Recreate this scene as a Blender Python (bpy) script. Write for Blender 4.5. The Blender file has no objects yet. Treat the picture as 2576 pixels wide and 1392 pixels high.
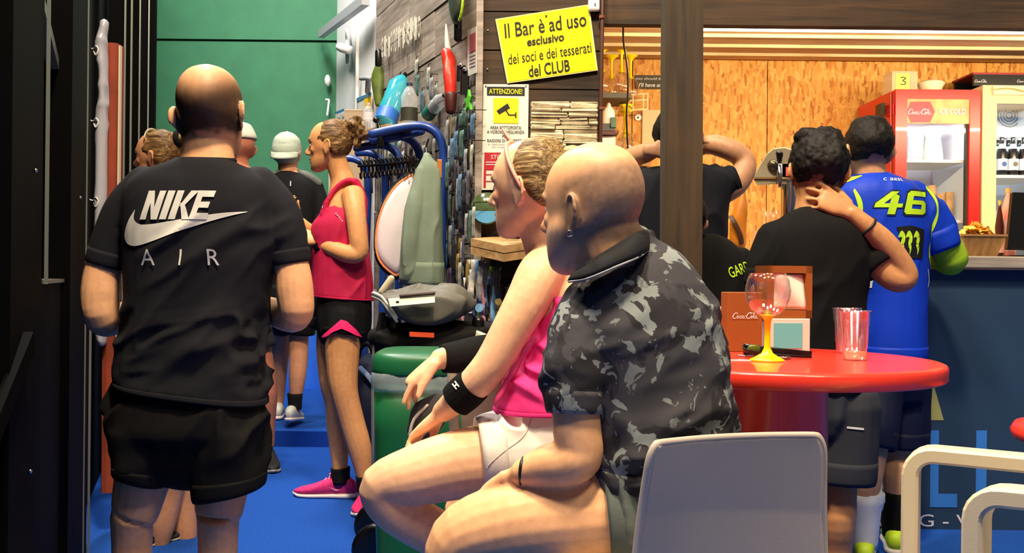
import bpy, bmesh, math, random
import numpy as np
from mathutils import Vector, Matrix, Euler
from mathutils.bvhtree import BVHTree
random.seed(7)
# ------------------------------------------------------------------ camera
F, CX, CY, CAMZ, ROLL = 2400.0, 1288.0, 696.0, 1.05, math.radians(0.6)
scn = bpy.context.scene
COL = scn.collection
cam_d = bpy.data.cameras.new('camera'); cam = bpy.data.objects.new('camera', cam_d); COL.objects.link(cam)
cam_d.sensor_width = 36.0; cam_d.lens = 36.0 * F / 2576.0; cam_d.clip_start = 0.05; cam_d.clip_end = 100
cam.matrix_world = Matrix.Translation((0, 0, CAMZ)) @ Matrix.Rotation(math.radians(90), 4, 'X') @ Matrix.Rotation(ROLL, 4, 'Z')
scn.camera = cam
# ------------------------------------------------------------------ world, lights, exposure
scn.view_settings.view_transform = 'Standard'; scn.view_settings.look = 'None'
scn.view_settings.gamma = 1.0; scn.view_settings.use_curve_mapping = False
scn.view_settings.exposure = 0.0
w = bpy.data.worlds.new('hall_air'); scn.world = w; w.use_nodes = True
w.node_tree.nodes['Background'].inputs[0].default_value = (0.50, 0.55, 0.75, 1)
w.node_tree.nodes['Background'].inputs[1].default_value = 0.13
def area(name, loc, aim, power, size, col, sy=None):
    l = bpy.data.lights.new(name, 'AREA'); l.energy = power; l.color = col
    l.size = size
    if sy: l.shape = 'RECTANGLE'; l.size_y = sy
    o = bpy.data.objects.new(name, l); COL.objects.link(o); o.location = loc
    o.rotation_euler = (Vector(aim) - Vector(loc)).to_track_quat('-Z', 'Y').to_euler()
    return o
# lamps of the sports hall's high ceiling, all above the picture
area('ceiling_lamp_table_offscreen', (0.25, 0.6, 6.0), (0.2, 2.1, 0.6), 470, 0.5, (1, .79, .52))
area('ceiling_lamp_entry_offscreen', (-1.3, 0.46, 6.0), (-0.9, 2.9, 0.6), 310, 0.8, (1, .82, .60))
area('ceiling_lamp_corridor_offscreen', (-2.0, 5.6, 6.0), (-1.9, 5.8, 0), 290, 0.9, (1, .96, .90))
area('ceiling_lamp_wall_offscreen', (-1.55, 2.95, 6.0), (-0.5, 4.9, 1.2), 245, 0.7, (1, .93, .82))
area('ceiling_lamp_rear_offscreen', (1.87, -0.8, 6.0), (1.6, 3.0, 0.6), 165, 1.0, (1, .82, .60))
# ------------------------------------------------------------------ helpers
def P(px, py, d):
    u, v = px - CX, py - CY
    c, s = math.cos(ROLL), math.sin(ROLL)
    return Vector(((u * c + v * s) / F * d, d, CAMZ - (v * c - u * s) / F * d))
def lin(c):
    if isinstance(c, str):
        c = [int(c[i:i + 2], 16) / 255 for i in (0, 2, 4)]
    return tuple(x / 12.92 if x <= .04045 else ((x + .055) / 1.055) ** 2.4 for x in c[:3])
MATS = {}
def mat(name, col, rough=.55, metal=0, var=0, scale=12, bump=0, bscale=60, coat=0, trans=0, ior=1.45, emis=0, alpha=1, spec=.5, stretch=(1, 1, 1), sheen=0, coord='Object'):
    if name in MATS: return MATS[name]
    m = bpy.data.materials.new(name); m.use_nodes = True; MATS[name] = m
    nt = m.node_tree; b = nt.nodes['Principled BSDF']; L = nt.links
    c = (*lin(col), 1)
    I = b.inputs
    I['Base Color'].default_value = c; I['Roughness'].default_value = rough; I['Metallic'].default_value = metal
    I['Specular IOR Level'].default_value = spec; I['IOR'].default_value = ior
    I['Coat Weight'].default_value = coat; I['Transmission Weight'].default_value = trans; I['Alpha'].default_value = alpha
    if sheen: I['Sheen Weight'].default_value = sheen
    if emis: I['Emission Color'].default_value = c; I['Emission Strength'].default_value = emis
    if var or bump:
        tc = nt.nodes.new('ShaderNodeTexCoord'); mp = nt.nodes.new('ShaderNodeMapping'); mp.inputs['Scale'].default_value = stretch
        L.new(tc.outputs[coord], mp.inputs[0])
    if var:
        n = nt.nodes.new('ShaderNodeTexNoise'); n.inputs['Scale'].default_value = scale; n.inputs['Detail'].default_value = 5
        L.new(mp.outputs[0], n.inputs['Vector'])
        r = nt.nodes.new('ShaderNodeValToRGB')
        r.color_ramp.elements[0].position = .3; r.color_ramp.elements[1].position = .72
        r.color_ramp.elements[0].color = (*[x * (1 - var) for x in c[:3]], 1)
        r.color_ramp.elements[1].color = (*[min(1, x * (1 + var)) for x in c[:3]], 1)
        L.new(n.outputs[0], r.inputs[0]); L.new(r.outputs[0], I['Base Color'])
    if bump:
        n = nt.nodes.new('ShaderNodeTexNoise'); n.inputs['Scale'].default_value = bscale; n.inputs['Detail'].default_value = 4
        L.new(mp.outputs[0], n.inputs['Vector'])
        bp = nt.nodes.new('ShaderNodeBump'); bp.inputs['Strength'].default_value = bump; bp.inputs['Distance'].default_value = .01
        L.new(n.outputs[0], bp.inputs['Height']); L.new(bp.outputs[0], I['Normal'])
    return m
def vcmat(name, rough=.5, sss=0, bump=0, bscale=200, var=.0, scale=60, spec=.5, sheen=0):
    """material that takes its colour from the mesh's own colour attribute"""
    if name in MATS: return MATS[name]
    m = mat(name, (1, 1, 1), rough, bump=bump, bscale=bscale, spec=spec, sheen=sheen)
    nt = m.node_tree; b = nt.nodes['Principled BSDF']
    a = nt.nodes.new('ShaderNodeAttribute'); a.attribute_name = 'Col'
    out = a.outputs['Color']
    if var:
        n = nt.nodes.new('ShaderNodeTexNoise'); n.inputs['Scale'].default_value = scale; n.inputs['Detail'].default_value = 6
        tc = nt.nodes.new('ShaderNodeTexCoord'); nt.links.new(tc.outputs['Object'], n.inputs['Vector'])
        mr = nt.nodes.new('ShaderNodeMapRange'); mr.inputs[1].default_value = .3; mr.inputs[2].default_value = .7
        mr.inputs[3].default_value = 1 - var; mr.inputs[4].default_value = 1 + var
        nt.links.new(n.outputs[0], mr.inputs[0])
        mx = nt.nodes.new('ShaderNodeVectorMath'); mx.operation = 'SCALE'
        n2 = nt.nodes.new('ShaderNodeTexNoise'); n2.inputs['Scale'].default_value = scale * 11; n2.inputs['Detail'].default_value = 2; nt.links.new(tc.outputs['Object'], n2.inputs['Vector'])
        m2 = nt.nodes.new('ShaderNodeMapRange'); m2.inputs[1].default_value = .3; m2.inputs[2].default_value = .7; m2.inputs[3].default_value = 1 - var; m2.inputs[4].default_value = 1 + var; nt.links.new(n2.outputs[0], m2.inputs[0])
        mm = nt.nodes.new('ShaderNodeMath'); mm.operation = 'MULTIPLY'; nt.links.new(mr.outputs[0], mm.inputs[0]); nt.links.new(m2.outputs[0], mm.inputs[1])
        nt.links.new(out, mx.inputs[0]); nt.links.new(mm.outputs[0], mx.inputs['Scale']); out = mx.outputs[0]
    nt.links.new(out, b.inputs['Base Color'])
    if sss:
        b.inputs['Subsurface Weight'].default_value = sss; b.inputs['Subsurface Radius'].default_value = (.012, .005, .003); b.inputs['Subsurface Scale'].default_value = 1
    return m
def tag(o, label=None, cat=None, group=None, kind=None):
    if label: o['label'] = label
    if cat: o['category'] = cat
    if group: o['group'] = group
    if kind: o['kind'] = kind
    return o
def wt(o):
    v = Vector((0, 0, 0))
    while o is not None: v += o.location; o = o.parent
    return v
def thing(name, loc, label, cat, group=None, kind=None):
    o = bpy.data.objects.new(name, None); COL.objects.link(o); o.location = loc; o.empty_display_size = .1
    return tag(o, label, cat, group, kind)
def ob(name, me, m=None, parent=None, loc=None, smooth=False):
    """link mesh `me` (world coordinates unless loc is given) as one object"""
    o = bpy.data.objects.new(name, me); COL.objects.link(o)
    if m is not None and not me.materials: me.materials.append(m)
    if parent is not None:
        o.parent = parent
        o.location = (loc if loc is not None else -wt(parent))
    elif loc is not None: o.location = loc
    if smooth:
        me.polygons.foreach_set('use_smooth', [True] * len(me.polygons))
    return o
def mesh(vf, name='mesh'):
    me = bpy.data.meshes.new(name); me.from_pydata([tuple(v) for v in vf[0]], [], vf[1]); me.update(); return me
def join(*gs):
    V, Fc = [], []
    for g in gs:
        o = len(V); V += [Vector(v) for v in g[0]]; Fc += [tuple(i + o for i in f) for f in g[1]]
    return V, Fc
def xf(g, M): return [M @ Vector(v) for v in g[0]], g[1]
def boxg(c, s, rot=None, bev=0):
    """box geometry; centre, full size, rotation matrix, bevel"""
    x, y, z = s[0] / 2, s[1] / 2, s[2] / 2
    if bev:
        bm = bmesh.new(); bmesh.ops.create_cube(bm, size=1)
        bmesh.ops.scale(bm, vec=s, verts=bm.verts)
        bmesh.ops.bevel(bm, geom=list(bm.edges), offset=min(bev, min(s) * .45), segments=2, affect='EDGES', profile=.5)
        V = [v.co.copy() for v in bm.verts]; bm.verts.index_update()
        Fc = [tuple(v.index for v in f.verts) for f in bm.faces]; bm.free()
    else:
        V = [Vector((a * x, b * y, d * z)) for a in (-1, 1) for b in (-1, 1) for d in (-1, 1)]
        Fc = [(0, 1, 3, 2), (4, 6, 7, 5), (0, 4, 5, 1), (2, 3, 7, 6), (0, 2, 6, 4), (1, 5, 7, 3)]
    c = Vector(c)
    if rot is not None: V = [rot @ v for v in V]
    return [v + c for v in V], Fc
def box(name, c, s, m, parent=None, rot=None, bev=0, smooth=False):
    return ob(name, mesh(boxg(c, s, rot, bev), name), m, parent, smooth=smooth)
def beam2(a, b, wdt, hgt, up=(0, 0, 1)):
    """box geometry running from a to b"""
    a, b = Vector(a), Vector(b); t = (b - a); L = t.length; t.normalize()
    x = t.cross(Vector(up)).normalized(); z = x.cross(t)
    M = Matrix((x, t, z)).transposed()
    return boxg((a + b) / 2, (wdt, L, hgt), M)
def catmull(A, k):
    A = np.asarray(A, float); n = len(A)
    if n < 3 or k < 2:
        return A if k < 2 else np.array([A[i] + (A[i + 1] - A[i]) * j / k for i in range(n - 1) for j in range(k)] + [A[-1]])
    out = []
    for i in range(n - 1):
        p0, p1, p2, p3 = A[max(i - 1, 0)], A[i], A[i + 1], A[min(i + 2, n - 1)]
        if i == 0: p0 = 2 * p1 - p2
        if i == n - 2: p3 = 2 * p2 - p1
        for j in range(k):
            t = j / k
            out.append(.5 * ((2 * p1) + (-p0 + p2) * t + (2 * p0 - 5 * p1 + 4 * p2 - p3) * t * t + (-p0 + 3 * p1 - 3 * p2 + p3) * t ** 3))
    out.append(A[-1]); return np.array(out)
def rings_to_geom(R, caps=('flat', 'flat')):
    """R: list of rings, each a list of n points"""
    n = len(R[0]); V = []; Fc = []
    R = [list(map(Vector, r)) for r in R]
    def cap(ring, nxt, kind):
        c = sum(ring, Vector()) / n; c2 = sum(nxt, Vector()) / n
        d = (c - c2); d = d.normalized() if d.length > 1e-9 else Vector((0, 0, 1))
        rad = sum((p - c).length for p in ring) / n
        if kind == 'round':
            return [[c + (p - c) * math.cos(a) + d * rad * math.sin(a) * .8 for p in ring] for a in (.5, 1.0, 1.35)]
        if kind == 'dome':
            return [[c + (p - c) * k + d * rad * h for p in ring] for k, h in ((.75, .10), (.45, .17), (.15, .2))]
        if kind in ('open', 'opened'):
            k = max(.55, 1 - .012 / max(rad, 1e-4))
            return [[c + (p - c) * k for p in ring], [c + (p - c) * k - d * .03 for p in ring]]
        return []
    R = cap(R[0], R[1], caps[0])[::-1] + R + cap(R[-1], R[-2], caps[1])
    for r in R: V += r
    for i in range(len(R) - 1):
        for j in range(n):
            a, b = i * n + j, i * n + (j + 1) % n
            Fc.append((a, b, b + n, a + n))
    Fc.append(tuple(range(n - 1, -1, -1))); o = (len(R) - 1) * n; Fc.append(tuple(o + j for j in range(n)))
    return V, Fc
def ell(t, e):
    c, s = math.cos(t), math.sin(t)
    return math.copysign(abs(c) ** (2 / e), c), math.copysign(abs(s) ** (2 / e), s)
class Geo(tuple): hem = None
def loft(rings, n=24, k=4, e=2.2, caps=('round', 'round')):
    """rings: (centre, lateral half vector, depth half vector); an 'open' end gets a crisp hem of its own"""
    if caps[1] == 'open':
        mixr = lambda t: tuple(Vector(a).lerp(Vector(b), t) for a, b in zip(rings[-2], rings[-1]))
        g = Geo(loft(rings[:-1] + [mixr(.78)], n, k, e, (caps[0], 'flat')))
        grow = lambda r: (r[0], Vector(r[1]) * (1 + .0018 / Vector(r[1]).length), Vector(r[2]) * (1 + .0018 / Vector(r[2]).length))
        T = [ell(2 * math.pi * j / 72, e) for j in range(72)]; rr = []
        for t in (.45, .6, .75, .9, 1.0):
            c, a, b = grow(mixr(t)); rr.append([Vector(c) + a * x + b * y for x, y in T])
        g.hem = rings_to_geom(rr, ('flat', 'open')); return g
    A = catmull([[*c, *a, *b] for c, a, b in rings], k)
    T = [ell(2 * math.pi * j / n, e) for j in range(n)]
    R = [[Vector(r[:3]) + Vector(r[3:6]) * x + Vector(r[6:9]) * y for x, y in T] for r in A]
    return rings_to_geom(R, caps)
def tube(pts, rad, n=14, k=4, caps=('round', 'round'), ref=None, e=2.0):
    if not isinstance(rad, (list, tuple)): rad = [rad] * len(pts)
    if caps[1] == 'open':
        pts = [Vector(p) for p in pts]; rad = [(x, x) if not isinstance(x, (tuple, list)) else x for x in rad]
        pm = lambda t: pts[-2].lerp(pts[-1], t); rm = lambda t, o=0: tuple(a + (b - a) * t + o for a, b in zip(rad[-2], rad[-1]))
        g = Geo(tube(pts[:-1] + [pm(.78)], rad[:-1] + [rm(.78)], n, k, (caps[0], 'flat'), ref, e))
        A = tube([pm(t) for t in (.3, .5, .7, .85, 1)], [rm(t, .0018) for t in (.3, .5, .7, .85, 1)], 48, 1, ('flat', 'opened'), ref if ref is not None else ((1, 0, 0) if abs((pts[1] - pts[0]).normalized().x) < .8 else (0, 1, 0)), e)
        g.hem = A; return g
    rr = [(x, x) if not isinstance(x, (tuple, list)) else x for x in rad]
    A = catmull([[*p, *r] for p, r in zip(pts, rr)], k)
    C = [Vector(a[:3]) for a in A]; T = []
    for i in range(len(C)):
        t = C[min(i + 1, len(C) - 1)] - C[max(i - 1, 0)]
        T.append(t.normalized() if t.length > 1e-9 else (T[-1] if T else Vector((0, 0, 1))))
    u = Vector(ref) if ref is not None else (Vector((1, 0, 0)) if abs(T[0].x) < .8 else Vector((0, 1, 0)))
    E = [ell(2 * math.pi * j / n, e) for j in range(n)]
    R = []
    for i, c in enumerate(C):
        t = T[i]; u = (u - t * u.dot(t)); u.normalize(); v = t.cross(u)
        R.append([c + u * (x * A[i][3]) + v * (y * A[i][4]) for x, y in E])
    return rings_to_geom(R, caps)
def ball(c, r, M=None, n=18, h=10):
    r = (r, r, r) if not isinstance(r, (tuple, list)) else r
    R = []
    for i in range(1, h):
        a = math.pi * i / h - math.pi / 2
        R.append([Vector((math.cos(2 * math.pi * j / n) * math.cos(a) * r[0], math.sin(2 * math.pi * j / n) * math.cos(a) * r[1], math.sin(a) * r[2])) for j in range(n)])
    V, Fc = rings_to_geom(R)
    c = Vector(c)
    if M is not None: V = [M @ v for v in V]
    return [v + c for v in V], Fc
def lathe(prof, c=(0, 0, 0), n=32, caps=True, axis=None):
    """prof: list of (radius, z)"""
    R = [[Vector((max(r, 1e-5) * math.cos(2 * math.pi * j / n), max(r, 1e-5) * math.sin(2 * math.pi * j / n), z)) for j in range(n)] for r, z in prof]
    V, Fc = rings_to_geom(R)
    if not caps: Fc = Fc[:-2]
    if axis is not None:
        q = Vector((0, 0, 1)).rotation_difference(Vector(axis)); V = [q @ v for v in V]
    c = Vector(c); return [v + c for v in V], Fc
def shell(fn, nu, nv, th):
    """curved sheet with thickness: fn(u,v)->point, offset along its normal"""
    G = [[Vector(fn(i / nu, j / nv)) for j in range(nv + 1)] for i in range(nu + 1)]
    N = []
    for i in range(nu + 1):
        row = []
        for j in range(nv + 1):
            a = G[min(i + 1, nu)][j] - G[max(i - 1, 0)][j]; b = G[i][min(j + 1, nv)] - G[i][max(j - 1, 0)]
            nn = a.cross(b); row.append(nn.normalized() if nn.length > 1e-12 else Vector((0, 1, 0)))
        N.append(row)
    V = [G[i][j] + N[i][j] * th / 2 for i in range(nu + 1) for j in range(nv + 1)] + [G[i][j] - N[i][j] * th / 2 for i in range(nu + 1) for j in range(nv + 1)]
    w_ = nv + 1; o = (nu + 1) * w_; Fc = []
    for i in range(nu):
        for j in range(nv):
            a = i * w_ + j; Fc.append((a, a + w_, a + w_ + 1, a + 1)); Fc.append((o + a, o + a + 1, o + a + w_ + 1, o + a + w_))
    def side(I):
        for a, b in zip(I, I[1:]): Fc.append((a, b, b + o, a + o))
    side([j for j in range(nv + 1)]); side([nu * w_ + j for j in range(nv, -1, -1)])
    side([i * w_ for i in range(nu, -1, -1)]); side([i * w_ + nv for i in range(nu + 1)])
    return V, Fc
# ---- numpy noise for cloth and skin
def vnoise(p, seed=0):
    p = np.asarray(p); i = np.floor(p).astype(np.int64); f = p - i; u = f * f * (3 - 2 * f); r = 0
    def h(a):
        x = (a[:, 0] * 374761393 + a[:, 1] * 668265263 + a[:, 2] * 2147483647 + seed * 144665) & 0xffffffff
        x = ((x ^ (x >> 13)) * 1274126177) & 0xffffffff
        return ((x ^ (x >> 16)) & 0xffff) / 65535.0
    for dx in (0, 1):
        for dy in (0, 1):
            for dz in (0, 1):
                wgt = (u[:, 0] if dx else 1 - u[:, 0]) * (u[:, 1] if dy else 1 - u[:, 1]) * (u[:, 2] if dz else 1 - u[:, 2])
                r = r + wgt * h(i + np.array([dx, dy, dz]))
    return r
def wrinkles(amp, freq=22, along=(1, 0, .25), stretch=.22, seed=1, mask=None, soft=.4):
    al = np.array(Vector(along).normalized())
    def f(co, no):
        t = co @ al
        q = co - np.outer(t, al) * (1 - stretch)
        q = q + .02 * np.stack([vnoise(co * 9, seed + k) - .5 for k in range(3)], 1)
        a = vnoise(q * freq, seed + 5); b = vnoise(q * freq * 2.1, seed + 9)
        rd = (1 - np.abs(2 * a - 1)) ** 3.4 * (1 - soft) * 1.35 + soft * b
        m_ = np.clip(vnoise(co * 6, seed + 13) * 1.9 - .45, 0, 1)
        if mask is not None: m_ = m_ * mask(co)
        return co + no * (amp * (rd - .35) * m_)[:, None]
    return f
def chain(*fs):
    def f(co, no):
        for g in fs: co = g(co, no)
        return co
    return f
def solid(geoms, voxel=.006, smooth=3, disp=None, color=None):
    relax = disp is not None and color is None
    """union of closed shapes as one continuous surface"""
    hems = [x.hem for x in geoms if getattr(x, 'hem', None)]
    g = join(*geoms); me = mesh(g, 'tmp'); o = bpy.data.objects.new('tmp', me); COL.objects.link(o)
    bm = bmesh.new(); bm.from_mesh(me); bmesh.ops.recalc_face_normals(bm, faces=bm.faces); bm.to_mesh(me); bm.free()
    r = o.modifiers.new('r', 'REMESH'); r.mode = 'VOXEL'; r.voxel_size = voxel; r.adaptivity = 0
    if smooth: s = o.modifiers.new('s', 'SMOOTH'); s.iterations = smooth; s.factor = .5
    bpy.context.view_layer.update()
    dg = bpy.context.evaluated_depsgraph_get()
    out = bpy.data.meshes.new_from_object(o.evaluated_get(dg))
    bpy.data.objects.remove(o); bpy.data.meshes.remove(me)
    if hems:
        bm = bmesh.new(); bm.from_mesh(out); hm = mesh(join(*hems), 'hem'); b2 = bmesh.new(); b2.from_mesh(hm); bmesh.ops.recalc_face_normals(b2, faces=b2.faces); b2.to_mesh(hm); b2.free()
        bm.from_mesh(hm); bm.to_mesh(out); bm.free(); bpy.data.meshes.remove(hm); out.update()
    finish(out, disp, color, 2 if relax else 0); return out
def finish(out, disp=None, color=None, relax=0):
    n = len(out.vertices); co = np.empty(n * 3, np.float32); out.vertices.foreach_get('co', co); co = co.reshape(-1, 3).astype(float)
    if disp is not None:
        no = np.empty(n * 3, np.float32); out.vertex_normals.foreach_get('vector', no); no = no.reshape(-1, 3)
        co2 = disp(co, no)
        if relax:
            ed = np.empty(len(out.edges) * 2, np.int32); out.edges.foreach_get('vertices', ed); ed = ed.reshape(-1, 2); deg = np.bincount(ed.ravel(), minlength=n)[:, None].clip(1)
            for _ in range(relax):
                acc = np.zeros_like(co2)
                for k in range(3): acc[:, k] = np.bincount(ed[:, 0], co2[ed[:, 1], k], n) + np.bincount(ed[:, 1], co2[ed[:, 0], k], n)
                co2 = co2 * .45 + .55 * acc / deg
        out.vertices.foreach_set('co', co2.astype(np.float32).ravel()); out.update()
    if color is not None:
        c = np.ones((n, 4), np.float32); c[:, :3] = color(co)
        a = out.color_attributes.new('Col', 'FLOAT_COLOR', 'POINT'); a.data.foreach_set('color', c.ravel())
    out.polygons.foreach_set('use_smooth', [True] * len(out.polygons))
# ---- lettering
def text2d(s, size=1, shear=0, bold=0, align='CENTER', spacing=1, xs=1):
    cu = bpy.data.curves.new('t', 'FONT'); cu.body = s; cu.size = size; cu.shear = shear; cu.offset = bold; cu.align_x = align; cu.align_y = 'CENTER'
    cu.space_character = spacing; cu.resolution_u = 3
    o = bpy.data.objects.new('t', cu); COL.objects.link(o); bpy.context.view_layer.update()
    me = bpy.data.meshes.new_from_object(o.evaluated_get(bpy.context.evaluated_depsgraph_get()))
    V = [Vector((v.co.x * xs, v.co.y, 0)) for v in me.vertices]; Fc = [tuple(p.vertices) for p in me.polygons]
    bpy.data.objects.remove(o); bpy.data.curves.remove(cu); bpy.data.meshes.remove(me)
    return V, Fc
def fit2d(g, w_, h_=None):
    """scale and centre a flat shape to width w_ (and height h_)"""
    xs = [v.x for v in g[0]]; ys = [v.y for v in g[0]]
    cx, cy = (min(xs) + max(xs)) / 2, (min(ys) + max(ys)) / 2; sx = w_ / (max(xs) - min(xs)); sy = h_ / (max(ys) - min(ys)) if h_ else sx
    return [Vector(((v.x - cx) * sx, (v.y - cy) * sy, 0)) for v in g[0]], g[1]
def poly2d(pts): return [Vector((x, y, 0)) for x, y in pts], [tuple(range(len(pts)))]
def ribbon2d(pts, wd, k=6):
    """brush stroke of varying width along flat points"""
    wd = wd if isinstance(wd, (list, tuple)) else [wd] * len(pts)
    A = catmull([[x, y, w_] for (x, y), w_ in zip(pts, wd)], k); V = []; Fc = []
    for i, a in enumerate(A):
        t = A[min(i + 1, len(A) - 1)][:2] - A[max(i - 1, 0)][:2]; t = t / (np.linalg.norm(t) + 1e-9)
        nn = np.array([-t[1], t[0]]) * a[2] / 2
        V += [Vector((*(a[:2] + nn), 0)), Vector((*(a[:2] - nn), 0))]
        if i: b = 2 * i; Fc.append((b - 2, b - 1, b + 1, b))
    return V, Fc
def circ2d(cx, cy, rx, ry, wd, a0=0, a1=360, n=14):
    return ribbon2d([(cx + rx * math.cos(math.radians(a0 + (a1 - a0) * i / n)), cy + ry * math.sin(math.radians(a0 + (a1 - a0) * i / n))) for i in range(n + 1)], wd, 1)
def flat(name, g, o, rt, up, m, parent=None, lift=.0015):
    """flat print lying on the plane through o spanned by rt, up"""
    o, rt, up = Vector(o), Vector(rt).normalized(), Vector(up).normalized(); n = rt.cross(up)
    return ob(name, mesh(([o + rt * v.x + up * v.y + n * lift for v in g[0]], g[1]), name), m, parent)
def decal(name, g, o, rt, up, target, m, parent=None, cell=.0055, lift=.003):
    """print wrapped onto a cloth mesh: cut into cells, then pressed along the view of its own plane"""
    bm = bmesh.new(); vs = [bm.verts.new((v.x, v.y, 0)) for v in g[0]]
    for f in g[1]:
        try: bm.faces.new([vs[i] for i in f])
        except ValueError: pass
    bmesh.ops.triangulate(bm, faces=bm.faces[:])
    xs = [v.co.x for v in bm.verts]; ys = [v.co.y for v in bm.verts]
    for ax, lo, hi in ((0, min(xs), max(xs)), (1, min(ys), max(ys))):
        t = lo + cell
        while t < hi:
            co = [0, 0, 0]; co[ax] = t; nn = [0, 0, 0]; nn[ax] = 1
            bmesh.ops.bisect_plane(bm, geom=bm.verts[:] + bm.edges[:] + bm.faces[:], plane_co=co, plane_no=nn); t += cell
    o, rt, up = Vector(o), Vector(rt).normalized(), Vector(up).normalized(); n = rt.cross(up).normalized()
    bv = BVHTree.FromPolygons([v.co.copy() for v in target.vertices], [tuple(p.vertices) for p in target.polygons])
    last = 0
    for v in bm.verts:
        p = o + rt * v.co.x + up * v.co.y
        h = bv.ray_cast(p + n * .35, -n, .8)
        if h[0] is not None: v.co = h[0] + n * lift
        else: v.co = p
    me = bpy.data.meshes.new(name); bm.to_mesh(me); bm.free()
    return ob(name, me, m, parent, smooth=True)
def script_logo():
    """flowing white script: big C, o, c, a, dash, C, o, l, a"""
    G = []
    bigC = [(.95, .62), (1.02, .86), (.78, .98), (.42, .78), (.16, .38), (.2, .04), (.52, -.04), (.86, .2)]
    G.append(ribbon2d(bigC, [.05, .1, .1, .14, .17, .15, .1, .04]))
    G.append(circ2d(1.08, .2, .17, .22, .11)); G.append(circ2d(1.62, .2, .2, .22, .11, 40, 330))
    G.append(circ2d(2.06, .2, .18, .22, .11)); G.append(ribbon2d([(2.26, .44), (2.22, .1), (2.36, -.02), (2.5, .14)], [.1, .1, .08, .04]))
    G.append(ribbon2d([(2.46, .36), (2.62, .40)], .09))
    G.append(ribbon2d([(x + 2.62, y) for x, y in bigC[:7]] + [(3.5, .1), (3.9, .5)], [.05, .1, .1, .14, .17, .15, .12, .09, .03]))
    G.append(ribbon2d([(2.9, .8), (3.4, 1.05), (3.9, .95), (4.25, 1.02)], [.03, .09, .08, .03]))
    G.append(circ2d(3.72, .2, .17, .22, .11)); G.append(ribbon2d([(4.05, .1), (4.28, .82), (4.16, .9), (4.06, .3), (4.14, 0), (4.3, .12)], [.05, .08, .09, .11, .1, .04]))
    G.append(circ2d(4.5, .2, .18, .22, .11)); G.append(ribbon2d([(4.7, .44), (4.66, .1), (4.8, -.02), (4.95, .14)], [.1, .1, .08, .04]))
    return join(*[[g[0], g[1]] for g in G])
# ================================================================== materials of the place
def nodes(m): return m.node_tree.nodes, m.node_tree.links, m.node_tree.nodes['Principled BSDF']
def osb_mat():
    m = mat('osb', 'd89a3f', .6); N, L, b = nodes(m)
    tc = N.new('ShaderNodeTexCoord'); prev = None
    for k, (ang, sc, pos) in enumerate(((.25, 9, .0), (1.2, 10, .48), (-.5, 8, .52))):
        mp = N.new('ShaderNodeMapping'); mp.inputs['Rotation'].default_value = (0, ang, 0); mp.inputs['Scale'].default_value = (sc * 6.6, sc, sc * 1.6)
        L.new(tc.outputs['Object'], mp.inputs[0])
        nz = N.new('ShaderNodeTexNoise'); nz.inputs['Scale'].default_value = 2; L.new(mp.outputs[0], nz.inputs['Vector'])
        ad = N.new('ShaderNodeVectorMath'); ad.operation = 'MULTIPLY_ADD'; ad.inputs[1].default_value = (.5, .5, .5)
        L.new(nz.outputs['Color'], ad.inputs[0]); L.new(mp.outputs[0], ad.inputs[2])
        v = N.new('ShaderNodeTexVoronoi'); v.inputs['Scale'].default_value = 1; L.new(ad.outputs[0], v.inputs['Vector'])
        r = N.new('ShaderNodeValToRGB'); el = r.color_ramp.elements
        el[0].color = (*lin('9c5a18'), 1); el[0].position = 0
        el[1].color = (*lin('e6b566'), 1); el[1].position = 1
        for p, c in ((.14, 'b06a1e'), (.35, 'd0903a'), (.7, 'dda34e')):
            q = el.new(p); q.color = (*lin(c), 1)
        L.new(v.outputs['Color'], r.inputs[0])
        if prev is None: prev = r.outputs[0]
        else:
            sn = N.new('ShaderNodeTexNoise'); sn.inputs['Scale'].default_value = 5 + 3 * k; L.new(tc.outputs['Object'], sn.inputs['Vector'])
            st = N.new('ShaderNodeMath'); st.operation = 'GREATER_THAN'; st.inputs[1].default_value = pos; L.new(sn.outputs[0], st.inputs[0])
            mx = N.new('ShaderNodeMix'); mx.data_type = 'RGBA'; L.new(st.outputs[0], mx.inputs[0]); L.new(prev, mx.inputs[6]); L.new(r.outputs[0], mx.inputs[7]); prev = mx.outputs[2]
    L.new(prev, b.inputs['Base Color']); return m
def wood_mat(name, dark, light, axis='X', rough=.6, scale=1.0, bump=.25):
    m = mat(name, light, rough); N, L, b = nodes(m)
    tc = N.new('ShaderNodeTexCoord'); mp = N.new('ShaderNodeMapping')
    s = {'X': (2, 30, 30), 'Z': (30, 30, 2), 'Y': (30, 2, 30)}[axis]; mp.inputs['Scale'].default_value = [x * scale for x in s]
    L.new(tc.outputs['Object'], mp.inputs[0])
    n = N.new('ShaderNodeTexNoise'); n.inputs['Scale'].default_value = 1; n.inputs['Detail'].default_value = 6; n.inputs['Distortion'].default_value = .6
    L.new(mp.outputs[0], n.inputs['Vector'])
    n2 = N.new('ShaderNodeTexNoise'); n2.inputs['Scale'].default_value = 3.5; L.new(tc.outputs['Object'], n2.inputs['Vector'])
    ad = N.new('ShaderNodeMath'); ad.operation = 'MULTIPLY_ADD'; ad.inputs[1].default_value = .5; L.new(n2.outputs[0], ad.inputs[0]); L.new(n.outputs[0], ad.inputs[2])
    r = N.new('ShaderNodeValToRGB'); r.color_ramp.elements[0].position = .5; r.color_ramp.elements[1].position = 1.0
    r.color_ramp.elements[0].color = (*lin(dark), 1); r.color_ramp.elements[1].color = (*lin(light), 1)
    L.new(ad.outputs[0], r.inputs[0]); L.new(r.outputs[0], b.inputs['Base Color'])
    bp = N.new('ShaderNodeBump'); bp.inputs['Strength'].default_value = bump; bp.inputs['Distance'].default_value = .01
    L.new(n.outputs[0], bp.inputs['Height']); L.new(bp.outputs[0], b.inputs['Normal']); return m
M_osb = osb_mat()
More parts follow.
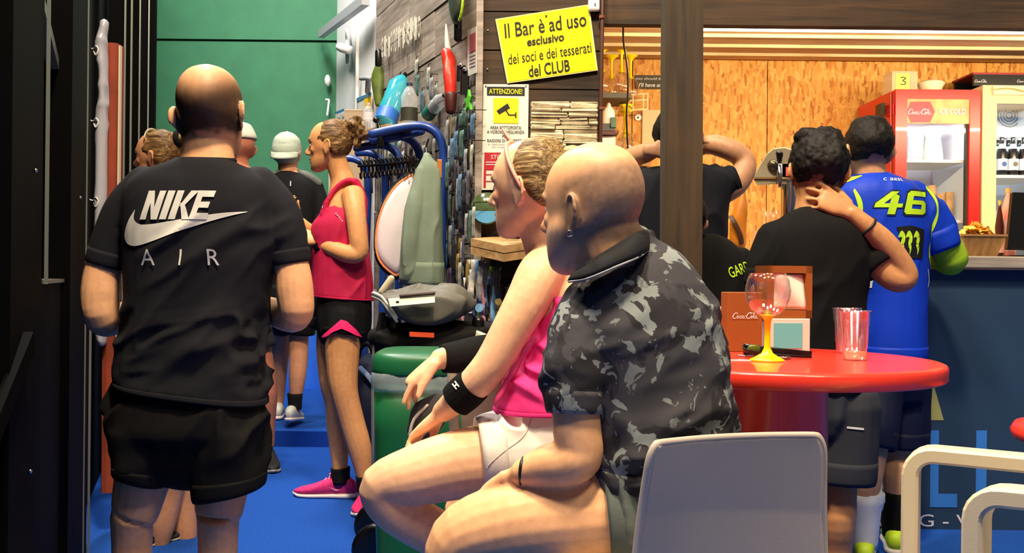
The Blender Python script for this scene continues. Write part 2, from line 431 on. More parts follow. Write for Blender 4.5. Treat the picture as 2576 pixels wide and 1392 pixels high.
M_dark = wood_mat('dark_stained_wood', '140d06', '46301a', 'X', .75)
M_post = wood_mat('post_wood', '1c140b', '45351f', 'Z', .75)
M_plank = wood_mat('weathered_plank', '5e554c', 'a89c90', 'X', .75)
M_shelf = wood_mat('pale_shelf_wood', '8a6b45', 'c09a68', 'X')
M_count = wood_mat('counter_top_wood', '746a60', 'a39a8e', 'X')
M_pelm = wood_mat('ceiling_board', 'a98a5c', 'd8bd8e', 'X', .55)
M_turf = mat('blue_turf', '1f55b8', .9, var=.35, scale=170, bump=.8, bscale=260, spec=.15)
N_, L_, B_ = nodes(M_turf)
M_green = mat('green_panel', '2b6a4c', .7, var=.10, scale=5, bump=.12, bscale=140)
M_bluep = mat('blue_pad', '2668d8', .6, var=.08)
M_black = mat('black_steel', '030304', .7, var=.3, scale=6, spec=.06)
M_black2 = mat('black_panel', '040405', .8, spec=.1)
M_edge = mat('pale_metal_edge', '8a8f88', .35, metal=.5)
M_white = mat('white_paint', 'eeeff0', .7, var=.05, scale=4)
M_whitep = mat('white_plastic', 'e4e4e0', .4)
M_stone = mat('cladding_stone', 'cdbf9e', .85, var=.35, scale=14, bump=.7, bscale=35)
M_navy = mat('navy_laminate', '233a54', .5, var=.06, scale=3)
M_yel = mat('yellow_sign', 'e0d400', .6)
M_ink = mat('black_ink', '15151a', .7)
M_redp = mat('red_print', 'b01828', .6)
M_chrome = mat('polished_metal', 'c8c8c6', .18, metal=1)
def clear(name, tint='ffffff', a=.18, rough=.04, body=None):
    """thin clear plastic or glass wall: see-through, with a glossy skin that grows towards grazing views"""
    if name in MATS: return MATS[name]
    m = bpy.data.materials.new(name); m.use_nodes = True; MATS[name] = m; nt = m.node_tree; nt.nodes.clear()
    o = nt.nodes.new('ShaderNodeOutputMaterial'); t = nt.nodes.new('ShaderNodeBsdfTransparent'); x = nt.nodes.new('ShaderNodeMixShader')
    if body is None: p = nt.nodes.new('ShaderNodeBsdfGlossy'); p.inputs['Color'].default_value = (*lin(tint), 1); p.inputs['Roughness'].default_value = rough
    else: p = nt.nodes.new('ShaderNodeBsdfPrincipled'); p.inputs['Base Color'].default_value = (*lin(tint), 1); p.inputs['Roughness'].default_value = rough
    lw = nt.nodes.new('ShaderNodeLayerWeight'); lw.inputs[0].default_value = .25
    mr = nt.nodes.new('ShaderNodeMapRange'); mr.inputs[3].default_value = a; mr.inputs[4].default_value = min(1, a + .5)
    nt.links.new(lw.outputs['Facing'], mr.inputs[0]); nt.links.new(mr.outputs[0], x.inputs[0])
    nt.links.new(t.outputs[0], x.inputs[1]); nt.links.new(p.outputs[0], x.inputs[2]); nt.links.new(x.outputs[0], o.inputs[0]); return m
M_glass = clear('clear_glass', 'ffffff', .025)
M_clearp = clear('clear_plastic', 'f4f6ff', .08, .12)
# ================================================================== floor and walls
YS = 5.8
tag(box('floor', (0.6, 1.9, -.05), (9.2, 7.8, .1), M_turf), kind='structure')
tag(box('floor_step', (-2.2, 7.2, 0.0), (4.4, 2.8, .192), M_turf), kind='structure')
wb = tag(box('wall_back', (-2.3, 8.06, 1.5), (3.4, .1, 3.0), M_green), kind='structure')
box('upper_panel', (-2.3, 8.045, 4.02), (3.4, .1, 2.01), M_green, wb)
box('kick_panel', (-2.3, 7.985, .32), (3.4, .05, .46), M_bluep, wb)
def lw(d, off=0):  # a point on the left court wall at depth d, off = towards the corridor
    return Vector((-.332 - .341 * d, d, 0)) + Vector((.947, .323, 0)) * off
LD = Vector((-.341, 1, 0)).normalized(); LN = Vector((.947, .323, 0))
RL = Matrix((LN, LD, Vector((0, 0, 1)))).transposed()
def lbox(name, d0, d1, z0, z1, off, th, m, parent):
    a, b = lw(d0), lw(d1); c = (a + b) / 2 + LN * (off - th / 2); c.z = (z0 + z1) / 2
    return ob(name, mesh(boxg(c, (th, (b - a).length, z1 - z0), RL), name), m, parent)
wl = tag(lbox('wall_left', 1.2, 8.0, 0, 4.6, -.10, .06, M_black2, None), kind='structure')
# ---- padel court frame along the left wall
cf = thing('court_frame', lw(3.0), 'tall black steel court frame with flat posts and wire mesh beside the corridor', 'fence')
for d0, d1, off in ((1.86, 2.26, -.01), (2.72, 3.12, .0), (3.2, 3.56, -.03), (4.55, 4.72, .02), (5.05, 5.2, .02), (5.7, 5.95, .03), (6.7, 7.0, .04), (7.6, 7.9, .06)):
    lbox('post', d0, d1, 0, 4.4, off, .07, M_black, cf)
for d0, off, z0, z1 in ((2.28, .0, 1.02, 4.4), (3.16, .0, 0, 4.4), (3.57, -.02, 0, .9), (4.52, .03, 0, 4.4), (5.02, .03, 0, 4.4), (5.23, .02, 0, 4.4), (5.68, .04, 0, 4.4), (6.68, .05, 0, 4.4)):
    lbox('edge_trim', d0, d0 + .008, z0, z1, off, .008, M_edge, cf)
lbox('low_panel', 2.30, 2.76, 0, 1.02, -.02, .05, M_black, cf)
lbox('low_panel_rim', 2.30, 2.77, 1.02, 1.03, -.015, .06, M_edge, cf)
ob('brace', mesh(beam2(lw(2.30, -.05) + Vector((0, 0, 1.78)), lw(2.78, -.05) + Vector((0, 0, 1.62)), .03, .03)), M_edge, cf)
ob('brace', mesh(beam2(lw(1.6, -.02) + Vector((0, 0, .70)), lw(2.02, .0) + Vector((0, 0, .90)), .02, .05)), M_black, cf)
for k in range(9):   # mesh wires near the camera
    lbox('wire', 1.5 + k * .045, 1.505 + k * .045, 0, 3.2, -.05, .005, M_black, cf)
for k in range(40):
    lbox('wire', 1.45, 1.88, .05 + k * .07, .055 + k * .07, -.055, .005, M_black, cf)
for d, z in ((2.05, .62), (2.08, 1.27), (2.95, 1.28), (2.9, 2.1)):
    ob('bolt', mesh(ball(lw(d, .0) + Vector((0, 0, z)), .005, n=10, h=6)), M_chrome, cf, smooth=True)
# ---- foam padding on a court post, in its plastic sleeve
pd = thing('post_padding', P(288, 1240, 3.85), 'rust-red foam post padding strip standing against the black court wall', 'padding')
M_rust = mat('rust_foam', '8a3a24', .75, var=.25, scale=8)
a0, a1 = P(290, 114, 3.85), P(278, 1235, 3.85)
ob('foam', mesh(tube([a0, (a0 + a1) / 2 + Vector((-.005, 0, 0)), a1], [(.026, .045)] * 3, 12, 3, ('flat', 'flat'), ref=(1, 0, 0), e=4)), M_rust, pd)
ob('edge_tape', mesh(beam2(P(303, 116, 3.83), P(292, 1100, 3.83), .006, .02, (0, 1, 0))), mat('cream_tape', 'd8cdb8', .6), pd)
sl = thing('plastic_sleeve', P(258, 860, 3.772), 'crumpled translucent plastic sleeve tied along the rust-red foam padding', 'plastic wrap')
pts = [P(264, 58, 3.772), P(255, 110, 3.772), P(261, 200, 3.772), P(256, 330, 3.772), P(254, 470, 3.772), P(251, 640, 3.772), P(256, 860, 3.772)]
ob('sleeve', solid([tube(pts, [(.018, .02), (.022, .03), (.018, .03), (.022, .03), (.022, .03), (.02, .03), (.018, .03)], 12, 4, ref=(1, 0, 0))], .008, 2, wrinkles(.012, 30, (0, 0, 1), .4, 3)),
   mat('plastic_film', 'b4b6c6', .25, alpha=.92, spec=.8), sl)
for y in (125, 307, 507):
    ob('tie', mesh(tube([P(222, y - 6, 3.76), P(235, y - 2, 3.76), P(241, y - 10, 3.74), P(247, y, 3.74), P(241, y + 14, 3.74), P(236, y + 4, 3.76)], .0028, 6, 3)), M_whitep, sl, smooth=True)
# ---- right hand walls
CA, CB, CC = Vector((-.145, 4.2, 0)), Vector((-.825, 5.77, 0)), Vector((-1.50, 8.0, 0))
WD = (CB - CA).normalized(); WN = Vector((-WD.y, WD.x, 0)); WN = WN if WN.x < 0 else -WN    # faces the corridor
RW = Matrix((WD, WN, Vector((0, 0, 1)))).transposed()
def wpt(t, z, off=0): return CA + WD * t + WN * off + Vector((0, 0, z))   # on the plank wall
wr = tag(ob('wall_right', mesh(boxg((CA + CB) / 2 - WN * .08 + Vector((0, 0, 1.9)), ((CB - CA).length, .1, 3.8), RW)), mat('wall_backing', '2a2522', .8)), kind='structure')
Lw = (CB - CA).length; ph = .235
for r in range(15):
    cuts = [0, Lw] if r % 3 == 2 else [0, (.28 + .37 * ((r * 5) % 3) / 3) * Lw + .12, Lw]
    for c0, c1 in zip(cuts, cuts[1:]):
        z = .02 + r * ph
        c = CA + WD * ((c0 + c1) / 2) + Vector((0, 0, z + ph / 2)) + WN * random.uniform(-.004, .004)
        g = boxg((0, 0, 0), (c1 - c0 - .006, .03, ph - .008))
        o = ob('plank', mesh(g), M_plank, wr); o.location = c - wr.location; o.rotation_euler = (0, 0, math.atan2(WD.y, WD.x))
W2 = (CC - CB).normalized(); W2N = Vector((-W2.y, W2.x, 0)); W2N = W2N if W2N.x < 0 else -W2N
R2 = Matrix((W2, W2N, Vector((0, 0, 1)))).transposed()
wf = tag(ob('wall_far_right', mesh(boxg((CB + CC) / 2 - W2N * .06 + Vector((0, 0, 2.3)), ((CC - CB).length, .1, 4.6), R2)), M_white), kind='structure')
def w2pt(t, z, off=0): return CB + W2 * t + W2N * off + Vector((0, 0, z))
ob('panel_joint', mesh(beam2(w2pt(.95, 0, -.005), w2pt(.95, 4.4, -.005), .03, .012, W2)), M_whitep, wf)
tr = tag(ob('cable_tray', mesh(beam2(P(826, 88, 7.9) + W2N * .06, P(945, 2, 5.85) + W2N * .06, .05, .06)), mat('grey_tray', 'a9adb4', .5)), 'sloping grey metal cable tray along the white wall', 'cable tray')
# pillar of dark boards
pil = tag(box('wall_front', (.122, 4.32, 1.9), (.534, .2, 3.8), mat('wall_backing', '2a2522', .8)), kind='structure')
bh = .17
for r in range(22):
    z = .004 + r * bh
    box('board', (.122, 4.205 + random.uniform(-.003, .003), z + bh / 2), (.534, .03, bh - .006), M_dark, pil)
    for x in (1228, 1490):
        p = P(x, 0, 4.186); ob('screw', mesh(ball((p.x, 4.187, z + bh * .5), .004, n=6, h=4)), M_chrome, pil)
ob('corner_strip', mesh(boxg((-.152, 4.19, 1.9), (.03, .05, 3.8))), M_plank, pil)
# stone panel: each strip of stone is a piece
sp = thing('stone_panel', (.14, 4.18, 1.4), 'rough sandy ledge-stone cladding panel on the dark board pillar', 'cladding')
x0, x1 = P(1334, 300, 4.17).x, P(1503, 300, 4.17).x; zt, zb = P(1420, 258, 4.17).z, P(1420, 470, 4.17).z
z = zb
while z < zt - .01:
    h = min(random.choice((.014, .02, .028)), zt - z); x = x0
    while x < x1 - .01:
        w_ = min(random.uniform(.09, .2), x1 - x)
        if x1 - x - w_ < .03: w_ = x1 - x
        g = boxg((x + w_ / 2, 4.165 + random.uniform(-.008, .008), z + h / 2), (w_ - .002, .05, h - .002), None, .006)
        g = ([v + Vector((0, random.uniform(-.004, .004), random.uniform(-.0015, .0015))) for v in g[0]], g[1])
        ob('stone', mesh(g), M_stone, sp); x += w_
    z += h
# conduit, box
pipe = thing('conduit_pipe', P(1512, 700, 4.16), 'brown vertical conduit pipe on the pillar edge beside the bar opening', 'pipe')
ob('tube', mesh(tube([P(1517, -60, 4.16), P(1510, 380, 4.16), P(1503, 900, 4.16)], .0085, 10, 2)), mat('brown_pipe', '4a2a20', .5), pipe, smooth=True)
for y in (43, 273):
    ob('clip', mesh(lathe([(.013, -.006), (.013, .006)], P(1514, y, 4.16), 12)), mat('clip_brown', '7a4a36', .4), pipe)
eb = thing('junction_box', P(1494, 10, 4.16), 'small white electrical junction box above the yellow notice', 'box')
box('case', P(1494, 8, 4.165), (.05, .03, .07), M_whitep, eb, bev=.008); ob('screw', mesh(ball(P(1497, 10, 4.145), .004, n=8, h=5)), M_chrome, eb)
# kiosk: beam, post, ceiling, back wall, counter
bm_ = tag(box('trim_1', (2.1, 4.23, 2.498), (3.5, .06, .66), M_dark), kind='structure')
bm_.name = 'trim_1'
post = tag(ob('roof_post', mesh(beam2(P(1719, -700, 3.3), P(1708, 1459, 3.3), .127, .115, (0, 1, 0))), M_post), 'square dark timber post standing in front of the bar counter', 'post')
wk = tag(box('wall_bar', (2.3, 6.45, 1.4), (4.4, .06, 2.9), mat('bar_backing', '6a4a20', .8)), kind='structure')
xs = [.1, P(1590, 300, 6.4).x, P(1930, 300, 6.4).x, P(2480, 300, 6.4).x, 4.5]
for a, b in zip(xs, xs[1:]):
    box('panel', ((a + b) / 2, 6.41, 1.4), (b - a - .006, .02, 2.9), M_osb, wk)
tag(box('wall_bar_side', (.34, 5.45, 1.4), (.04, 2.0, 2.8), M_osb), kind='structure')
# sloping ceiling boards of the kiosk
ck = tag(ob('ceiling', mesh(boxg((2.3, 5.45, 2.64), (4.4, 2.1, .02), Matrix.Rotation(math.radians(7.9), 3, 'X'))), mat('bar_backing', '6a4a20', .8)), kind='structure')
for k in range(4):
    y = 4.72 + k * .5
    c = Vector((2.3, y, 2.245 + (y - 4.55) * .139 + .03))
    ob('board', mesh(boxg(c, (4.4, .47, .022), Matrix.Rotation(math.radians(7.9), 3, 'X'))), M_pelm, ck)
    ob('batten', mesh(boxg(c + Vector((0, .22, .012)), (4.4, .02, .02), Matrix.Rotation(math.radians(7.9), 3, 'X'))), M_pelm, ck)
led = thing('led_strip', (2.3, 4.42, 2.2), 'glowing warm LED strip under the dark beam of the bar', 'light')
ob('tube', mesh(boxg((2.4, 4.32, 2.182), (3.4, .02, .016))), mat('led_glow', 'fff0cc', emis=9), led)
ob('rail', mesh(boxg((2.4, 4.32, 2.199), (3.4, .04, .016))), M_whitep, led)
area('led_strip_light', (2.4, 4.335, 2.172), (2.4, 6.2, 1.0), 105, 3.4, (1, .80, .50), .02)      # the strip's own light
# counter
ctr = thing('bar_counter', (1.9, 4.0, 0), 'long navy bar counter with pale grey worktop edge', 'counter')
box('front_panel', (1.98, 4.06, .55), (3.1, .06, 1.10), M_navy, ctr)
box('shelf', (1.98, 4.4, .5), (3.1, .55, .04), M_navy, ctr)
box('worktop', (1.98, 4.25, 1.13), (3.12, .56, .05), M_count, ctr, bev=.006)
M_khaki = mat('khaki_print', '9a9a5c', .6); M_sky = mat('blue_print', '2f74c8', .6); M_wprint = mat('white_print', 'd8dade', .6)
fy = 4.029
def on_front(name, g, px, py, m, w_, h_=None):
    return flat(name, fit2d(g, w_, h_), P(px, py, fy), (1, 0, 0), (0, 0, 1), m, ctr)
on_front('letter', text2d('A', 1, bold=.035), 2302, 950, M_khaki, .245, .36)
on_front('letter', text2d('L', 1, bold=.02), 2374, 1180, M_sky, .115, .325)
on_front('letter', text2d('L', 1, bold=.02), 2228, 1180, M_sky, .20, .325)
on_front('letter', text2d('I', 1, bold=.02), 2468, 1180, M_sky, .045, .325)
on_front('letter', text2d('E', 1, bold=.02), 2130, 1180, M_sky, .115, .325)
on_front('lettering', text2d('vo i/G - VR', 1, xs=1.25), 2340, 1310, M_wprint, .46, .052)
# ================================================================== people
M_skin = vcmat('skin', .46, sss=.06, bump=.03, bscale=420, var=.08, scale=55, spec=.32)
def hair_mat(name, dark, mid, light, sx=(150, 10, 150), rough=.5, bump=.6):
    """strand colour and relief run along the head's own front-back axis"""
    m = mat(name, mid, rough, spec=.3); N, L, b = nodes(m)
    a = N.new('ShaderNodeAttribute'); a.attribute_name = 'hp'; mp = N.new('ShaderNodeMapping'); mp.inputs['Scale'].default_value = sx; L.new(a.outputs['Vector'], mp.inputs[0])
    n = N.new('ShaderNodeTexNoise'); n.inputs['Scale'].default_value = 1; n.inputs['Detail'].default_value = 5; n.inputs['Roughness'].default_value = .65; n.inputs['Distortion'].default_value = .5; L.new(mp.outputs[0], n.inputs['Vector'])
    r = N.new('ShaderNodeValToRGB'); el = r.color_ramp.elements; el[0].position = .34; el[0].color = (*lin(dark), 1); el[1].position = .68; el[1].color = (*lin(light), 1); x = el.new(.5); x.color = (*lin(mid), 1)
    L.new(n.outputs[0], r.inputs[0]); L.new(r.outputs[0], b.inputs['Base Color'])
    bp = N.new('ShaderNodeBump'); bp.inputs['Strength'].default_value = bump; bp.inputs['Distance'].default_value = .004; L.new(n.outputs[0], bp.inputs['Height']); L.new(bp.outputs[0], b.inputs['Normal']); return m
M_hblond = hair_mat('hair_blond', '3a2916', '7a5f38', 'cdb078', (190, 12, 190)); M_hbrown = hair_mat('hair_brown', '2e1d0f', '65492a', 'a8854e'); M_hblack = hair_mat('hair_black', '040303', '0c0806', '1c130d', (160, 160, 60), .6)
def hairob(name, me, m, M, R):
    Mi = np.array(M.inverted()); n = len(me.vertices); co = np.empty(n * 3, np.float32); me.vertices.foreach_get('co', co); p = co.reshape(-1, 3) @ Mi[:3, :3].T + Mi[:3, 3]
    at = me.attributes.new('hp', 'FLOAT_VECTOR', 'POINT'); at.data.foreach_set('vector', p.astype(np.float32).ravel()); return ob(name, me, m, R)
HEAD_R = [(.113, -.008, .028, .038), (.103, -.008, .048, .060), (.082, -.007, .065, .080), (.052, -.006, .0745, .094), (.02, -.005, .0760, .0975), (-.012, -.002, .0735, .090), (-.04, .010, .067, .078), (-.066, .024, .060, .066)]
def hair_cap(M, th=.005, front=.028, low=-.06, back=.006, slope=.35, taper=False):
    """skull-hugging hair that leaves face and ears free"""
    rr = []
    for z, y, a, b in HEAD_R:
        if z < low: continue
        dn = max(0, .02 - z); fr = front + slope * dn * 1.6; zz = z + th if z > .1 else z
        k_ = min(1, max(0, (z - low) / .07)) if taper else 1; t0 = th * k_ - .004 * (1 - k_); bk_ = back * k_ - .004 * (1 - k_)
        b2 = b + (bk_ - fr) / 2; rr.append((Vector((0, y - (bk_ + fr) / 2, zz)), Vector((a + t0 * (1 if z > -.02 else .6), 0, 0)), Vector((0, max(.02, b2), 0))))
    return xf(loft(rr, 28, 3, 2.15, ('dome', 'dome')), M)
def cloth(name, col, rough=.85, var=.12, scale=9, sheen=.0, bump=.12): return mat(name, col, rough, var=var, scale=scale, bump=bump, bscale=420, spec=.25, sheen=sheen)
M_blk = cloth('black_cotton', '0f0f11'); M_char = cloth('charcoal_cotton', '1c1d24'); M_blk2 = cloth('black_shorts_cloth', '09090d', .8)
def sstep(a, b, x): t = np.clip((x - a) / (b - a), 0, 1); return t * t * (3 - 2 * t)
def headM(c, face, up=(0, 0, 1), s=1.0):
    y = Vector(face).normalized(); x = y.cross(Vector(up)).normalized(); z = x.cross(y)
    M = Matrix((x, y, z)).transposed().to_4x4()
    return Matrix.Translation(c) @ M @ Matrix.Scale(s, 4)
def head_geo(M, fem=False, ears=(1, 1), jaw=1.0):
    j = jaw * (.94 if fem else 1)
    R = [(.113, -.008, .028, .038), (.103, -.008, .048, .060), (.082, -.007, .065, .080), (.052, -.006, .0745, .094), (.02, -.005, .0760, .0975), (-.012, -.002, .0735, .090),
         (-.04, .010, .067 * j, .078), (-.066, .024, .060 * j, .066), (-.09, .041, .049 * j, .049), (-.107, .054, .034 * j, .034), (-.117, .060, .018, .018)]
    G = [loft([(Vector((0, y, z)), Vector((a, 0, 0)), Vector((0, b, 0))) for z, y, a, b in R], 28, 3, 2.15, ('dome', 'dome'))]
    ny = 0 if fem else .005
    G.append(tube([(0, .080, .020), (0, .092 + ny * .5, .0), (0, .109 + ny, -.023), (0, .106 + ny, -.032)], [(.0062, .008), (.0072, .009), .0095, .0085], 10, ref=(1, 0, 0)))
    for s in (-1, 1):
        G.append(ball((s * .0115, .093, -.0335), .0072, n=10, h=6))
        G.append(ball((s * .042, .060, -.018), (.018, .018, .02), n=12, h=8))
        G.append(tube([(s * .052, .060, .022), (s * .03, .082, .030), (s * .008, .087, .026)], [.008, .010, .007], 8))
        G.append(ball((s * .031, .0695, .004), (.015, .0115, .010), n=12, h=8))
    for z, r, yy in ((-.058, .0065, .0915), (-.0715, .0072, .090)):
        G.append(tube([(-.024, .074, (z - .065) / 2), (-.012, yy - .003, z), (0, yy, z), (.012, yy - .003, z), (.024, .074, (z - .065) / 2)], [.004, r, r, r, .004], 8))
    G.append(ball((0, .074, -.101), (.021, .019, .015), n=12, h=8))
    for s, on in zip((-1, 1), ears):
        if not on: continue
        E = Matrix.Translation((s * .0768, -.012, -.014)) @ Matrix.Rotation(s * math.radians(28), 4, 'Z') @ Matrix.Rotation(math.radians(10), 4, 'X')
        G.append(xf(ball((0, -.006, 0), (.0055, .018, .030), n=14, h=10), E))
        G.append(xf(tube([(s * .002 + s * .003 * (i > 2), -.006 + .0195 * math.cos(math.radians(-40 + i * 29)), .001 + .0335 * math.sin(math.radians(-40 + i * 29))) for i in range(9)], [.0038] + [.0046] * 7 + [.0035], 8, 2), E))
        G.append(xf(ball((0, .001, -.029), (.0055, .0085, .0095), n=8, h=6), E))
    return [xf(g, M) for g in G]
def sculpt(M):
    """eye sockets, mouth line and the hollow under the lip"""
    A, Mi = np.array(M), np.array(M.inverted())
    def f(co, no):
        p = co @ Mi[:3, :3].T + Mi[:3, 3]; k = (np.abs(p) < .14).all(1) & (p[:, 1] > .045); q_ = p[k]
        ax = np.abs(q_[:, 0]); y = q_[:, 1].copy()
        y -= .0075 * np.exp(-((ax - .030) / .013) ** 2 - ((q_[:, 2] - .008) / .010) ** 2) * (1 - .65 * np.exp(-((ax - .031) / .011) ** 2 - ((q_[:, 2] - .003) / .006) ** 2))
        y -= .0045 * np.exp(-((q_[:, 2] + .065) / .0028) ** 2) * (ax < .024); y -= .004 * np.exp(-((q_[:, 2] + .084) / .006) ** 2 - (ax / .02) ** 2); y -= .003 * np.exp(-((q_[:, 2] + .045) / .005) ** 2 - (ax / .006) ** 2)
        q_[:, 1] = y; p[k] = q_; out = co.copy(); out[k] = q_ @ A[:3, :3].T + A[:3, 3]; return out
    return f
def head_col(base, M, lips='b0635a', brow=None, hair=None, flush=.0):
    Mi = np.array(M.inverted()); base = np.array(lin(base))
    def f(co):
        c = np.tile(base, (len(co), 1)); c *= (1 + .12 * (vnoise(co * 14, 3) - .5) + .10 * (vnoise(co * 60, 4) - .5))[:, None]
        p = co @ Mi[:3, :3].T + Mi[:3, 3]
        inh = (np.abs(p) < .16).all(1)
        def mixin(wgt, col):
            nonlocal c
            wgt = (wgt * inh)[:, None]; c = c * (1 - wgt) + np.array(lin(col) if isinstance(col, str) else col) * wgt
        if lips: mixin((1 - sstep(.018, .026, np.abs(p[:, 0]))) * sstep(.080, .087, p[:, 1]) * (1 - sstep(.010, .016, np.abs(p[:, 2] + .065))) * .7, lips)
        if brow: mixin((1 - sstep(.016, .024, np.abs(np.abs(p[:, 0]) - .033))) * (1 - sstep(.003, .007, np.abs(p[:, 2] - .031 + .12 * (np.abs(p[:, 0]) - .033) ** 1))) * (p[:, 1] > .05) * .8, brow)
        mixin((1 - sstep(.011, .016, np.abs(np.abs(p[:, 0]) - .031))) * (1 - sstep(.0015, .004, np.abs(p[:, 2] - .0035))) * (p[:, 1] > .06) * .85, '2a1c16')
        if flush: mixin((1 - sstep(.02, .05, np.sqrt((np.abs(p[:, 0]) - .05) ** 2 + (p[:, 1] - .05) ** 2 + (p[:, 2] + .02) ** 2))) * flush, 'd0604a')
        if hair:
            for wf_, col in hair: mixin(np.clip(wf_(p), 0, 1), col)
        return c
    return f
def hand(wr_, f, n, side=1, s=1.0, curl=(20, 30, 20), thumb=35, spread=.08, splay=(0, 0, 0, 0)):
    """palm and five fingers; wrist, finger direction, palm normal, thumb side"""
    f = Vector(f).normalized(); n = Vector(n); n = (n - f * n.dot(f)).normalized(); t = f.cross(n) * side; w_ = Vector(wr_)
    G = [loft([(w_ + f * (a * s), t * (h * s), n * (k * s)) for a, h, k in ((-.02, .026, .019), (.02, .030, .018), (.055, .040, .015), (.088, .041, .011))], 16, 3, 2.6)]
    for i, (off, L, r) in enumerate(((.033, .070, .0080), (.0112, .079, .0083), (-.0112, .073, .0080), (-.033, .056, .0070))):
        p = w_ + f * (.084 - .006 * abs(i - 1)) * s + t * off * s; d_ = (f + t * (off * spread * 30)).normalized(); P_ = [p - d_ * .015 * s, p]; a = splay[i]
        for k, seg in enumerate((.45, .32, .25)):
            a += curl[k]; dd = d_ * math.cos(math.radians(a)) + n * math.sin(math.radians(a)); p = p + dd * (L * seg * s); P_.append(p)
        G.append(tube(P_, [r * s, r * s * 1.05, r * s, r * s * .95, r * s * .75], 10, 3))
    p = w_ + f * .02 * s + t * .026 * s; a = math.radians(thumb); d_ = (f * math.cos(a) + t * math.sin(a)) * .9 + n * .35; d_.normalize()
    P_ = [p, p + d_ * .038 * s]; d2 = (d_ + f * .35 + n * .1).normalized(); P_ += [P_[-1] + d2 * .030 * s]; P_ += [P_[-1] + (d2 + n * .2).normalized() * .026 * s]
    G.append(tube(P_, [.015 * s, .0115 * s, .0105 * s, .008 * s], 10, 3))
    return G
def lr(d, rows, base_dd=0):
    """lateral px pairs -> loft rings: (xl,yl,xr,yr,half depth[,dd])"""
    out = []
    for row in rows:
        xl, yl, xr, yr, b = row[:5]; dd = row[5] if len(row) > 5 else base_dd
        a0, a1 = P(xl, yl, d + dd), P(xr, yr, d + dd); av = (a1 - a0) / 2
        out.append(((a0 + a1) / 2, av, Vector((0, b, 0))))
    return out
def eyes(root, M, iris='4a3520'):
    for s in (-1, 1):
        me = solid([xf(ball((s * .031, .0735, .0035), .0115, n=16, h=10), M)], .002, 1) if False else mesh(xf(ball((s * .031, .0728, .0035), .0112, n=16, h=10), M))
        Mi = np.array(M.inverted())
        def colr(co, s=s):
            p = co @ Mi[:3, :3].T + Mi[:3, 3]; r = np.sqrt((p[:, 0] - s * .031) ** 2 + (p[:, 2] - .0035) ** 2)
            c = np.tile(np.array(lin('d8d0c8')), (len(co), 1)); c[(r < .006) & (p[:, 1] > .074)] = lin(iris); return c
        finish(me, None, colr); ob('eye', me, vcmat('eye_surface', .15), root)
def hair_col(c0, c1, M, sx=(70, 9, 70), seed=0, third=None):
    Mi = np.array(M.inverted()); a, b = np.array(lin(c0)), np.array(lin(c1))
    def f(co):
        p = co @ Mi[:3, :3].T + Mi[:3, 3]
        q = p * np.array(sx); t = np.clip(vnoise(q, seed) * .6 + vnoise(q * 2.3, seed + 1) * .5 - .05, 0, 1)[:, None]
        return a * (1 - t) + b * t
    return f
def strand(amp, M, sx=(90, 9, 90), seed=0):
    Mi = np.array(M.inverted())
    def f(co, no):
        p = co @ Mi[:3, :3].T + Mi[:3, 3]
        return co + no * (amp * (vnoise(p * np.array(sx), seed) - .5))[:, None]
    return f
def shoe(root, heel, toe, ms, msole, s=1.0, ankle=None, lace=None, stripe=None):
    """low sports shoe lying from heel to toe points on the ground"""
    heel, toe = Vector(heel), Vector(toe); f = (toe - heel); L = f.length; f.normalize(); z = Vector((0, 0, 1)); z = (z - f * f.z).normalized(); x = f.cross(z)
    def ring(t, h0, h1, w_): c = heel + f * (t * L) + z * ((h0 + h1) / 2 * L); return (c, x * (w_ * L), z * ((h1 - h0) / 2 * L))
    up = [ring(.02, .07, .30, .10), ring(.12, .05, .36, .125), ring(.3, .05, .36, .13), ring(.5, .05, .29, .145), ring(.72, .05, .20, .165), ring(.9, .05, .155, .14), ring(.985, .06, .12, .07)]
    sh = ob('shoe', solid([loft(up, 20, 4, 2.4)], .005, 2), ms, root)
    so = [ring(-.01, 0, .09, .10), ring(.12, -.005, .09, .135), ring(.45, -.005, .075, .14), ring(.74, -.005, .07, .175), ring(.92, .0, .07, .14), ring(1.0, .02, .08, .06)]
    ob('sole', mesh(loft(so, 20, 3, 3)), msole, sh, smooth=True)
    if lace is not None:
        for k in range(5):
            t = .40 + k * .075; h = .345 - .05 * k
            a = heel + f * (t * L) + z * (h * L)
            ob('lace', mesh(tube([a - x * .085 * L - z * .035 * L, a - x * .03 * L + z * .005 * L, a + x * .03 * L + z * .005 * L, a + x * .085 * L - z * .035 * L], .0035, 6, 3)), lace, sh, smooth=True)
        a = heel + f * .38 * L + z * .36 * L
        ob('lace', mesh(tube([a - x * .03 + z * .012, a, a + x * .03 + z * .014, a + f * .02 + x * .045 - z * .006], .004, 6, 3)), lace, sh, smooth=True)
    if stripe is not None:
        for sg in (-1, 1):
            g = [heel + f * (t * L) + z * (h * L) + x * (sg * w_ * L) for t, h, w_ in ((.18, .16, .132), (.26, .13, .136), (.42, .20, .138), (.27, .165, .139))]
            ob('side_mark', mesh((g, [(0, 1, 2, 3)])), stripe, sh)
    return sh
def person(d, px, label, group=None):
    p = P(px, 900, d); return thing('person', (p.x, p.y, 0), label, 'person', group)

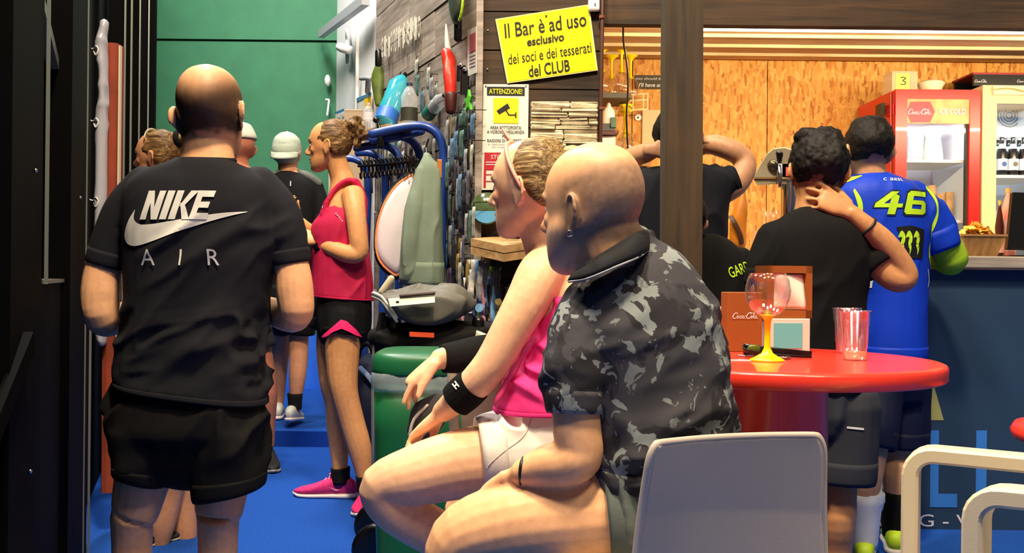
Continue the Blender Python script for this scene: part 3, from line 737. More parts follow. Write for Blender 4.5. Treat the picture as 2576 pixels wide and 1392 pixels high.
# ------------------------------------------------------------------ man in the black printed T-shirt, seen from behind
def man_black_tee():
    d = 2.55; q = lambda x, y, dd=0: P(x, y, d + dd)
    R = person(d, 490, 'man seen from behind in black T-shirt with big white back print and black shorts')
    M = headM(q(531, 287), (.06, 1, -.06), (-.08, 0, 1), 1.075)
    Z = lambda x, y, z, dd=0: Vector((q(x, y, dd).x, d + dd, z))
    sk = head_geo(M)
    sk.append(loft(lr(d, [(468, 318, 592, 330, .055, .02), (461, 360, 588, 365, .062, .01), (458, 392, 588, 394, .06, 0), (440, 425, 600, 425, .07, 0), (385, 475, 645, 475, .085, 0), (350, 640, 650, 640, .11), (350, 900, 640, 900, .11), (330, 1050, 640, 1050, .11)]), 22, 3))
    la = [q(330, 520), q(268, 650), q(252, 750, -.01), q(262, 806, .0), q(310, 795, .13), q(385, 760, .26)]
    ra = [q(672, 520), q(728, 650), q(742, 740, -.01), q(741, 795, .0), q(690, 785, .13), q(610, 755, .26)]
    for a in (la, ra): sk.append(tube(a, [.046, .0465, .050, .044, .040, .028], 16, 5))
    sk += hand(la[-1], (.6, .75, .1), (0, -.2, -1), 1, 1.0); sk += hand(ra[-1], (-.6, .75, .1), (0, -.2, -1), -1, 1.0)
    for x0, x1, x2 in ((385, 342, 332), (575, 552, 548)):
        sk.append(tube([q(x0, 1090), q(x1, 1280), Z(x2, 1390, .40), Z(x2, 1390, .30, .02), Z(x2, 1392, .2, -.015), Z(x2, 1392, .07, .0)], [.085, .064, .056, .052, .05, .035], 16, 4))
        sk.append(tube([Z(x2, 1392, .045, -.05), Z(x2, 1392, .04, .08), Z(x2, 1392, .03, .18)], [.035, .038, .025], 12, 3))
    def tonsure(p):
        low = sstep(-.066, -.046, p[:, 2] + .012 * (vnoise(p * 70, 2) - .5)); front = 1 - sstep(.005, .035, p[:, 1] - .35 * np.clip(p[:, 2], 0, 1))
        ang = np.sqrt((p[:, 0] * 1.15) ** 2 + ((p[:, 1] + .035) * .75) ** 2 + ((.112 - p[:, 2]) * .95) ** 2)
        crown = sstep(.045, .118, ang + .006 * (vnoise(p * 40, 5) - .5))
        return low * front * crown * .93 * (np.abs(p[:, 0]) < .0805)
    hw = [(tonsure, '1c1815')]
    ob('body', solid(sk, .0048, 2, sculpt(M), head_col('e8b084', M, hair=hw)), M_skin, R)
    tee = [loft(lr(d, [(448, 400, 585, 402, .062, .0), (424, 412, 604, 414, .085, 0), (360, 436, 662, 438, .10, 0), (322, 475, 698, 478, .118, 0), (315, 560, 704, 565, .135), (318, 650, 698, 655, .138), (321, 730, 676, 735, .136), (322, 820, 664, 830, .134), (311, 895, 664, 915, .135), (303, 945, 668, 985, .14), (298, 968, 670, 1020, .143)]), 32, 4, 2.5, ('flat', 'open'))]
    tee.append(tube([q(372, 462), q(318, 530), q(284, 610), q(266, 672)], [.054, .058, .056, .054], 18, 4, ('round', 'open')))
    tee.append(tube([q(645, 462), q(698, 530), q(722, 610), q(732, 668)], [.054, .057, .055, .053], 18, 4, ('round', 'open')))
    low = lambda co: sstep(1.15, .95, co[:, 2])
    me = solid(tee, .006, 5, chain(wrinkles(.042, 21, (1, 0, .2), .11, 4, lambda co: sstep(1.02, .88, co[:, 2]) * sstep(.735, .79, co[:, 2] + .12 * (co[:, 0] + .83))), wrinkles(.032, 17, (.8, 0, .6), .15, 8, lambda co: sstep(1.30, 1.1, co[:, 2]) * np.where(np.abs(co[:, 0] + .83) > .205, sstep(1.10, 1.15, co[:, 2]), sstep(.735, .79, co[:, 2])))))
    T = ob('t_shirt', me, M_char, R)
    ob('collar', mesh(tube([q(516, 404) + Vector((.0755 * math.cos(t), .066 * math.sin(t), .006 * math.sin(t))) for t in [i * math.pi / 10 for i in range(21)]], [.0075] * 21, 10, 2)), M_char, T, smooth=True)
    M_print = mat('white_shirt_print', 'dcdcd8', .6, var=.06, scale=30)
    n = (0, -1, 0); s = d / F
    def dec(name, g, px, py, w_, h_): return decal(name, fit2d(g, w_ * s, h_ * s), P(px, py, d), (1, 0, 0), (0, 0, 1), me, M_print, T, .0055, .0048 if 'letter' in name else .003)
    # four heavy slanted letters, then the tick, then three thin letters
    def cap(pp): return [poly2d(p) for p in pp]
    sl = .28
    def L(x0, polys): return join(*[poly2d([(x0 + x + sl * y, y) for x, y in p]) for p in polys])
    N4 = [L(0, [[(0, 0), (.24, 0), (.24, 1), (0, 1)], [(.24, 1), (.2, .7), (.44, 0), (.48, .3)], [(.44, 0), (.68, 0), (.68, 1), (.44, 1)]]),
          L(.76, [[(0, 0), (.26, 0), (.26, 1), (0, 1)]]),
          L(1.10, [[(0, 0), (.25, 0), (.25, 1), (0, 1)], [(.25, .45), (.5, 1), (.78, 1), (.45, .5)], [(.25, .58), (.45, .5), (.78, 0), (.5, 0)]]),
          L(1.86, [[(0, 0), (.22, 0), (.22, 1), (0, 1)], [(.22, 0), (.62, 0), (.62, .22), (.22, .22)], [(.22, .4), (.56, .4), (.56, .61), (.22, .61)], [(.22, .78), (.62, .78), (.62, 1), (.22, 1)]])]
    allw = join(*N4); xs = [v.x for v in allw[0]]; x0, x1 = min(xs), max(xs)
    for g in N4:
        gx = [v.x for v in g[0]]; w_ = (max(gx) - min(gx)) / (x1 - x0) * 181; cxx = 398 + ((max(gx) + min(gx)) / 2 - x0) / (x1 - x0) * 181
        dec('printed_letter', g, cxx, 525, w_, 70)
    sw = [(380, 536), (362, 562), (352, 585), (350, 603), (358, 617), (376, 624), (400, 622), (440, 610), (500, 588), (560, 566), (610, 550), (650, 539), (600, 541), (545, 550), (480, 562), (430, 569), (400, 572), (384, 566), (378, 553)]
    up_ = [(380, 536), (362, 562), (352, 585), (350, 603), (358, 617), (376, 624), (400, 622), (440, 610), (500, 588), (560, 566), (610, 550), (650, 539)]
    lo_ = [(380, 536), (379, 545), (378, 553), (380, 561), (386, 567), (394, 571), (404, 573), (435, 571), (480, 563), (545, 551), (600, 542), (650, 538)]
    A, B = catmull(up_, 5), catmull(lo_, 5)
    V = [Vector((a[0], -a[1], 0)) for a in A] + [Vector((b[0], -b[1], 0)) for b in B]; k = len(A)
    dec('printed_tick', (V, [(i, i + 1, k + i + 1, k + i) for i in range(k - 1)]), 500, 580, 300, 88)
    for ch, x, w_ in (('A', 420, 36), ('I', 501, 5), ('R', 578, 26)): dec('printed_letter', text2d(ch, 1), x, 650, w_, 38)
    sh = [loft(lr(d, [(318, 950, 652, 960, .11), (300, 1005, 660, 1015, .125), (284, 1080, 668, 1080, .142), (300, 1110, 655, 1110, .12)]), 26, 4, 2.6),
          loft(lr(d, [(286, 1080, 470, 1080, .13), (290, 1130, 452, 1145, .12), (296, 1178, 432, 1222, .112)]), 20, 4, 2.4, ('round', 'open')),
          loft(lr(d, [(474, 1080, 668, 1080, .13), (484, 1150, 668, 1150, .125), (494, 1258, 662, 1226, .116)]), 20, 4, 2.4, ('round', 'open')),
          loft(lr(d, [(278, 972, 320, 965, .03), (266, 1010, 330, 1010, .05), (272, 1050, 330, 1060, .04)]), 12, 3)]
    me = solid(sh, .006, 4, wrinkles(.04, 15, (.5, 0, 1), .2, 22, lambda co: sstep(.50, .58, co[:, 2]) * sstep(.76, .68, co[:, 2]))); S = ob('shorts', me, M_blk2, R)
    ob('phone', mesh(boxg(P(600, 745, d + .36), (.075, .01, .15), Euler((.9, 0, .3)).to_matrix(), .004)), mat('black_glass', '08080a', .1), R)
man_black_tee()

# ------------------------------------------------------------------ seated man in camouflage polo
def camo_mat():
    m = mat('camo_cloth', '3a383c', .8, spec=.3); N, L, b = nodes(m)
    tc = N.new('ShaderNodeTexCoord'); mp = N.new('ShaderNodeMapping'); mp.inputs['Rotation'].default_value = (.2, .5, .3); L.new(tc.outputs['Object'], mp.inputs[0])
    def mask(scale, lo, hi, w_):
        n = N.new('ShaderNodeTexNoise'); n.inputs['Scale'].default_value = scale; n.inputs['Detail'].default_value = 3.5; n.inputs['Roughness'].default_value = .55; n.inputs['Distortion'].default_value = .8
        a = N.new('ShaderNodeVectorMath'); a.inputs[1].default_value = (w_, w_ * 2, w_ * .5); L.new(mp.outputs[0], a.inputs[0]); L.new(a.outputs[0], n.inputs['Vector'])
        r = N.new('ShaderNodeMapRange'); r.inputs[1].default_value = lo; r.inputs[2].default_value = hi; L.new(n.outputs[0], r.inputs[0]); return r.outputs[0]
    def mix(f, a, c):
        x = N.new('ShaderNodeMix'); x.data_type = 'RGBA'; L.new(f, x.inputs[0])
        if isinstance(a, str): x.inputs[6].default_value = (*lin(a), 1)
        else: L.new(a, x.inputs[6])
        x.inputs[7].default_value = (*lin(c), 1); return x.outputs[2]
    c = mix(mask(9, .50, .53, 3), '37363c', '232227'); c = mix(mask(17, .578, .592, 7), c, '787f80'); c = mix(mask(28, .61, .63, 11), c, '686e70')
    L.new(c, b.inputs['Base Color']); return m
def man_camo():
    d = 1.87; q = lambda x, y, dd=0: P(x, y, d + dd)
    R = person(d, 1600, 'bald man with earring seated in grey camouflage polo shirt and grey-green shorts')
    f = Vector((-.74, .67, -.05)); M = headM(q(1490, 525), f, (-.02, 0, 1), 1.07)
    sk = head_geo(M, jaw=1.12)
    ax = (Vector((1, 0, 0)), Vector((0, 1, 0)))
    sk.append(tube([q(1500, 540, .01), q(1518, 600, .0), q(1545, 660, .01), q(1575, 740, .02)], [(.074, .072), (.076, .074), (.085, .08), (.10, .09)], 20, 4, ref=(1, 0, 0)))
    sk.append(ball(q(1475, 610, .03), (.062, .062, .045)))
    sk.append(loft(lr(d, [(1450, 720, 1740, 690, .10, .02), (1430, 820, 1790, 800, .12), (1450, 1000, 1810, 1000, .12), (1480, 1180, 1810, 1180, .13), (1500, 1300, 1800, 1300, .13)]), 24, 3))
    sk.append(tube([q(1500, 790, -.02), q(1458, 940, -.06), q(1452, 1060, -.075), q(1458, 1130, -.075), q(1440, 1160, -.075), q(1380, 1172, -.055), q(1315, 1190, -.03)], [.062, .053, .048, .047, .046, .041, .027], 18, 4))
    sk += hand(q(1312, 1194, -.02), (-.42, .80, -.42), (.1, -.4, -.9), 1, .98, (12, 18, 15))
    K = q(1160, 1368, .02)
    sk.append(tube([q(1690, 1260, -.02), q(1560, 1285, -.02), q(1400, 1302, -.01), q(1270, 1322, .0), K, K + Vector((-.01, .02, -.1)), K + Vector((.03, .05, -.24)), K + Vector((.05, .06, -.40))], [.11, .094, .088, .082, .068, .056, .055, .036], 20, 4))
    sk.append(tube([K + Vector((.07, .06, -.43)), K + Vector((-.03, .10, -.45)), K + Vector((-.13, .14, -.46))], [.035, .036, .026], 12, 3))
    r0 = q(1720, 1300, .08); r1 = Vector((.22, 2.22, .44))
    sk.append(tube([r0, (r0 + r1) / 2, r1, r1 + Vector((.01, .01, -.12)), r1 + Vector((.05, .02, -.36))], [.1, .085, .066, .056, .036], 16, 4))
    st = [(lambda p: .80 * (1 - sstep(.030, .072, p[:, 2] + .3 * np.clip(p[:, 1], -1, .06))) * sstep(-.085, -.05, p[:, 2]) * (1 - sstep(.0, .035, p[:, 1])) * (.8 + .25 * vnoise(p * 160, 7)), '6f5d50'),
          (lambda p: .55 * (1 - sstep(-.045, -.02, p[:, 2])) * sstep(.0, .03, p[:, 1]) * (.7 + .3 * vnoise(p * 160, 9)), 'a89c90')]
    ob('body', solid(sk, .0045, 3, sculpt(M), head_col('e6ae80', M, hair=st)), M_skin, R); eyes(R, M)
    lobe = M @ Vector((-.081, -.010, -.049))
    ob('earring', mesh(tube([lobe + Vector((.0058 * math.cos(a), -.002, .0058 * math.sin(a))) for a in [i * math.pi / 5 for i in range(11)]], .0014, 6, 1)), M_chrome, R, smooth=True)
    po = [loft(lr(d, [(1475, 668, 1648, 600, .07, .03), (1442, 715, 1712, 640, .105, .02), (1425, 770, 1768, 715, .125, .01), (1432, 850, 1802, 800, .138), (1450, 930, 1822, 900, .142), (1462, 1020, 1836, 1010, .145), (1476, 1110, 1840, 1110, .15), (1490, 1215, 1836, 1220, .15)]), 34, 4, 2.4, ('round', 'open')),
          tube([q(1500, 770, -.01), q(1462, 850, -.045), q(1450, 950, -.068), q(1448, 1044, -.075)], [.068, .066, .061, .056], 22, 4, ('round', 'open'))]
    wr1 = wrinkles(.045, 24, (1, 0, .22), .11, 31, lambda co: sstep(.98, .85, co[:, 2]) * np.where(co[:, 0] < .19, sstep(.80, .86, co[:, 2]), 1))
    wr2 = wrinkles(.036, 22, (.8, 0, .55), .13, 37, lambda co: sstep(1.10, .95, co[:, 2]) * sstep(.1, .25, co[:, 0]))
    me = solid(po, .0055, 4, chain(wr1, wr2)); T = ob('polo_shirt', me, camo_mat(), R)
    # turned-down collar: a band round the neck that falls outwards
    mc = cloth('collar_knit', '1b1c20', .8); inner = [(1634, 582, .06), (1600, 592, -.07), (1540, 630, -.10), (1480, 668, -.085), (1452, 690, -.05)]
    outer = [(1648, 604, .07), (1616, 640, -.095), (1545, 672, -.128), (1478, 700, -.115), (1430, 708, -.07)]
    I, O = catmull([q(*p) for p in inner], 6), catmull([q(*p) for p in outer], 6)
    def cf_(u, v):
        i = min(int(u * (len(I) - 1) + .5), len(I) - 1); a, b = Vector(I[i]), Vector(O[i]); m_ = (a + b) / 2 + Vector((0, -.012, .012))
        return (a * (1 - v) ** 2 + m_ * 2 * v * (1 - v) + b * v * v)
    ob('collar', mesh(shell(cf_, len(I) - 1, 5, .006)), mc, T, smooth=True)
    ob('collar_stand', mesh(tube([q(1630, 590, .04), q(1600, 598, -.066), q(1540, 636, -.092), q(1480, 672, -.08)], [.010] * 4, 8, 4)), mc, T, smooth=True)
    ob('collar_piping', mesh(tube([Vector(o) + Vector((0, -.003, -.001)) for o in O[::3]], .0022, 6, 2)), mat('piping_grey', '8a8a8c', .6), T, smooth=True)
    so = [loft(lr(d, [(1480, 1180, 1840, 1190, .145), (1492, 1290, 1836, 1290, .15), (1560, 1370, 1830, 1370, .15)]), 24, 3, 2.4),
          tube([q(1690, 1270, -.02), q(1600, 1285, -.02), q(1515, 1292, -.02)], [.122, .118, .108], 22, 4, ('round', 'open'))]
    me = solid(so, .006, 4, wrinkles(.03, 16, (0, 0, 1), .2, 41, lambda co: sstep(.17, .22, co[:, 0]))); ob('shorts', me, cloth('grey_green_shorts', '5c645f', .75), R)
    ob('bracelet', mesh(tube([q(1316, 1190, -.03) + Vector((.006 * math.cos(a), .03 * math.cos(a + .4), .03 * math.sin(a))) for a in [i * math.pi / 6 for i in range(13)]], .004, 8, 1)), mat('black_cord', '101012', .5), R, smooth=True)
man_camo()

# ------------------------------------------------------------------ seated woman in pink
def woman_pink():
    d = 2.32; q = lambda x, y, dd=0: P(x, y, d + dd)
    R = person(d, 1350, 'seated woman in bright pink tank top, white shorts and pink headband')
    M = headM(q(1332, 474), (-.86, .50, -.04), (-.03, 0, 1), 1.0)
    sk = head_geo(M, True)
    sk.append(tube([q(1345, 510, .02), q(1358, 570, .02), q(1385, 640, .03), q(1420, 720, .03)], [(.052, .055), (.052, .055), (.062, .062), (.085, .075)], 18, 4, ref=(1, 0, 0)))
    sk.append(loft(lr(d, [(1330, 668, 1500, 640, .075, .03), (1335, 740, 1520, 720, .10, .03), (1330, 840, 1500, 830, .105, .03), (1300, 960, 1490, 960, .105, .03), (1280, 1090, 1500, 1090, .12, .03), (1290, 1180, 1510, 1180, .12, .03)]), 22, 3))
    # left arm resting on the thigh
    sk.append(tube([q(1392, 668, -.01), q(1360, 690, -.05), q(1325, 760, -.075), q(1275, 850, -.085), q(1238, 915, -.085), q(1200, 960, -.075), q(1150, 1005, -.05), q(1112, 1038, -.015)], [.058, .056, .052, .046, .0435, .041, .033, .026], 18, 4))
    sk += hand(q(1108, 1042, -.012), (-.70, .30, -.64), (-.35, .15, -.92), -1, .88, (8, 14, 12), 20)
    # right arm, hand hanging
    sk.append(tube([q(1440, 690, .10), q(1400, 800, .18), q(1300, 880, .2), q(1215, 890, .16), q(1150, 898, .14), q(1104, 904, .12)], [.05, .045, .042, .04, .034, .027], 16, 4))
    sk += hand(q(1106, 902, .12), (-.78, -.1, -.60), (.58, .16, -.80), 1, .98, (22, 10, 6), 18, .04, (-4, 14, 26, 36))
    # legs
    K = q(962, 1222, -.06)
    sk.append(tube([q(1400, 1130, .0), q(1290, 1150, -.03), q(1160, 1168, -.05), q(1050, 1195, -.055), K, q(985, 1275, -.04), q(1075, 1330, .0), q(1190, 1400, .06), q(1260, 1480, .08)], [.10, .092, .083, .073, .054, .055, .058, .05, .036], 20, 4))
    sk.append(tube([q(1262, 1480, .08), q(1220, 1500, .10), q(1160, 1520, .12)], [.034, .035, .025], 12, 3))
    sk.append(tube([q(1420, 1150, .16), q(1300, 1200, .18), q(1200, 1250, .16), q(1170, 1300, .16), q(1230, 1400, .2), q(1290, 1480, .24)], [.09, .08, .06, .052, .05, .036], 16, 4))
    ob('body', solid(sk, .0047, 3, sculpt(M), head_col('f2c098', M, 'c07068', '8a6a4a', None, .35)), M_skin, R); eyes(R, M, '5a7080')
    H = [hair_cap(M, .006, .044, -.055, .010, .9)]
    hairob('hair', solid(H, .0042, 2, strand(.006, M, (110, 12, 110), 2)), M_hblond, M, R)
    bun = [xf(ball((.02, -.116, .058), (.034, .030, .030)), M), xf(ball((-.012, -.124, .066), (.026, .026, .026)), M)]
    hairob('hair_bun', solid(bun, .004, 1, strand(.014, M, (70, 70, 40), 5)), hair_mat('hair_bun_blond', '7a603a', 'c0a670', 'ead8a8', (60, 60, 60)), M, R)
    pk = mat('pink_band', 'f09a88', .45)
    pts = [M @ Vector((.0895 * math.sin(a), -.022 + .066 * math.cos(a), .004 + .112 * math.cos(a))) for a in [-1.74 + i * .29 for i in range(13)]]
    ob('headband', mesh(tube(pts, [.0052] * 13, 8, 3)), pk, R, smooth=True)
    a = pts[6]
    ob('headband_tail', mesh(tube([a, a + (M.to_3x3() @ Vector((0, .012, .014))), a + (M.to_3x3() @ Vector((0, .026, .036)))], [.005, .006, .0025], 8, 3)), pk, R, smooth=True)
    M_pink = cloth('pink_jersey', 'f23a8e', .7, .06)
    tp = [loft(lr(d, [(1376, 738, 1520, 730, .098, .03), (1350, 800, 1520, 790, .112, .025), (1315, 870, 1515, 870, .118, .02), (1272, 950, 1510, 950, .12, .01), (1244, 1010, 1505, 1015, .125, .0), (1240, 1034, 1500, 1036, .125, .0)]), 28, 4, 2.2, ('open', 'open'))]
    me = solid(tp, .005, 3, wrinkles(.045, 22, (.8, 0, -.5), .15, 51, lambda co: sstep(.735, .80, co[:, 2]))); T = ob('tank_top', me, M_pink, R)
    ob('lace_trim', mesh(tube([q(1345, 850, -.085), q(1325, 880, -.09), q(1308, 905, -.09), q(1292, 935, -.095), q(1275, 960, -.095), q(1255, 1000, -.10), q(1246, 1020, -.10)], [.006, .009, .006, .009, .006, .009, .005], 8, 3)), mat('trim_rose', 'd8407c', .5), T, smooth=True)
    M_ws = cloth('white_shorts', 'f0ede6', .65, .03)
    so = [loft(lr(d, [(1262, 1032, 1505, 1030, .122, .01), (1240, 1090, 1510, 1090, .128, .01), (1260, 1170, 1520, 1180, .13, .01)]), 26, 3, 2.3),
          tube([q(1400, 1120, .0), q(1300, 1140, -.03), q(1200, 1150, -.045)], [(.112, .108), (.104, .1), (.103, .094)], 22, 4, ('round', 'open')),
          tube([q(1400, 1170, .14), q(1320, 1200, .15), q(1255, 1228, .15)], [.095, .088, .08], 18, 4, ('round', 'open'))]
    me = solid(so, .005, 4, wrinkles(.030, 17, (-.2, 0, 1), .2, 55, lambda co: sstep(-.10, -.05, co[:, 0]))); S = ob('shorts', me, M_ws, R)
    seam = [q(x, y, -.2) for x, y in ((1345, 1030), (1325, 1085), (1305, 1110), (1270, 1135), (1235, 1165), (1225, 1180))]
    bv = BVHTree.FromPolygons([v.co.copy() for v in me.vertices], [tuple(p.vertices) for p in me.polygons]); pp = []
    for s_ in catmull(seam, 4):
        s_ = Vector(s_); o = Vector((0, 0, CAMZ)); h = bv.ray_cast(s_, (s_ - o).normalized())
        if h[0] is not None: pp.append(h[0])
    if len(pp) > 2: ob('seam', mesh(tube(pp, .0016, 5, 1)), mat('seam_shade', 'c4c0b6', .8), S)  # seam line, its fine shadow put in as a greyer colour than the cloth
    def band(a, b, r, name, m_, f=1.06): return ob(name, mesh(tube([a, (a + b) / 2, b], [r, r * f, r], 20, 3, ('flat', 'flat'))), m_, R, smooth=False)
    wb_ = band(q(1193, 968, -.072), q(1148, 1008, -.049), .043, 'wristband', cloth('black_terry', '0a0a0c', .95, bump=.5), 1.05)
    decal('printed_mark', fit2d(text2d('H', 1, bold=.05), .012, .016), q(1146, 970, -.1), (.7, 0, .7), (-.7, 0, .7), wb_.data, M_wprint, wb_)
    sl = tube([q(1260, 884, .19), q(1200, 892, .16), q(1150, 899, .14), q(1114, 903, .124)], [.049, .048, .042, .037], 18, 4, ('flat', 'flat'))
    ob('arm_sleeve', mesh(sl), cloth('black_lace_knit', '121213', .9, bump=.6), R, smooth=True)
    nm = mat('nail_polish', 'f2e6e2', .2)
woman_pink()
# ------------------------------------------------------------------ woman in crimson tank top
def woman_crimson():
    d = 4.42; q = lambda x, y, dd=0: P(x, y, d + dd)
    R = person(d, 860, 'standing tanned woman in crimson tank top, black and pink shorts and pink running shoes')
    M = headM(q(828, 368), (-1, .12, -.05), (.03, 0, 1), .99)
    sk = head_geo(M, True)
    sk.append(tube([q(842, 395), q(852, 425), q(862, 455), q(866, 490)], [.052, .05, .058, .075], 16, 4))
    sk.append(loft(lr(d, [(830, 482, 902, 476, .07), (820, 512, 914, 502, .10), (803, 560, 920, 555, .118), (806, 640, 925, 640, .12), (805, 720, 928, 720, .125), (806, 800, 925, 800, .13)]), 20, 3))
    A = [q(888, 492, -.08), q(894, 535, -.13), q(900, 590, -.15), q(903, 634, -.15), q(878, 640, -.15), q(835, 625, -.12), q(800, 610, -.08)]
    sk.append(tube(A, [.055, .047, .043, .041, .041, .037, .027], 14, 4)); sk += hand(q(797, 608, -.08), (-.8, .2, .45), (.2, .4, -.6), 1, .85, (25, 35, 25))
    B = [q(858, 490, .12), q(836, 560, .16), q(826, 600, .16), q(800, 595, .12), q(770, 575, .06), q(757, 560, .04)]
    sk.append(tube(B, [.05, .043, .041, .038, .033, .026], 14, 4)); sk += hand(q(755, 557, .04), (-.5, -.1, .7), (.5, .3, .3), -1, .85, (25, 35, 25))
    z0 = lambda x, y, z, dd=0: Vector((q(x, y, dd).x, d + dd, z))
    sk.append(tube([q(868, 790, -.06), q(862, 870, -.07), q(862, 945, -.08), q(868, 995, -.08), q(885, 1060, -.07), q(905, 1130, -.07), q(917, 1200, -.07), q(920, 1232, -.07)], [.085, .08, .07, .062, .058, .054, .037, .036], 16, 4))
    sk.append(tube([q(845, 790, .08), q(836, 870, .08), q(838, 960, .07), q(848, 1020, .07), q(852, 1090, .08), q(855, 1170, .07), q(856, 1205, .07)], [.085, .076, .064, .056, .054, .037, .036], 16, 4))
    ob('body', solid(sk, .0055, 2, sculpt(M), head_col('d69a66', M, 'b86058', '6a4a30', None, .15)), M_skin, R); eyes(R, M)
    hairob('hair', solid([hair_cap(M, .008, .026, -.055, .012, .8)], .005, 2, strand(.008, M, (90, 12, 90), 2)), M_hbrown, M, R)
    bun = [xf(ball(p, r), M) for p, r in (((0, -.118, .075), (.042, .045, .045)), ((.01, -.142, .055), (.035, .03, .042)), ((0, -.125, .115), (.028, .028, .018)), ((.01, -.128, .015), (.03, .02, .035)))]
    hairob('hair_bun', solid(bun, .005, 1, strand(.03, M, (60, 60, 45), 5)), hair_mat('hair_bun_brown', '2a1a0d', '5e4426', 'b08a50', (70, 70, 70)), M, R)
    mt = cloth('crimson_jersey', 'b81c48', .7, .06)
    tp = [loft(lr(d, [(822, 520, 908, 520, .10), (804, 545, 915, 535, .128), (786, 572, 924, 570, .14), (788, 622, 926, 620, .135), (785, 680, 932, 680, .14), (782, 735, 938, 748, .145), (784, 746, 938, 758, .145)]), 26, 4, 2.2, ('dome', 'open'))]
    for sd in (-.088, .088):
        tp.append(tube([q(812, 540, sd), q(826, 505, sd * .95), q(846, 474, sd * .85), q(872, 456, sd * .78), q(896, 462, sd * .7), q(912, 500, sd * .6), q(916, 545, sd * .6)], [(.020, .013)] * 7, 10, 4, ref=(0, 1, 0)))
    me = solid(tp, .0055, 2, wrinkles(.018, 20, (.4, 0, 1), .25, 61)); T = ob('tank_top', me, mt, R)
    decal('printed_mark', fit2d(text2d('H', 1, bold=.05), .018, .012), q(818, 524), (1, 0, -.1), (.1, 0, 1), me, M_wprint, T)
    for k in range(5): ob('eyelet', mesh(ball(q(845 + k * 4, 538 + k * 4.5, -.135), .004, n=6, h=4)), M_wprint, T)
    so = [loft(lr(d, [(800, 735, 934, 740, .135), (798, 790, 934, 790, .14), (802, 830, 930, 830, .14)]), 22, 3, 2.3),
          tube([q(868, 790, -.06), q(866, 822, -.065), q(864, 836, -.065)], [.092, .095, .098], 18, 3, ('round', 'open')), tube([q(838, 790, .08), q(826, 836, .08)], [.09, .09], 18, 3, ('round', 'open'))]
    ob('shorts', solid(so, .006, 2, wrinkles(.01, 18, (0, 0, 1), .25, 66)), M_blk2, R)
    th = mesh(tube([q(868, 790, -.06), q(866, 822, -.065), q(863, 850, -.066), q(862, 870, -.067)], [.104, .107, .106, .102], 40, 4), 'liner_form')
    s = d / F; g = [(817, 848), (822, 840), (845, 822), (868, 802), (882, 806), (903, 826), (916, 846), (905, 842), (888, 832), (870, 824), (850, 832), (832, 844)]
    cen = (866.5, 825); V = [Vector(((x - cen[0]) * s, -(y - cen[1]) * s, 0)) for x, y in g]
    decal('short_liner', (V, [tuple(range(len(V)))]), q(*cen, -.065), (1, 0, 0), (0, 0, 1), th, cloth('hot_pink_liner', 'ff2f78', .6), R, .008, .004)
    ps = cloth('pink_mesh_shoe', 'e03478', .6, .25, 90); sol = mat('white_sole', 'e8dcd8', .5)
    shoe(R, z0(890, 1250, .0, .07), z0(742, 1250, .0, .10), ps, sol, lace=mat('pink_lace', 'ff8ab0', .6), stripe=mat('pink_mark', 'ff9ab8', .5))
    shoe(R, z0(940, 1280, .0, -.03), z0(900, 1300, .0, -.30), ps, sol)
    for c, dd in ((856, .07), (920, -.07)):
        y = 1195 if dd > 0 else 1215
        ob('sock', mesh(tube([q(c, y - 18, dd), q(c + 1, y, dd), q(c + 2, y + 22, dd)], [.047, .044, .043], 14, 3, ('flat', 'flat'))), M_blk, R, smooth=True)
    ob('watch_case', mesh(lathe([(.021, -.006), (.021, .006), (.017, .009)], q(800, 622, -.115), 20, True, (-.2, -1, .1))), mat('black_glass', '08080a', .1), R, smooth=True)
    ob('watch_strap', mesh(tube([q(806, 612, -.085) + Vector((.012 * math.sin(a), .033 * math.cos(a), .032 * math.sin(a))) for a in [i * math.pi / 6 for i in range(13)]], [(.010, .003)] * 13, 8, 1, ref=(1, 0, 0))), mat('pale_strap', 'd8c890', .5), R)
woman_crimson()
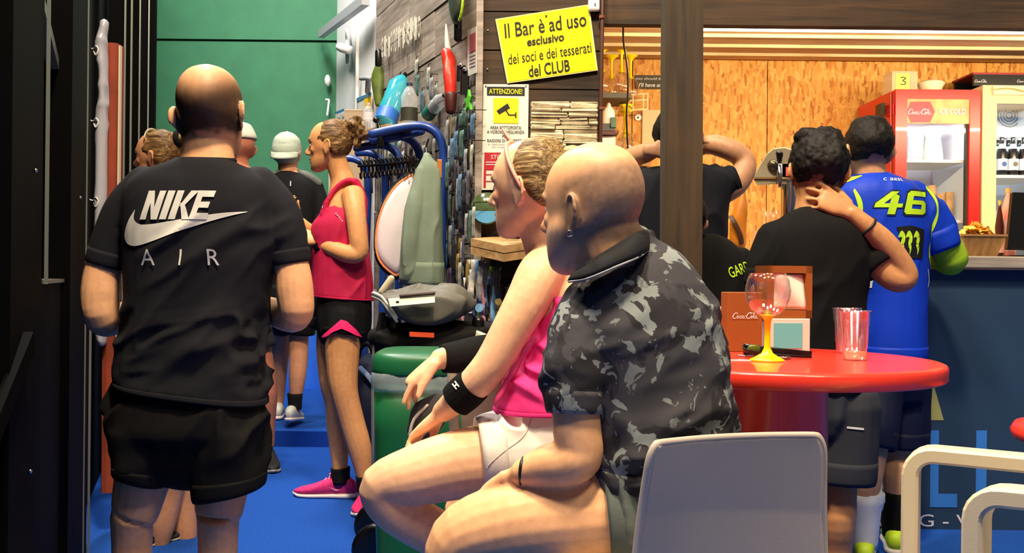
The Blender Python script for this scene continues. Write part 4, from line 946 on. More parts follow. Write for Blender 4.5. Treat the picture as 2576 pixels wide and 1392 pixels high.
# ------------------------------------------------------------------ simple back views sharing one builder
def back_torso(d, rows, sleeves, mcl, R, name='t_shirt', vox=.007, wr_=None, smooth=4):
    g = [loft(lr(d, rows), 26, 4, 2.4, ('flat', 'open'))] + [tube([P(x, y, d + dd) for x, y, dd in s[0]], s[1], 16, 4, ('round', 'open')) for s in sleeves]
    return ob(name, solid(g, vox, smooth, wr_), mcl, R)
def cap_man():
    d = 6.0; q = lambda x, y, dd=0: P(x, y, d + dd); zz = lambda x, z, dd=0: Vector((q(x, 900, dd).x, d + dd, z))
    R = person(d, 735, 'man walking away in pale cap, black sports shirt and white trainers'); R.location.z = .096
    M = headM(q(722, 386), (.08, 1, -.05), (0, 0, 1), 1.0)
    sk = head_geo(M); sk.append(tube([q(722, 395), q(722, 420), q(726, 445), q(730, 470)], [.056, .056, .066, .09], 14, 3))
    sk.append(loft(lr(d, [(680, 460, 790, 460, .09), (685, 600, 790, 600, .1), (690, 780, 785, 780, .11)]), 16, 3))
    sk.append(tube([q(800, 500), q(812, 580), q(800, 640, .05), q(770, 640, .2)], [.05, .045, .042, .03], 12, 3)); sk.append(tube([q(672, 500), q(660, 580), q(668, 640, .05), q(690, 640, .2)], [.05, .045, .042, .03], 12, 3))
    sk += hand(q(770, 640, .2), (-.6, .8, 0), (0, 0, -1), -1); sk += hand(q(690, 640, .2), (.6, .8, 0), (0, 0, -1), 1)
    sk.append(tube([q(762, 740), q(752, 850, .03), q(751, 900, .02), q(748, 950), q(743, 1010, .0), q(742, 1030, 0)], [.07, .062, .060, .054, .036, .036], 14, 4))
    sk.append(tube([q(712, 740), q(708, 840, .15), q(704, 900, .22), zz(700, .3, .3), zz(700, .17, .32)], [.07, .064, .058, .05, .036], 14, 4))
    ob('body', solid(sk, .007, 2, sculpt(M), head_col('c48a68', M, hair=[(lambda p: .5 * sstep(-.05, -.03, p[:, 2]) * (p[:, 1] < 0), '4a3a30')])), M_skin, R)
    mcap = cloth('pale_cap_cloth', 'a9b3a2', .8, .04)
    cp = [xf(ball((0, -.006, .05), (.088, .106, .083)), M), xf(loft([(Vector((0, -.004, z)), Vector((a, 0, 0)), Vector((0, b, 0))) for z, a, b in ((-.002, .088, .107), (.03, .089, .108), (.06, .084, .1))], 24, 2), M)]
    C = ob('cap', solid(cp, .006, 2), mcap, R)
    vf = shell(lambda u, v: Vector((.092 * math.sin((u - .5) * 2.5), -(.088 + .022 * v) * math.cos((u - .5) * 2.5) - .014, -.004 - .052 * v * math.cos((u - .5) * 2.2) ** .7)), 16, 4, .004)
    ob('visor', mesh(xf(vf, M)), mcap, C, smooth=True)
    ob('button', mesh(ball(M @ Vector((0, -.006, .134)), .007, n=8, h=5)), mcap, C)
    T = back_torso(d, [(702, 432, 748, 432, .06), (672, 446, 786, 446, .1), (664, 480, 806, 480, .12), (672, 560, 796, 560, .13), (678, 680, 794, 680, .13), (676, 760, 796, 760, .14)], [([(790, 470, 0), (806, 520, 0), (814, 585, 0)], [.06, .058, .056]), ([(680, 470, 0), (668, 520, 0), (662, 585, 0)], [.06, .058, .056])], M_blk, R)
    for sg, xx in ((-1, (705, 672)), (1, (752, 800))):
        ob('yoke_panel', solid([tube([q(xx[0], 434, -.02), q((xx[0] + xx[1]) / 2, 444, -.03), q(xx[1], 462, -.01)], [(.035, .022), (.05, .028), (.04, .03)], 12, 3, ref=(0, 1, 0))], .008, 2), cloth('grey_yoke', '5e625e', .8), T)
    ob('printed_mark', mesh(boxg(q(731, 462, -.125), (.006, .004, .03))), M_wprint, T)
    so = [loft(lr(d, [(676, 730, 796, 730, .13), (680, 790, 798, 790, .14)]), 18, 3), tube([q(762, 780), q(756, 838, .02)], [.085, .09], 16, 3, ('round', 'open')), tube([q(710, 780), q(708, 820, .1)], [.085, .09], 16, 3, ('round', 'open'))]
    ob('shorts', solid(so, .008, 2), M_blk2, R)
    ob('sock', mesh(tube([q(742, 990), q(742, 1015), q(742, 1030)], [.050, .044, .043], 12, 3, ('flat', 'flat'))), M_blk, R, smooth=True)
    wsh = mat('white_trainer', 'cfd2c8', .6, var=.12, scale=40); so2 = mat('white_sole', 'e8dcd8', .5)
    shoe(R, zz(728, .140, -.10), zz(755, .115, .16), wsh, so2); shoe(R, zz(700, .10, .22), zz(702, .10, .50), wsh, so2)
cap_man()
def bandana_man():
    d = 5.2; q = lambda x, y, dd=0: P(x, y, d + dd); zz = lambda x, z, dd=0: Vector((q(x, 900, dd).x, d + dd, z))
    R = person(d, 610, 'sunburnt man in white head cap mostly hidden behind the man with the printed shirt')
    M = headM(q(598, 372), (-.75, .66, -.05), (0, 0, 1), 1.05)
    sk = head_geo(M); sk.append(tube([q(596, 385), q(598, 420), q(600, 450), q(600, 480)], [.06, .06, .075, .09], 14, 3))
    sk.append(loft(lr(d, [(545, 450, 650, 450, .1), (545, 620, 655, 620, .11), (550, 800, 655, 800, .12)]), 16, 3))
    for x in (540, 662): sk.append(tube([q(x, 490), q(x, 580), q(x - (x - 600) * .2, 640), q(600, 640, -.12)], [.05, .045, .042, .03], 12, 3)); sk += hand(q(600, 640, -.12), (-.3 if x > 600 else .3, -.6, 0), (0, 0, -1), 1, .95)
    sk.append(tube([q(632, 780), q(655, 880), q(664, 930), q(672, 990, -.02), q(672, 1060), q(674, 1120)], [.07, .062, .058, .056, .046, .036], 14, 4))
    sk.append(tube([q(575, 780), q(570, 920), zz(570, .5), zz(572, .3), zz(572, .08)], [.07, .064, .058, .054, .036], 14, 4))
    ob('body', solid(sk, .007, 2, sculpt(M), head_col('c07a60', M, flush=.5)), M_skin, R)
    cp = [xf(loft([(Vector((0, y - .004, z + (.012 if z > .09 else 0))), Vector((a + .010, 0, 0)), Vector((0, b + .008, 0))) for z, y, a, b in [(.035, -.0055, .0755, .0965)] + HEAD_R[3::-1]], 26, 3, 2.15, ('flat', 'dome')), M)]
    ob('cap', solid(cp, .006, 2), cloth('white_cap_cloth', 'b4b2a6', .8, .05), R)
    back_torso(d, [(578, 436, 622, 436, .06), (545, 452, 655, 452, .1), (530, 490, 668, 490, .12), (540, 640, 660, 640, .13), (540, 780, 662, 780, .14)], [([(546, 480, 0), (538, 580, 0)], [.06, .058]), ([(655, 480, 0), (664, 580, 0)], [.06, .058])], cloth('slate_shirt', '35353a'), R)
    so = [loft(lr(d, [(540, 760, 660, 760, .13), (540, 820, 666, 820, .14)]), 18, 3), tube([q(632, 800), q(654, 880)], [.09, .088], 16, 3, ('round', 'open')), tube([q(575, 800), q(572, 880)], [.09, .088], 16, 3, ('round', 'open'))]
    ob('shorts', solid(so, .008, 2), cloth('slate_shorts', '26262c'), R)
    ds = mat('dark_trainer', '1c1d22', .6); so2 = mat('grey_sole', '9a948c', .5)
    shoe(R, zz(672, .0, .08), zz(690, .0, -.19), ds, so2, lace=mat('dark_lace', '3a3a3e', .7)); shoe(R, zz(570, .0, .08), zz(566, .0, -.19), ds, so2)
bandana_man()
def ponytail_woman():
    d = 3.7; q = lambda x, y, dd=0: P(x, y, d + dd); zz = lambda x, z, dd=0: Vector((q(x, 900, dd).x, d + dd, z))
    R = person(d, 420, 'woman with blonde ponytail and sunglasses on her head, half hidden by printed black T-shirt')
    M = headM(q(394, 396), (-1, .15, -.05), (.05, 0, 1), .84)
    sk = head_geo(M, True); sk.append(tube([q(408, 420), q(415, 450), q(420, 480), q(425, 520)], [.045, .045, .055, .075], 14, 3))
    sk.append(loft(lr(d, [(390, 490, 470, 490, .1), (392, 600, 478, 600, .11), (392, 760, 478, 760, .1), (390, 860, 480, 860, .11)]), 16, 3))
    sk.append(tube([q(430, 510, -.06), q(440, 600, -.1), q(430, 680, -.1), q(400, 690, -.08)], [.045, .04, .038, .027], 12, 3)); sk += hand(q(396, 690, -.08), (-.8, 0, .2), (0, .3, -1), 1, .85)
    sk.append(tube([q(440, 510, .1), q(445, 600, .12), q(430, 680, .12), q(400, 690, .1)], [.045, .04, .038, .027], 12, 3)); sk += hand(q(396, 690, .1), (-.8, 0, .2), (0, .3, -1), -1, .85)
    sk.append(tube([q(445, 860, -.05), q(442, 1000, -.04), q(440, 1120, -.03), q(425, 1230, .0), q(408, 1320, .0), q(402, 1372, 0)], [.085, .075, .062, .055, .05, .034], 14, 4))
    sk.append(tube([q(450, 860, .08), q(455, 1020, .08), q(455, 1150, .08), q(460, 1260, .1), q(466, 1350, .1), q(468, 1385, .1)], [.085, .07, .06, .054, .045, .032], 14, 4))
    ob('body', solid(sk, .006, 2, sculpt(M), head_col('c8906a', M, 'b0605a', '6a4a30', None, .2)), M_skin, R); eyes(R, M)
    hairob('hair', solid([hair_cap(M, .008, .026, -.055, .012, .8)], .005, 2, strand(.008, M, (80, 12, 80), 2)), M_hbrown, M, R)
    pt = tube([M @ Vector(v) for v in ((0, -.10, .075), (0, -.15, .09), (.0, -.18, .05), (0, -.185, -.03), (0, -.17, -.1))], [.016, .03, .034, .03, .012], 12, 4)
    hairob('ponytail', solid([pt], .005, 1, strand(.014, M, (60, 60, 10), 5)), hair_mat('hair_tail_blond', '6a5430', 'a88c58', 'd8c088', (120, 120, 8)), M, R)
    ob('hair_tie', mesh(tube([M @ Vector((.03 * math.cos(a), -.112, .08 + .03 * math.sin(a))) for a in [i * math.pi / 5 for i in range(11)]], .011, 8, 2)), M_blk, R, smooth=True)
    ob('sunglasses', mesh(tube([M @ Vector((.080 * math.sin(a), .012, .060 + .068 * math.cos(a * .9))) for a in [-1.5 + i * .3 for i in range(11)]], [(.006, .003)] * 11, 8, 2, ref=(0, 1, 0))), mat('pale_gold_lens', 'c8b894', .2, metal=.5), R, smooth=True)
    back_torso(d, [(405, 478, 445, 470, .05), (388, 505, 470, 500, .1), (385, 600, 480, 600, .12), (390, 740, 482, 740, .11), (388, 850, 486, 850, .125)], [], cloth('teal_top', '2a4a55'), R)
    so = [loft(lr(d, [(388, 830, 486, 830, .125), (388, 900, 492, 900, .13)]), 18, 3), tube([q(445, 880, -.05), q(443, 980, -.04)], [.09, .092], 14, 3, ('round', 'open')), tube([q(452, 880, .08), q(455, 980, .08)], [.09, .09], 14, 3, ('round', 'open'))]
    ob('shorts', solid(so, .008, 2), M_blk2, R)
    for x, dd in ((402, 0), (468, .1)):
        ob('sock', mesh(tube([zz(x, .09, dd), zz(x, .05, dd), zz(x, .03, dd)], [.037, .04, .042], 12, 3, ('flat', 'flat'))), M_blk, R, smooth=True)
        shoe(R, zz(x + 22, .0, dd + .05), zz(x - 45, .0, dd - .08), mat('dark_trainer', '1c1d22', .6), mat('grey_sole', '9a948c', .5))
ponytail_woman()
def short_hair(M, R, seed, c0='0a0706', c1='1d130d', top=1.0, low=-.03, fade=True):
    return hairob('hair', solid([hair_cap(M, .009, .012, -.05, .008, .25, True)], .0048, 2, chain(strand(.006, M, (60, 60, 60), seed), strand(.004, M, (190, 190, 190), seed + 3))), M_hblack, M, R)
def bar_man():      # hands behind his head, behind the timber post
    d = 3.84; q = lambda x, y, dd=0: P(x, y, d + dd); zz = lambda x, z, dd=0: Vector((q(x, 900, dd).x, d + dd, z))
    R = person(d, 1725, 'man in navy T-shirt with hands behind his head behind the timber post')
    M = headM(q(1710, 356), (.86, .5, -.05), (0, 0, 1), 1.06)
    sk = head_geo(M); sk.append(tube([q(1716, 375), q(1718, 420), q(1722, 440), q(1725, 490)], [.062, .06, .066, .07], 14, 3))
    sk.append(loft(lr(d, [(1665, 470, 1785, 470, .08), (1640, 600, 1815, 600, .12), (1650, 850, 1805, 850, .12), (1650, 960, 1805, 960, .12)]), 18, 3))
    sk.append(tube([q(1815, 478), q(1850, 462), q(1873, 425, .02), q(1868, 398, .03), q(1838, 378, .03), q(1792, 364, .05), q(1755, 374, .08)], [.062, .052, .047, .044, .044, .042, .028], 16, 4))
    sk += hand(q(1755, 376, .085), (-1, -.15, .15), (0, -.9, .1), 1, .95, (15, 20, 15))
    sk.append(tube([q(1635, 478), q(1598, 462, .05), q(1578, 425, .08), q(1590, 398, .07), q(1625, 385, .02), q(1650, 378, -.03)], [.062, .052, .046, .044, .04, .028], 16, 4))
    sk += hand(q(1640, 378, -.04), (1, -.1, -.05), (0, .9, .1), 1, .95, (20, 30, 20))
    for x in (1685, 1770): sk.append(tube([q(x, 930), q(x, 1050), zz(x, .45), zz(x, .3), zz(x, .05)], [.09, .07, .058, .054, .036], 14, 3)); sk.append(tube([zz(x, .045, -.05), zz(x, .04, .08), zz(x, .03, .16)], [.035, .038, .025], 12, 3))
    ob('body', solid(sk, .006, 2, sculpt(M), head_col('b98a68', M)), M_skin, R); short_hair(M, R, 3)
    me = back_torso(d, [(1678, 420, 1762, 420, .07), (1640, 428, 1805, 430, .1), (1608, 455, 1838, 455, .12), (1606, 520, 1832, 520, .13), (1612, 640, 1820, 640, .13), (1620, 800, 1815, 800, .13), (1620, 900, 1818, 900, .135)], [([(1795, 462, 0), (1828, 462, 0), (1852, 450, 0)], [.07, .066, .06]), ([(1650, 462, 0), (1622, 462, .01), (1602, 455, .04)], [.07, .066, .06])], cloth('navy_black_tee', '12141c'), R, 't_shirt', .0065, wrinkles(.018, 14, (.3, 0, 1), .25, 71))
    so = [loft(lr(d, [(1622, 880, 1818, 880, .13), (1622, 960, 1820, 960, .13)]), 18, 3)] + [tube([q(x, 940), q(x, 1120)], [.1, .1], 16, 3, ('round', 'open')) for x in (1678, 1768)]
    ob('shorts', solid(so, .008, 2), M_blk2, R)
bar_man()
def garda_person():
    d = 3.52; q = lambda x, y, dd=0: P(x, y, d + dd - .04); zz = lambda x, z, dd=0: Vector((q(x, 900, dd).x, d + dd, z))
    R = person(d, 1790, 'short person in black top with lime lettering, head hidden behind the timber post')
    M = headM(q(1722, 560), (-.3, 1, .0), (0, 0, 1), .86)
    sk = head_geo(M); sk.append(tube([q(1724, 575), q(1735, 610), q(1750, 630), q(1765, 660)], [.05, .05, .05, .045], 14, 3))
    sk.append(loft(lr(d, [(1725, 650, 1840, 650, .08), (1730, 800, 1850, 800, .09), (1740, 980, 1850, 980, .1)]), 18, 3))
    for x in (1765, 1825): sk.append(tube([q(x, 960), zz(x, .5), zz(x, .3), zz(x, .05)], [.075, .058, .05, .034], 14, 3)); sk.append(tube([zz(x, .045, -.04), zz(x, .04, .06), zz(x, .03, .14)], [.03, .034, .022], 12, 3))
    for x, x2 in ((1728, 1715), (1870, 1885)): sk.append(tube([q(x, 680), q(x2, 760), q(x2, 820), q(x2 - 4, 880, .02)], [.045, .04, .036, .026], 12, 3)); sk += hand(q(x2 - 4, 882, .02), (0, .15, -1), (0 - (x2 - 1800) * .01, .2, 0), 1, .85)
    ob('body', solid(sk, .007, 2, sculpt(M), head_col('b98a68', M)), M_skin, R); short_hair(M, R, 5)
    T = back_torso(d, [(1752, 596, 1800, 590, .05), (1732, 610, 1832, 604, .08), (1720, 640, 1868, 640, .10), (1722, 700, 1892, 700, .11), (1728, 780, 1896, 780, .115), (1730, 900, 1890, 900, .12), (1730, 960, 1890, 960, .12)], [([(1740, 650, 0), (1722, 760, 0)], [.055, .052]), ([(1858, 650, 0), (1880, 700, 0), (1888, 760, 0)], [.05, .052, .05])], cloth('jet_black_tee', '060607', .9), R, 't_shirt', .0065, wrinkles(.010, 14, (.3, 0, 1), .25, 75))
    decal('printed_lettering', fit2d(text2d('GARDA', 1, bold=.01, xs=.8), .105, .040), q(1857, 676), (1, 0, .36), (-.36, 0, 1), T.data, mat('lime_print', 'a8d020', .6), T)
    so = [loft(lr(d, [(1732, 940, 1888, 940, .12), (1735, 1010, 1886, 1010, .12)]), 18, 3)] + [tube([q(x, 1000), q(x, 1100)], [.09, .09], 16, 3, ('round', 'open')) for x in (1772, 1848)]
    ob('shorts', solid(so, .008, 2), M_blk2, R)
garda_person()
def neck_scratch_man():
    d = 3.12; q = lambda x, y, dd=0: P(x, y, d + dd); zz = lambda x, z, dd=0: Vector((q(x, 900, dd).x, d + dd, z))
    R = person(d, 2060, 'dark-haired man in plain black T-shirt scratching his neck beside the red table')
    M = headM(q(2056, 432), (.1, 1, -.02), (.05, 0, 1), 1.04)
    sk = head_geo(M); sk.append(tube([q(2052, 460), q(2050, 510), q(2048, 540), q(2050, 580)], [.06, .062, .066, .07], 16, 3))
    sk.append(loft(lr(d, [(1975, 590, 2140, 590, .08), (1955, 700, 2155, 700, .12), (1955, 900, 2150, 900, .12), (1960, 1010, 2150, 1010, .12)]), 20, 3))
    sk.append(tube([q(2165, 610, -.02), q(2205, 660, -.05), q(2250, 700, -.07), q(2278, 700, -.075), q(2270, 670, -.08), q(2225, 610, -.09), q(2175, 565, -.095), q(2140, 535, -.095)], [.06, .048, .044, .039, .037, .037, .031, .025], 16, 4))
    sk += hand(q(2140, 535, -.095), (-.8, .1, .45), (-.15, 1, -.2), -1, .98, (8, 22, 18), 40, .07, (-18, -4, 8, 16))
    sk.append(tube([q(1940, 620), q(1915, 720), q(1925, 800, .06), q(1960, 830, .2)], [.058, .05, .044, .03], 14, 3)); sk += hand(q(1962, 832, .21), (.5, .8, 0), (0, 0, -1), 1, .95)
    sk.append(tube([q(2115, 1000, -.02), q(2118, 1120, -.02), zz(2112, .40), zz(2110, .28, -.02), zz(2108, .18), zz(2108, .06)], [.095, .08, .062, .06, .052, .036], 16, 4))
    sk.append(tube([q(2010, 1000), q(2005, 1120), zz(2005, .40), zz(2005, .28, -.02), zz(2005, .06)], [.095, .08, .06, .058, .036], 16, 4))
    for x in (2108, 2005): sk.append(tube([zz(x, .045, -.05), zz(x, .04, .08), zz(x, .03, .17)], [.035, .038, .025], 12, 3))
    hw = [(lambda p: .85 * sstep(-.075, -.02, p[:, 2]) * (1 - sstep(.0, .03, p[:, 1])) * (.75 + .4 * vnoise(p * 220, 3)) * (np.abs(p[:, 0]) < .079), '0e0a08')]
    ob('body', solid(sk, .0055, 2, sculpt(M), head_col('b88458', M, hair=hw)), M_skin, R)
    H = [hair_cap(M, .013, .006, -.05, .012, .3, True), xf(ball((.02, -.01, .115), (.045, .06, .026)), M), xf(ball((-.035, -.03, .1), (.045, .05, .032)), M)]
    hairob('hair', solid(H, .0048, 1, chain(strand(.012, M, (50, 50, 50), 2), strand(.009, M, (170, 170, 170), 4))), M_hblack, M, R)
    back_torso(d, [(2005, 524, 2096, 524, .07), (1970, 545, 2130, 545, .1), (1932, 585, 2180, 580, .125), (1920, 650, 2188, 650, .135), (1922, 750, 2170, 750, .135), (1920, 860, 2166, 860, .14), (1922, 985, 2168, 985, .145)], [([(2140, 600, 0), (2188, 640, -.03), (2222, 678, -.06)], [.07, .066, .062]), ([(1955, 600, 0), (1930, 660, 0), (1918, 725, 0)], [.068, .066, .062])], cloth('jet_black_tee', '060607', .9), R, 't_shirt', .0065, wrinkles(.014, 14, (.4, 0, 1), .25, 81))
    so = [loft(lr(d, [(1925, 960, 2166, 960, .14), (1925, 1040, 2172, 1040, .14)]), 20, 3)] + [tube([q(x, 1020, -.02), q(x, 1120, -.02), q(x - 4, 1215, -.02)], [.115, .11, .105], 18, 3, ('round', 'open')) for x in (2120, 2000)]
    S = ob('shorts', solid(so, .007, 3, wrinkles(.016, 14, (0, 0, 1), .25, 85)), cloth('dark_grey_shorts', '2c2f38', .8), R)
    decal('side_stripe', fit2d(poly2d([(0, 0), (1, -.12), (1, -.28), (0, -.16)]), .055, .012), q(2143, 1074, -.1), (1, 0, 0), (0, 0, 1), S.data, M_wprint, S)
    w0 = q(2182, 571, -.095); ax = (q(2225, 610, -.09) - q(2140, 535, -.095)).normalized(); u = ax.cross(Vector((0, 1, 0))).normalized(); v = ax.cross(u)
    ob('bracelet', mesh(tube([w0 + (u * math.cos(a) + v * math.sin(a)) * .034 for a in [i * math.pi / 6 for i in range(13)]], .0045, 8, 1)), mat('black_cord', '101012', .5), R, smooth=True)
neck_scratch_man()
def jersey_man():
    d = 3.70; q = lambda x, y, dd=0: P(x, y, d + dd); zz = lambda x, z, dd=0: Vector((q(x, 900, dd).x, d + dd, z))
    R = person(d, 2240, 'man in blue and lime racing jersey numbered 46 leaning at the bar')
    M = headM(q(2182, 380), (-.08, 1, -.02), (0, 0, 1), 1.04)
    sk = head_geo(M); sk.append(tube([q(2184, 400), q(2188, 430), q(2192, 452), q(2198, 490)], [.06, .06, .062, .065], 16, 3))
    sk.append(loft(lr(d, [(2140, 500, 2270, 500, .07), (2150, 600, 2310, 600, .12), (2170, 850, 2312, 850, .12), (2180, 960, 2312, 960, .12)]), 20, 3))
    sk.append(tube([q(2310, 520), q(2370, 610, .0), q(2390, 650, .02), q(2364, 640, .1), q(2312, 625, .2)], [.06, .05, .046, .04, .028], 16, 4)); sk += hand(q(2308, 625, .2), (-.5, .9, 0), (0, 0, -1), -1, .95, (2, 4, 4))
    sk.append(tube([q(2125, 530), q(2100, 600, .03), q(2100, 640, .06), q(2150, 622, .2)], [.06, .05, .046, .028], 14, 4)); sk += hand(q(2152, 622, .2), (.5, .9, 0), (0, 0, -1), 1, .95, (2, 4, 4))
    sk.append(tube([q(2270, 950, .0), q(2268, 1080, .0), q(2264, 1160, .0), zz(2262, .30, -.02), zz(2258, .2, -.01), zz(2255, .07)], [.08, .07, .062, .057, .05, .036], 16, 4))
    sk.append(tube([q(2205, 950, -.05), q(2195, 1080, -.14), q(2185, 1170, -.16), zz(2180, .28, -.18), zz(2178, .18, -.16), zz(2178, .07, -.16)], [.075, .066, .058, .054, .048, .036], 16, 4))
    hw = [(lambda p: .9 * sstep(-.06, .0, p[:, 2]) * (1 - sstep(.0, .03, p[:, 1])) * (.7 + .4 * vnoise(p * 220, 3)) * (np.abs(p[:, 0]) < .08), '120d0a')]
    ob('body', solid(sk, .006, 2, sculpt(M), head_col('c0906a', M, hair=hw)), M_skin, R); short_hair(M, R, 8, low=.0)
    mb = cloth('royal_blue_jersey', '0c35b4', .55, .05)
    T = back_torso(d, [(2150, 440, 2228, 437, .07), (2118, 456, 2262, 452, .1), (2090, 490, 2308, 480, .125), (2098, 560, 2328, 555, .135), (2130, 650, 2326, 650, .135), (2160, 740, 2322, 740, .135), (2164, 840, 2320, 840, .14), (2166, 900, 2320, 900, .14)], [([(2290, 495, 0), (2340, 550, 0), (2378, 628, .0)], [.07, .07, .066]), ([(2120, 500, 0), (2100, 560, 0), (2095, 620, .03)], [.07, .066, .06])], mb, R, 'jersey', .006, wrinkles(.016, 13, (.3, 0, 1), .25, 91))
    me = T.data; lime = mat('lime_print', 'a8d020', .6); s = d / F
    ob('collar', mesh(tube([q(2146, 442, .0), q(2165, 446, -.06), q(2192, 449, -.075), q(2218, 446, -.06), q(2232, 440, .0)], [.008] * 5, 8, 3)), cloth('navy_rib', '0a1c50', .7), T, smooth=True)
    def dec(n, g, px, py, w_, h_, m_=lime, lift=.0035): return decal(n, fit2d(g, w_ * s, h_ * s), P(px, py, d), (1, 0, 0), (0, 0, 1), me, m_, T, .0055, lift)
    sl = .22
    def sh_(polys): return join(*[poly2d([(x + sl * y, y) for x, y in p]) for p in polys])
    g4 = sh_([[(0, .3), (.0, .48), (.42, 1), (.68, 1), (.28, .48), (.26, .3)], [(.26, .3), (.28, .47), (.9, .47), (.9, .3)], [(.46, 0), (.72, 0), (.72, .3), (.46, .3)], [(.46, .47), (.72, .47), (.72, .8), (.60, .88), (.46, .70)]])
    g6 = sh_([[(0, .1), (.26, .24), (.26, .78), (0, .88)], [(0, .88), (.12, 1), (.82, 1), (.86, .78), (.26, .78)], [(0, .1), (.1, 0), (.78, 0), (.66, .22), (.26, .24)], [(.26, .42), (.26, .6), (.78, .6), (.66, .42)], [(.66, .22), (.78, 0), (.9, .1), (.9, .5), (.78, .6), (.66, .42)]])
    mdk = mat('navy_outline', '061430', .6)
    dec('printed_number', g4, 2202, 517, 78, 64, mdk, .0025); dec('printed_number', g6, 2274, 516, 78, 68, mdk, .0025)
    dec('printed_number', g4, 2202, 517, 70, 56); dec('printed_number', g6, 2274, 516, 70, 58)
    dec('printed_lettering', text2d('c aest', 1, shear=.2), 2222, 457, 52, 9, M_wprint)
    dec('printed_panel', poly2d([(0, 1), (.5, 1.06), (1, .94), (.9, .0), (.2, 0), (.1, .8)]), 2256, 612, 76, 80, mat('black_print', '050507', .6))
    for x in (2228, 2246, 2266): dec('printed_claw', ribbon2d([(0, .8), (.5, 1), (.9, .75), (.6, .4), (.8, .1), (.7, -.3)], [.1, .4, .5, .4, .35, .05]), x + 4, 614, 17, 58, lime, .004)
    dec('lime_stripe', ribbon2d([(0, 1), (.45, .8), (.55, .55), (.30, .3), (.28, .15), (.1, -.1), (.35, -.3)], [.05, .12, .12, .12, .04, .2, .05]), 2326, 570, 26, 200)
    dec('lime_stripe', ribbon2d([(0, 1), (.3, .6), (.35, .2), (.7, -.2)], [.1, .25, .15, .3]), 2140, 545, 34, 130)
    dec('lime_stripe', ribbon2d([(0, 0), (.5, .5), (1, .8)], [.1, .3, .1]), 2130, 455, 44, 20)
    dec('white_stripe', ribbon2d([(0, 1), (.1, .4), (.0, 0)], .06), 2312, 700, 8, 44, M_wprint); dec('white_stripe', poly2d([(0, 0), (1, 0), (1, 1), (0, 1)]), 2168, 712, 6, 24, M_wprint)
    ob('under_sleeve', mesh(tube([q(2372, 606, .0), q(2388, 640, .02), q(2392, 654, .03), q(2371, 646, .08), q(2343, 635, .14)], [.062, .063, .061, .058, .052], 18, 4)), cloth('lime_sleeve', 'a4cc2c', .7, .1), R, smooth=True)
    so = [loft(lr(d, [(2168, 880, 2320, 880, .14), (2176, 970, 2322, 970, .145)]), 20, 3), tube([q(2268, 960), q(2268, 1060, .0), q(2266, 1128, .0)], [.1, .098, .094], 18, 3, ('round', 'open')), tube([q(2205, 960, -.05), q(2196, 1060, -.13), q(2188, 1130, -.152)], [.1, .098, .092], 18, 3, ('round', 'open'))]
    ob('shorts', solid(so, .007, 3, wrinkles(.016, 14, (0, 0, 1), .25, 95)), cloth('navy_shorts', '0a1230', .7), R)
    wsk = cloth('white_sock', 'dcdfe4', .9); bsk = cloth('black_sock', '0a0a0c', .9)
    ob('sock', mesh(tube([q(2181, 1238, -.17), q(2180, 1260, -.17), zz(2180, .25, -.18), zz(2178, .15, -.17), zz(2178, .06, -.16)], [.063, .064, .063, .055, .048], 18, 4, ('flat', 'flat'))), wsk, R, smooth=True)
    sk2 = ob('sock', mesh(tube([q(2263, 1252, -.0), zz(2261, .22, -.01), zz(2258, .13, -.005), zz(2255, .06)], [.065, .063, .055, .046], 18, 4, ('flat', 'flat'))), bsk, R, smooth=True)
    ob('sock_cuff', mesh(tube([q(2264, 1214, .0), q(2263, 1252, .0)], [.068, .067], 18, 2, ('flat', 'flat'))), wsk, sk2, smooth=True)
    lm = mat('lime_shoe', 'b8dc28', .5)
    shoe(R, zz(2180, .0, -.22), zz(2172, .0, .06), lm, mat('white_sole', 'e8dcd8', .5), lace=mat('dark_lace', '3a3a3e', .7)); shoe(R, zz(2258, .0, -.06), zz(2250, .0, .22), lm, mat('white_sole', 'e8dcd8', .5), lace=mat('dark_lace', '3a3a3e', .7))
jersey_man()
# ================================================================== table and what stands on it
M_redt = mat('red_gloss_plastic', 'de3626', .34, var=.05, scale=3, coat=.3)
TD, TX = 2.36, 1950
tc_ = P(TX, 902, TD); TZ = tc_.z
tb = thing('round_table', (tc_.x, tc_.y, 0), 'round glossy red plastic bar table with drum pedestal', 'table')
tr_ = .392
ob('table_top', mesh(lathe([(.0, -.026), (tr_ - .02, -.026), (tr_ - .016, -.038), (tr_ - .004, -.038), (tr_, -.034), (tr_, -.008), (tr_ - .003, -.002), (tr_ - .010, .001), (tr_ - .03, 0), (0, 0)], tc_, 64)), M_redt, tb, smooth=True)
ob('pedestal', mesh(lathe([(.165, 0), (.16, .02), (.128, .05), (.126, TZ - .06), (.15, TZ - .03)], (tc_.x, tc_.y, 0), 48)), M_redt, tb, smooth=True)
def on_table(px, py):
    """point where the view ray through a pixel meets the table top"""
    a = P(px, py, 1.0); k = (TZ - CAMZ) / (a.z - CAMZ); return Vector((a.x * k, a.y * k, TZ))
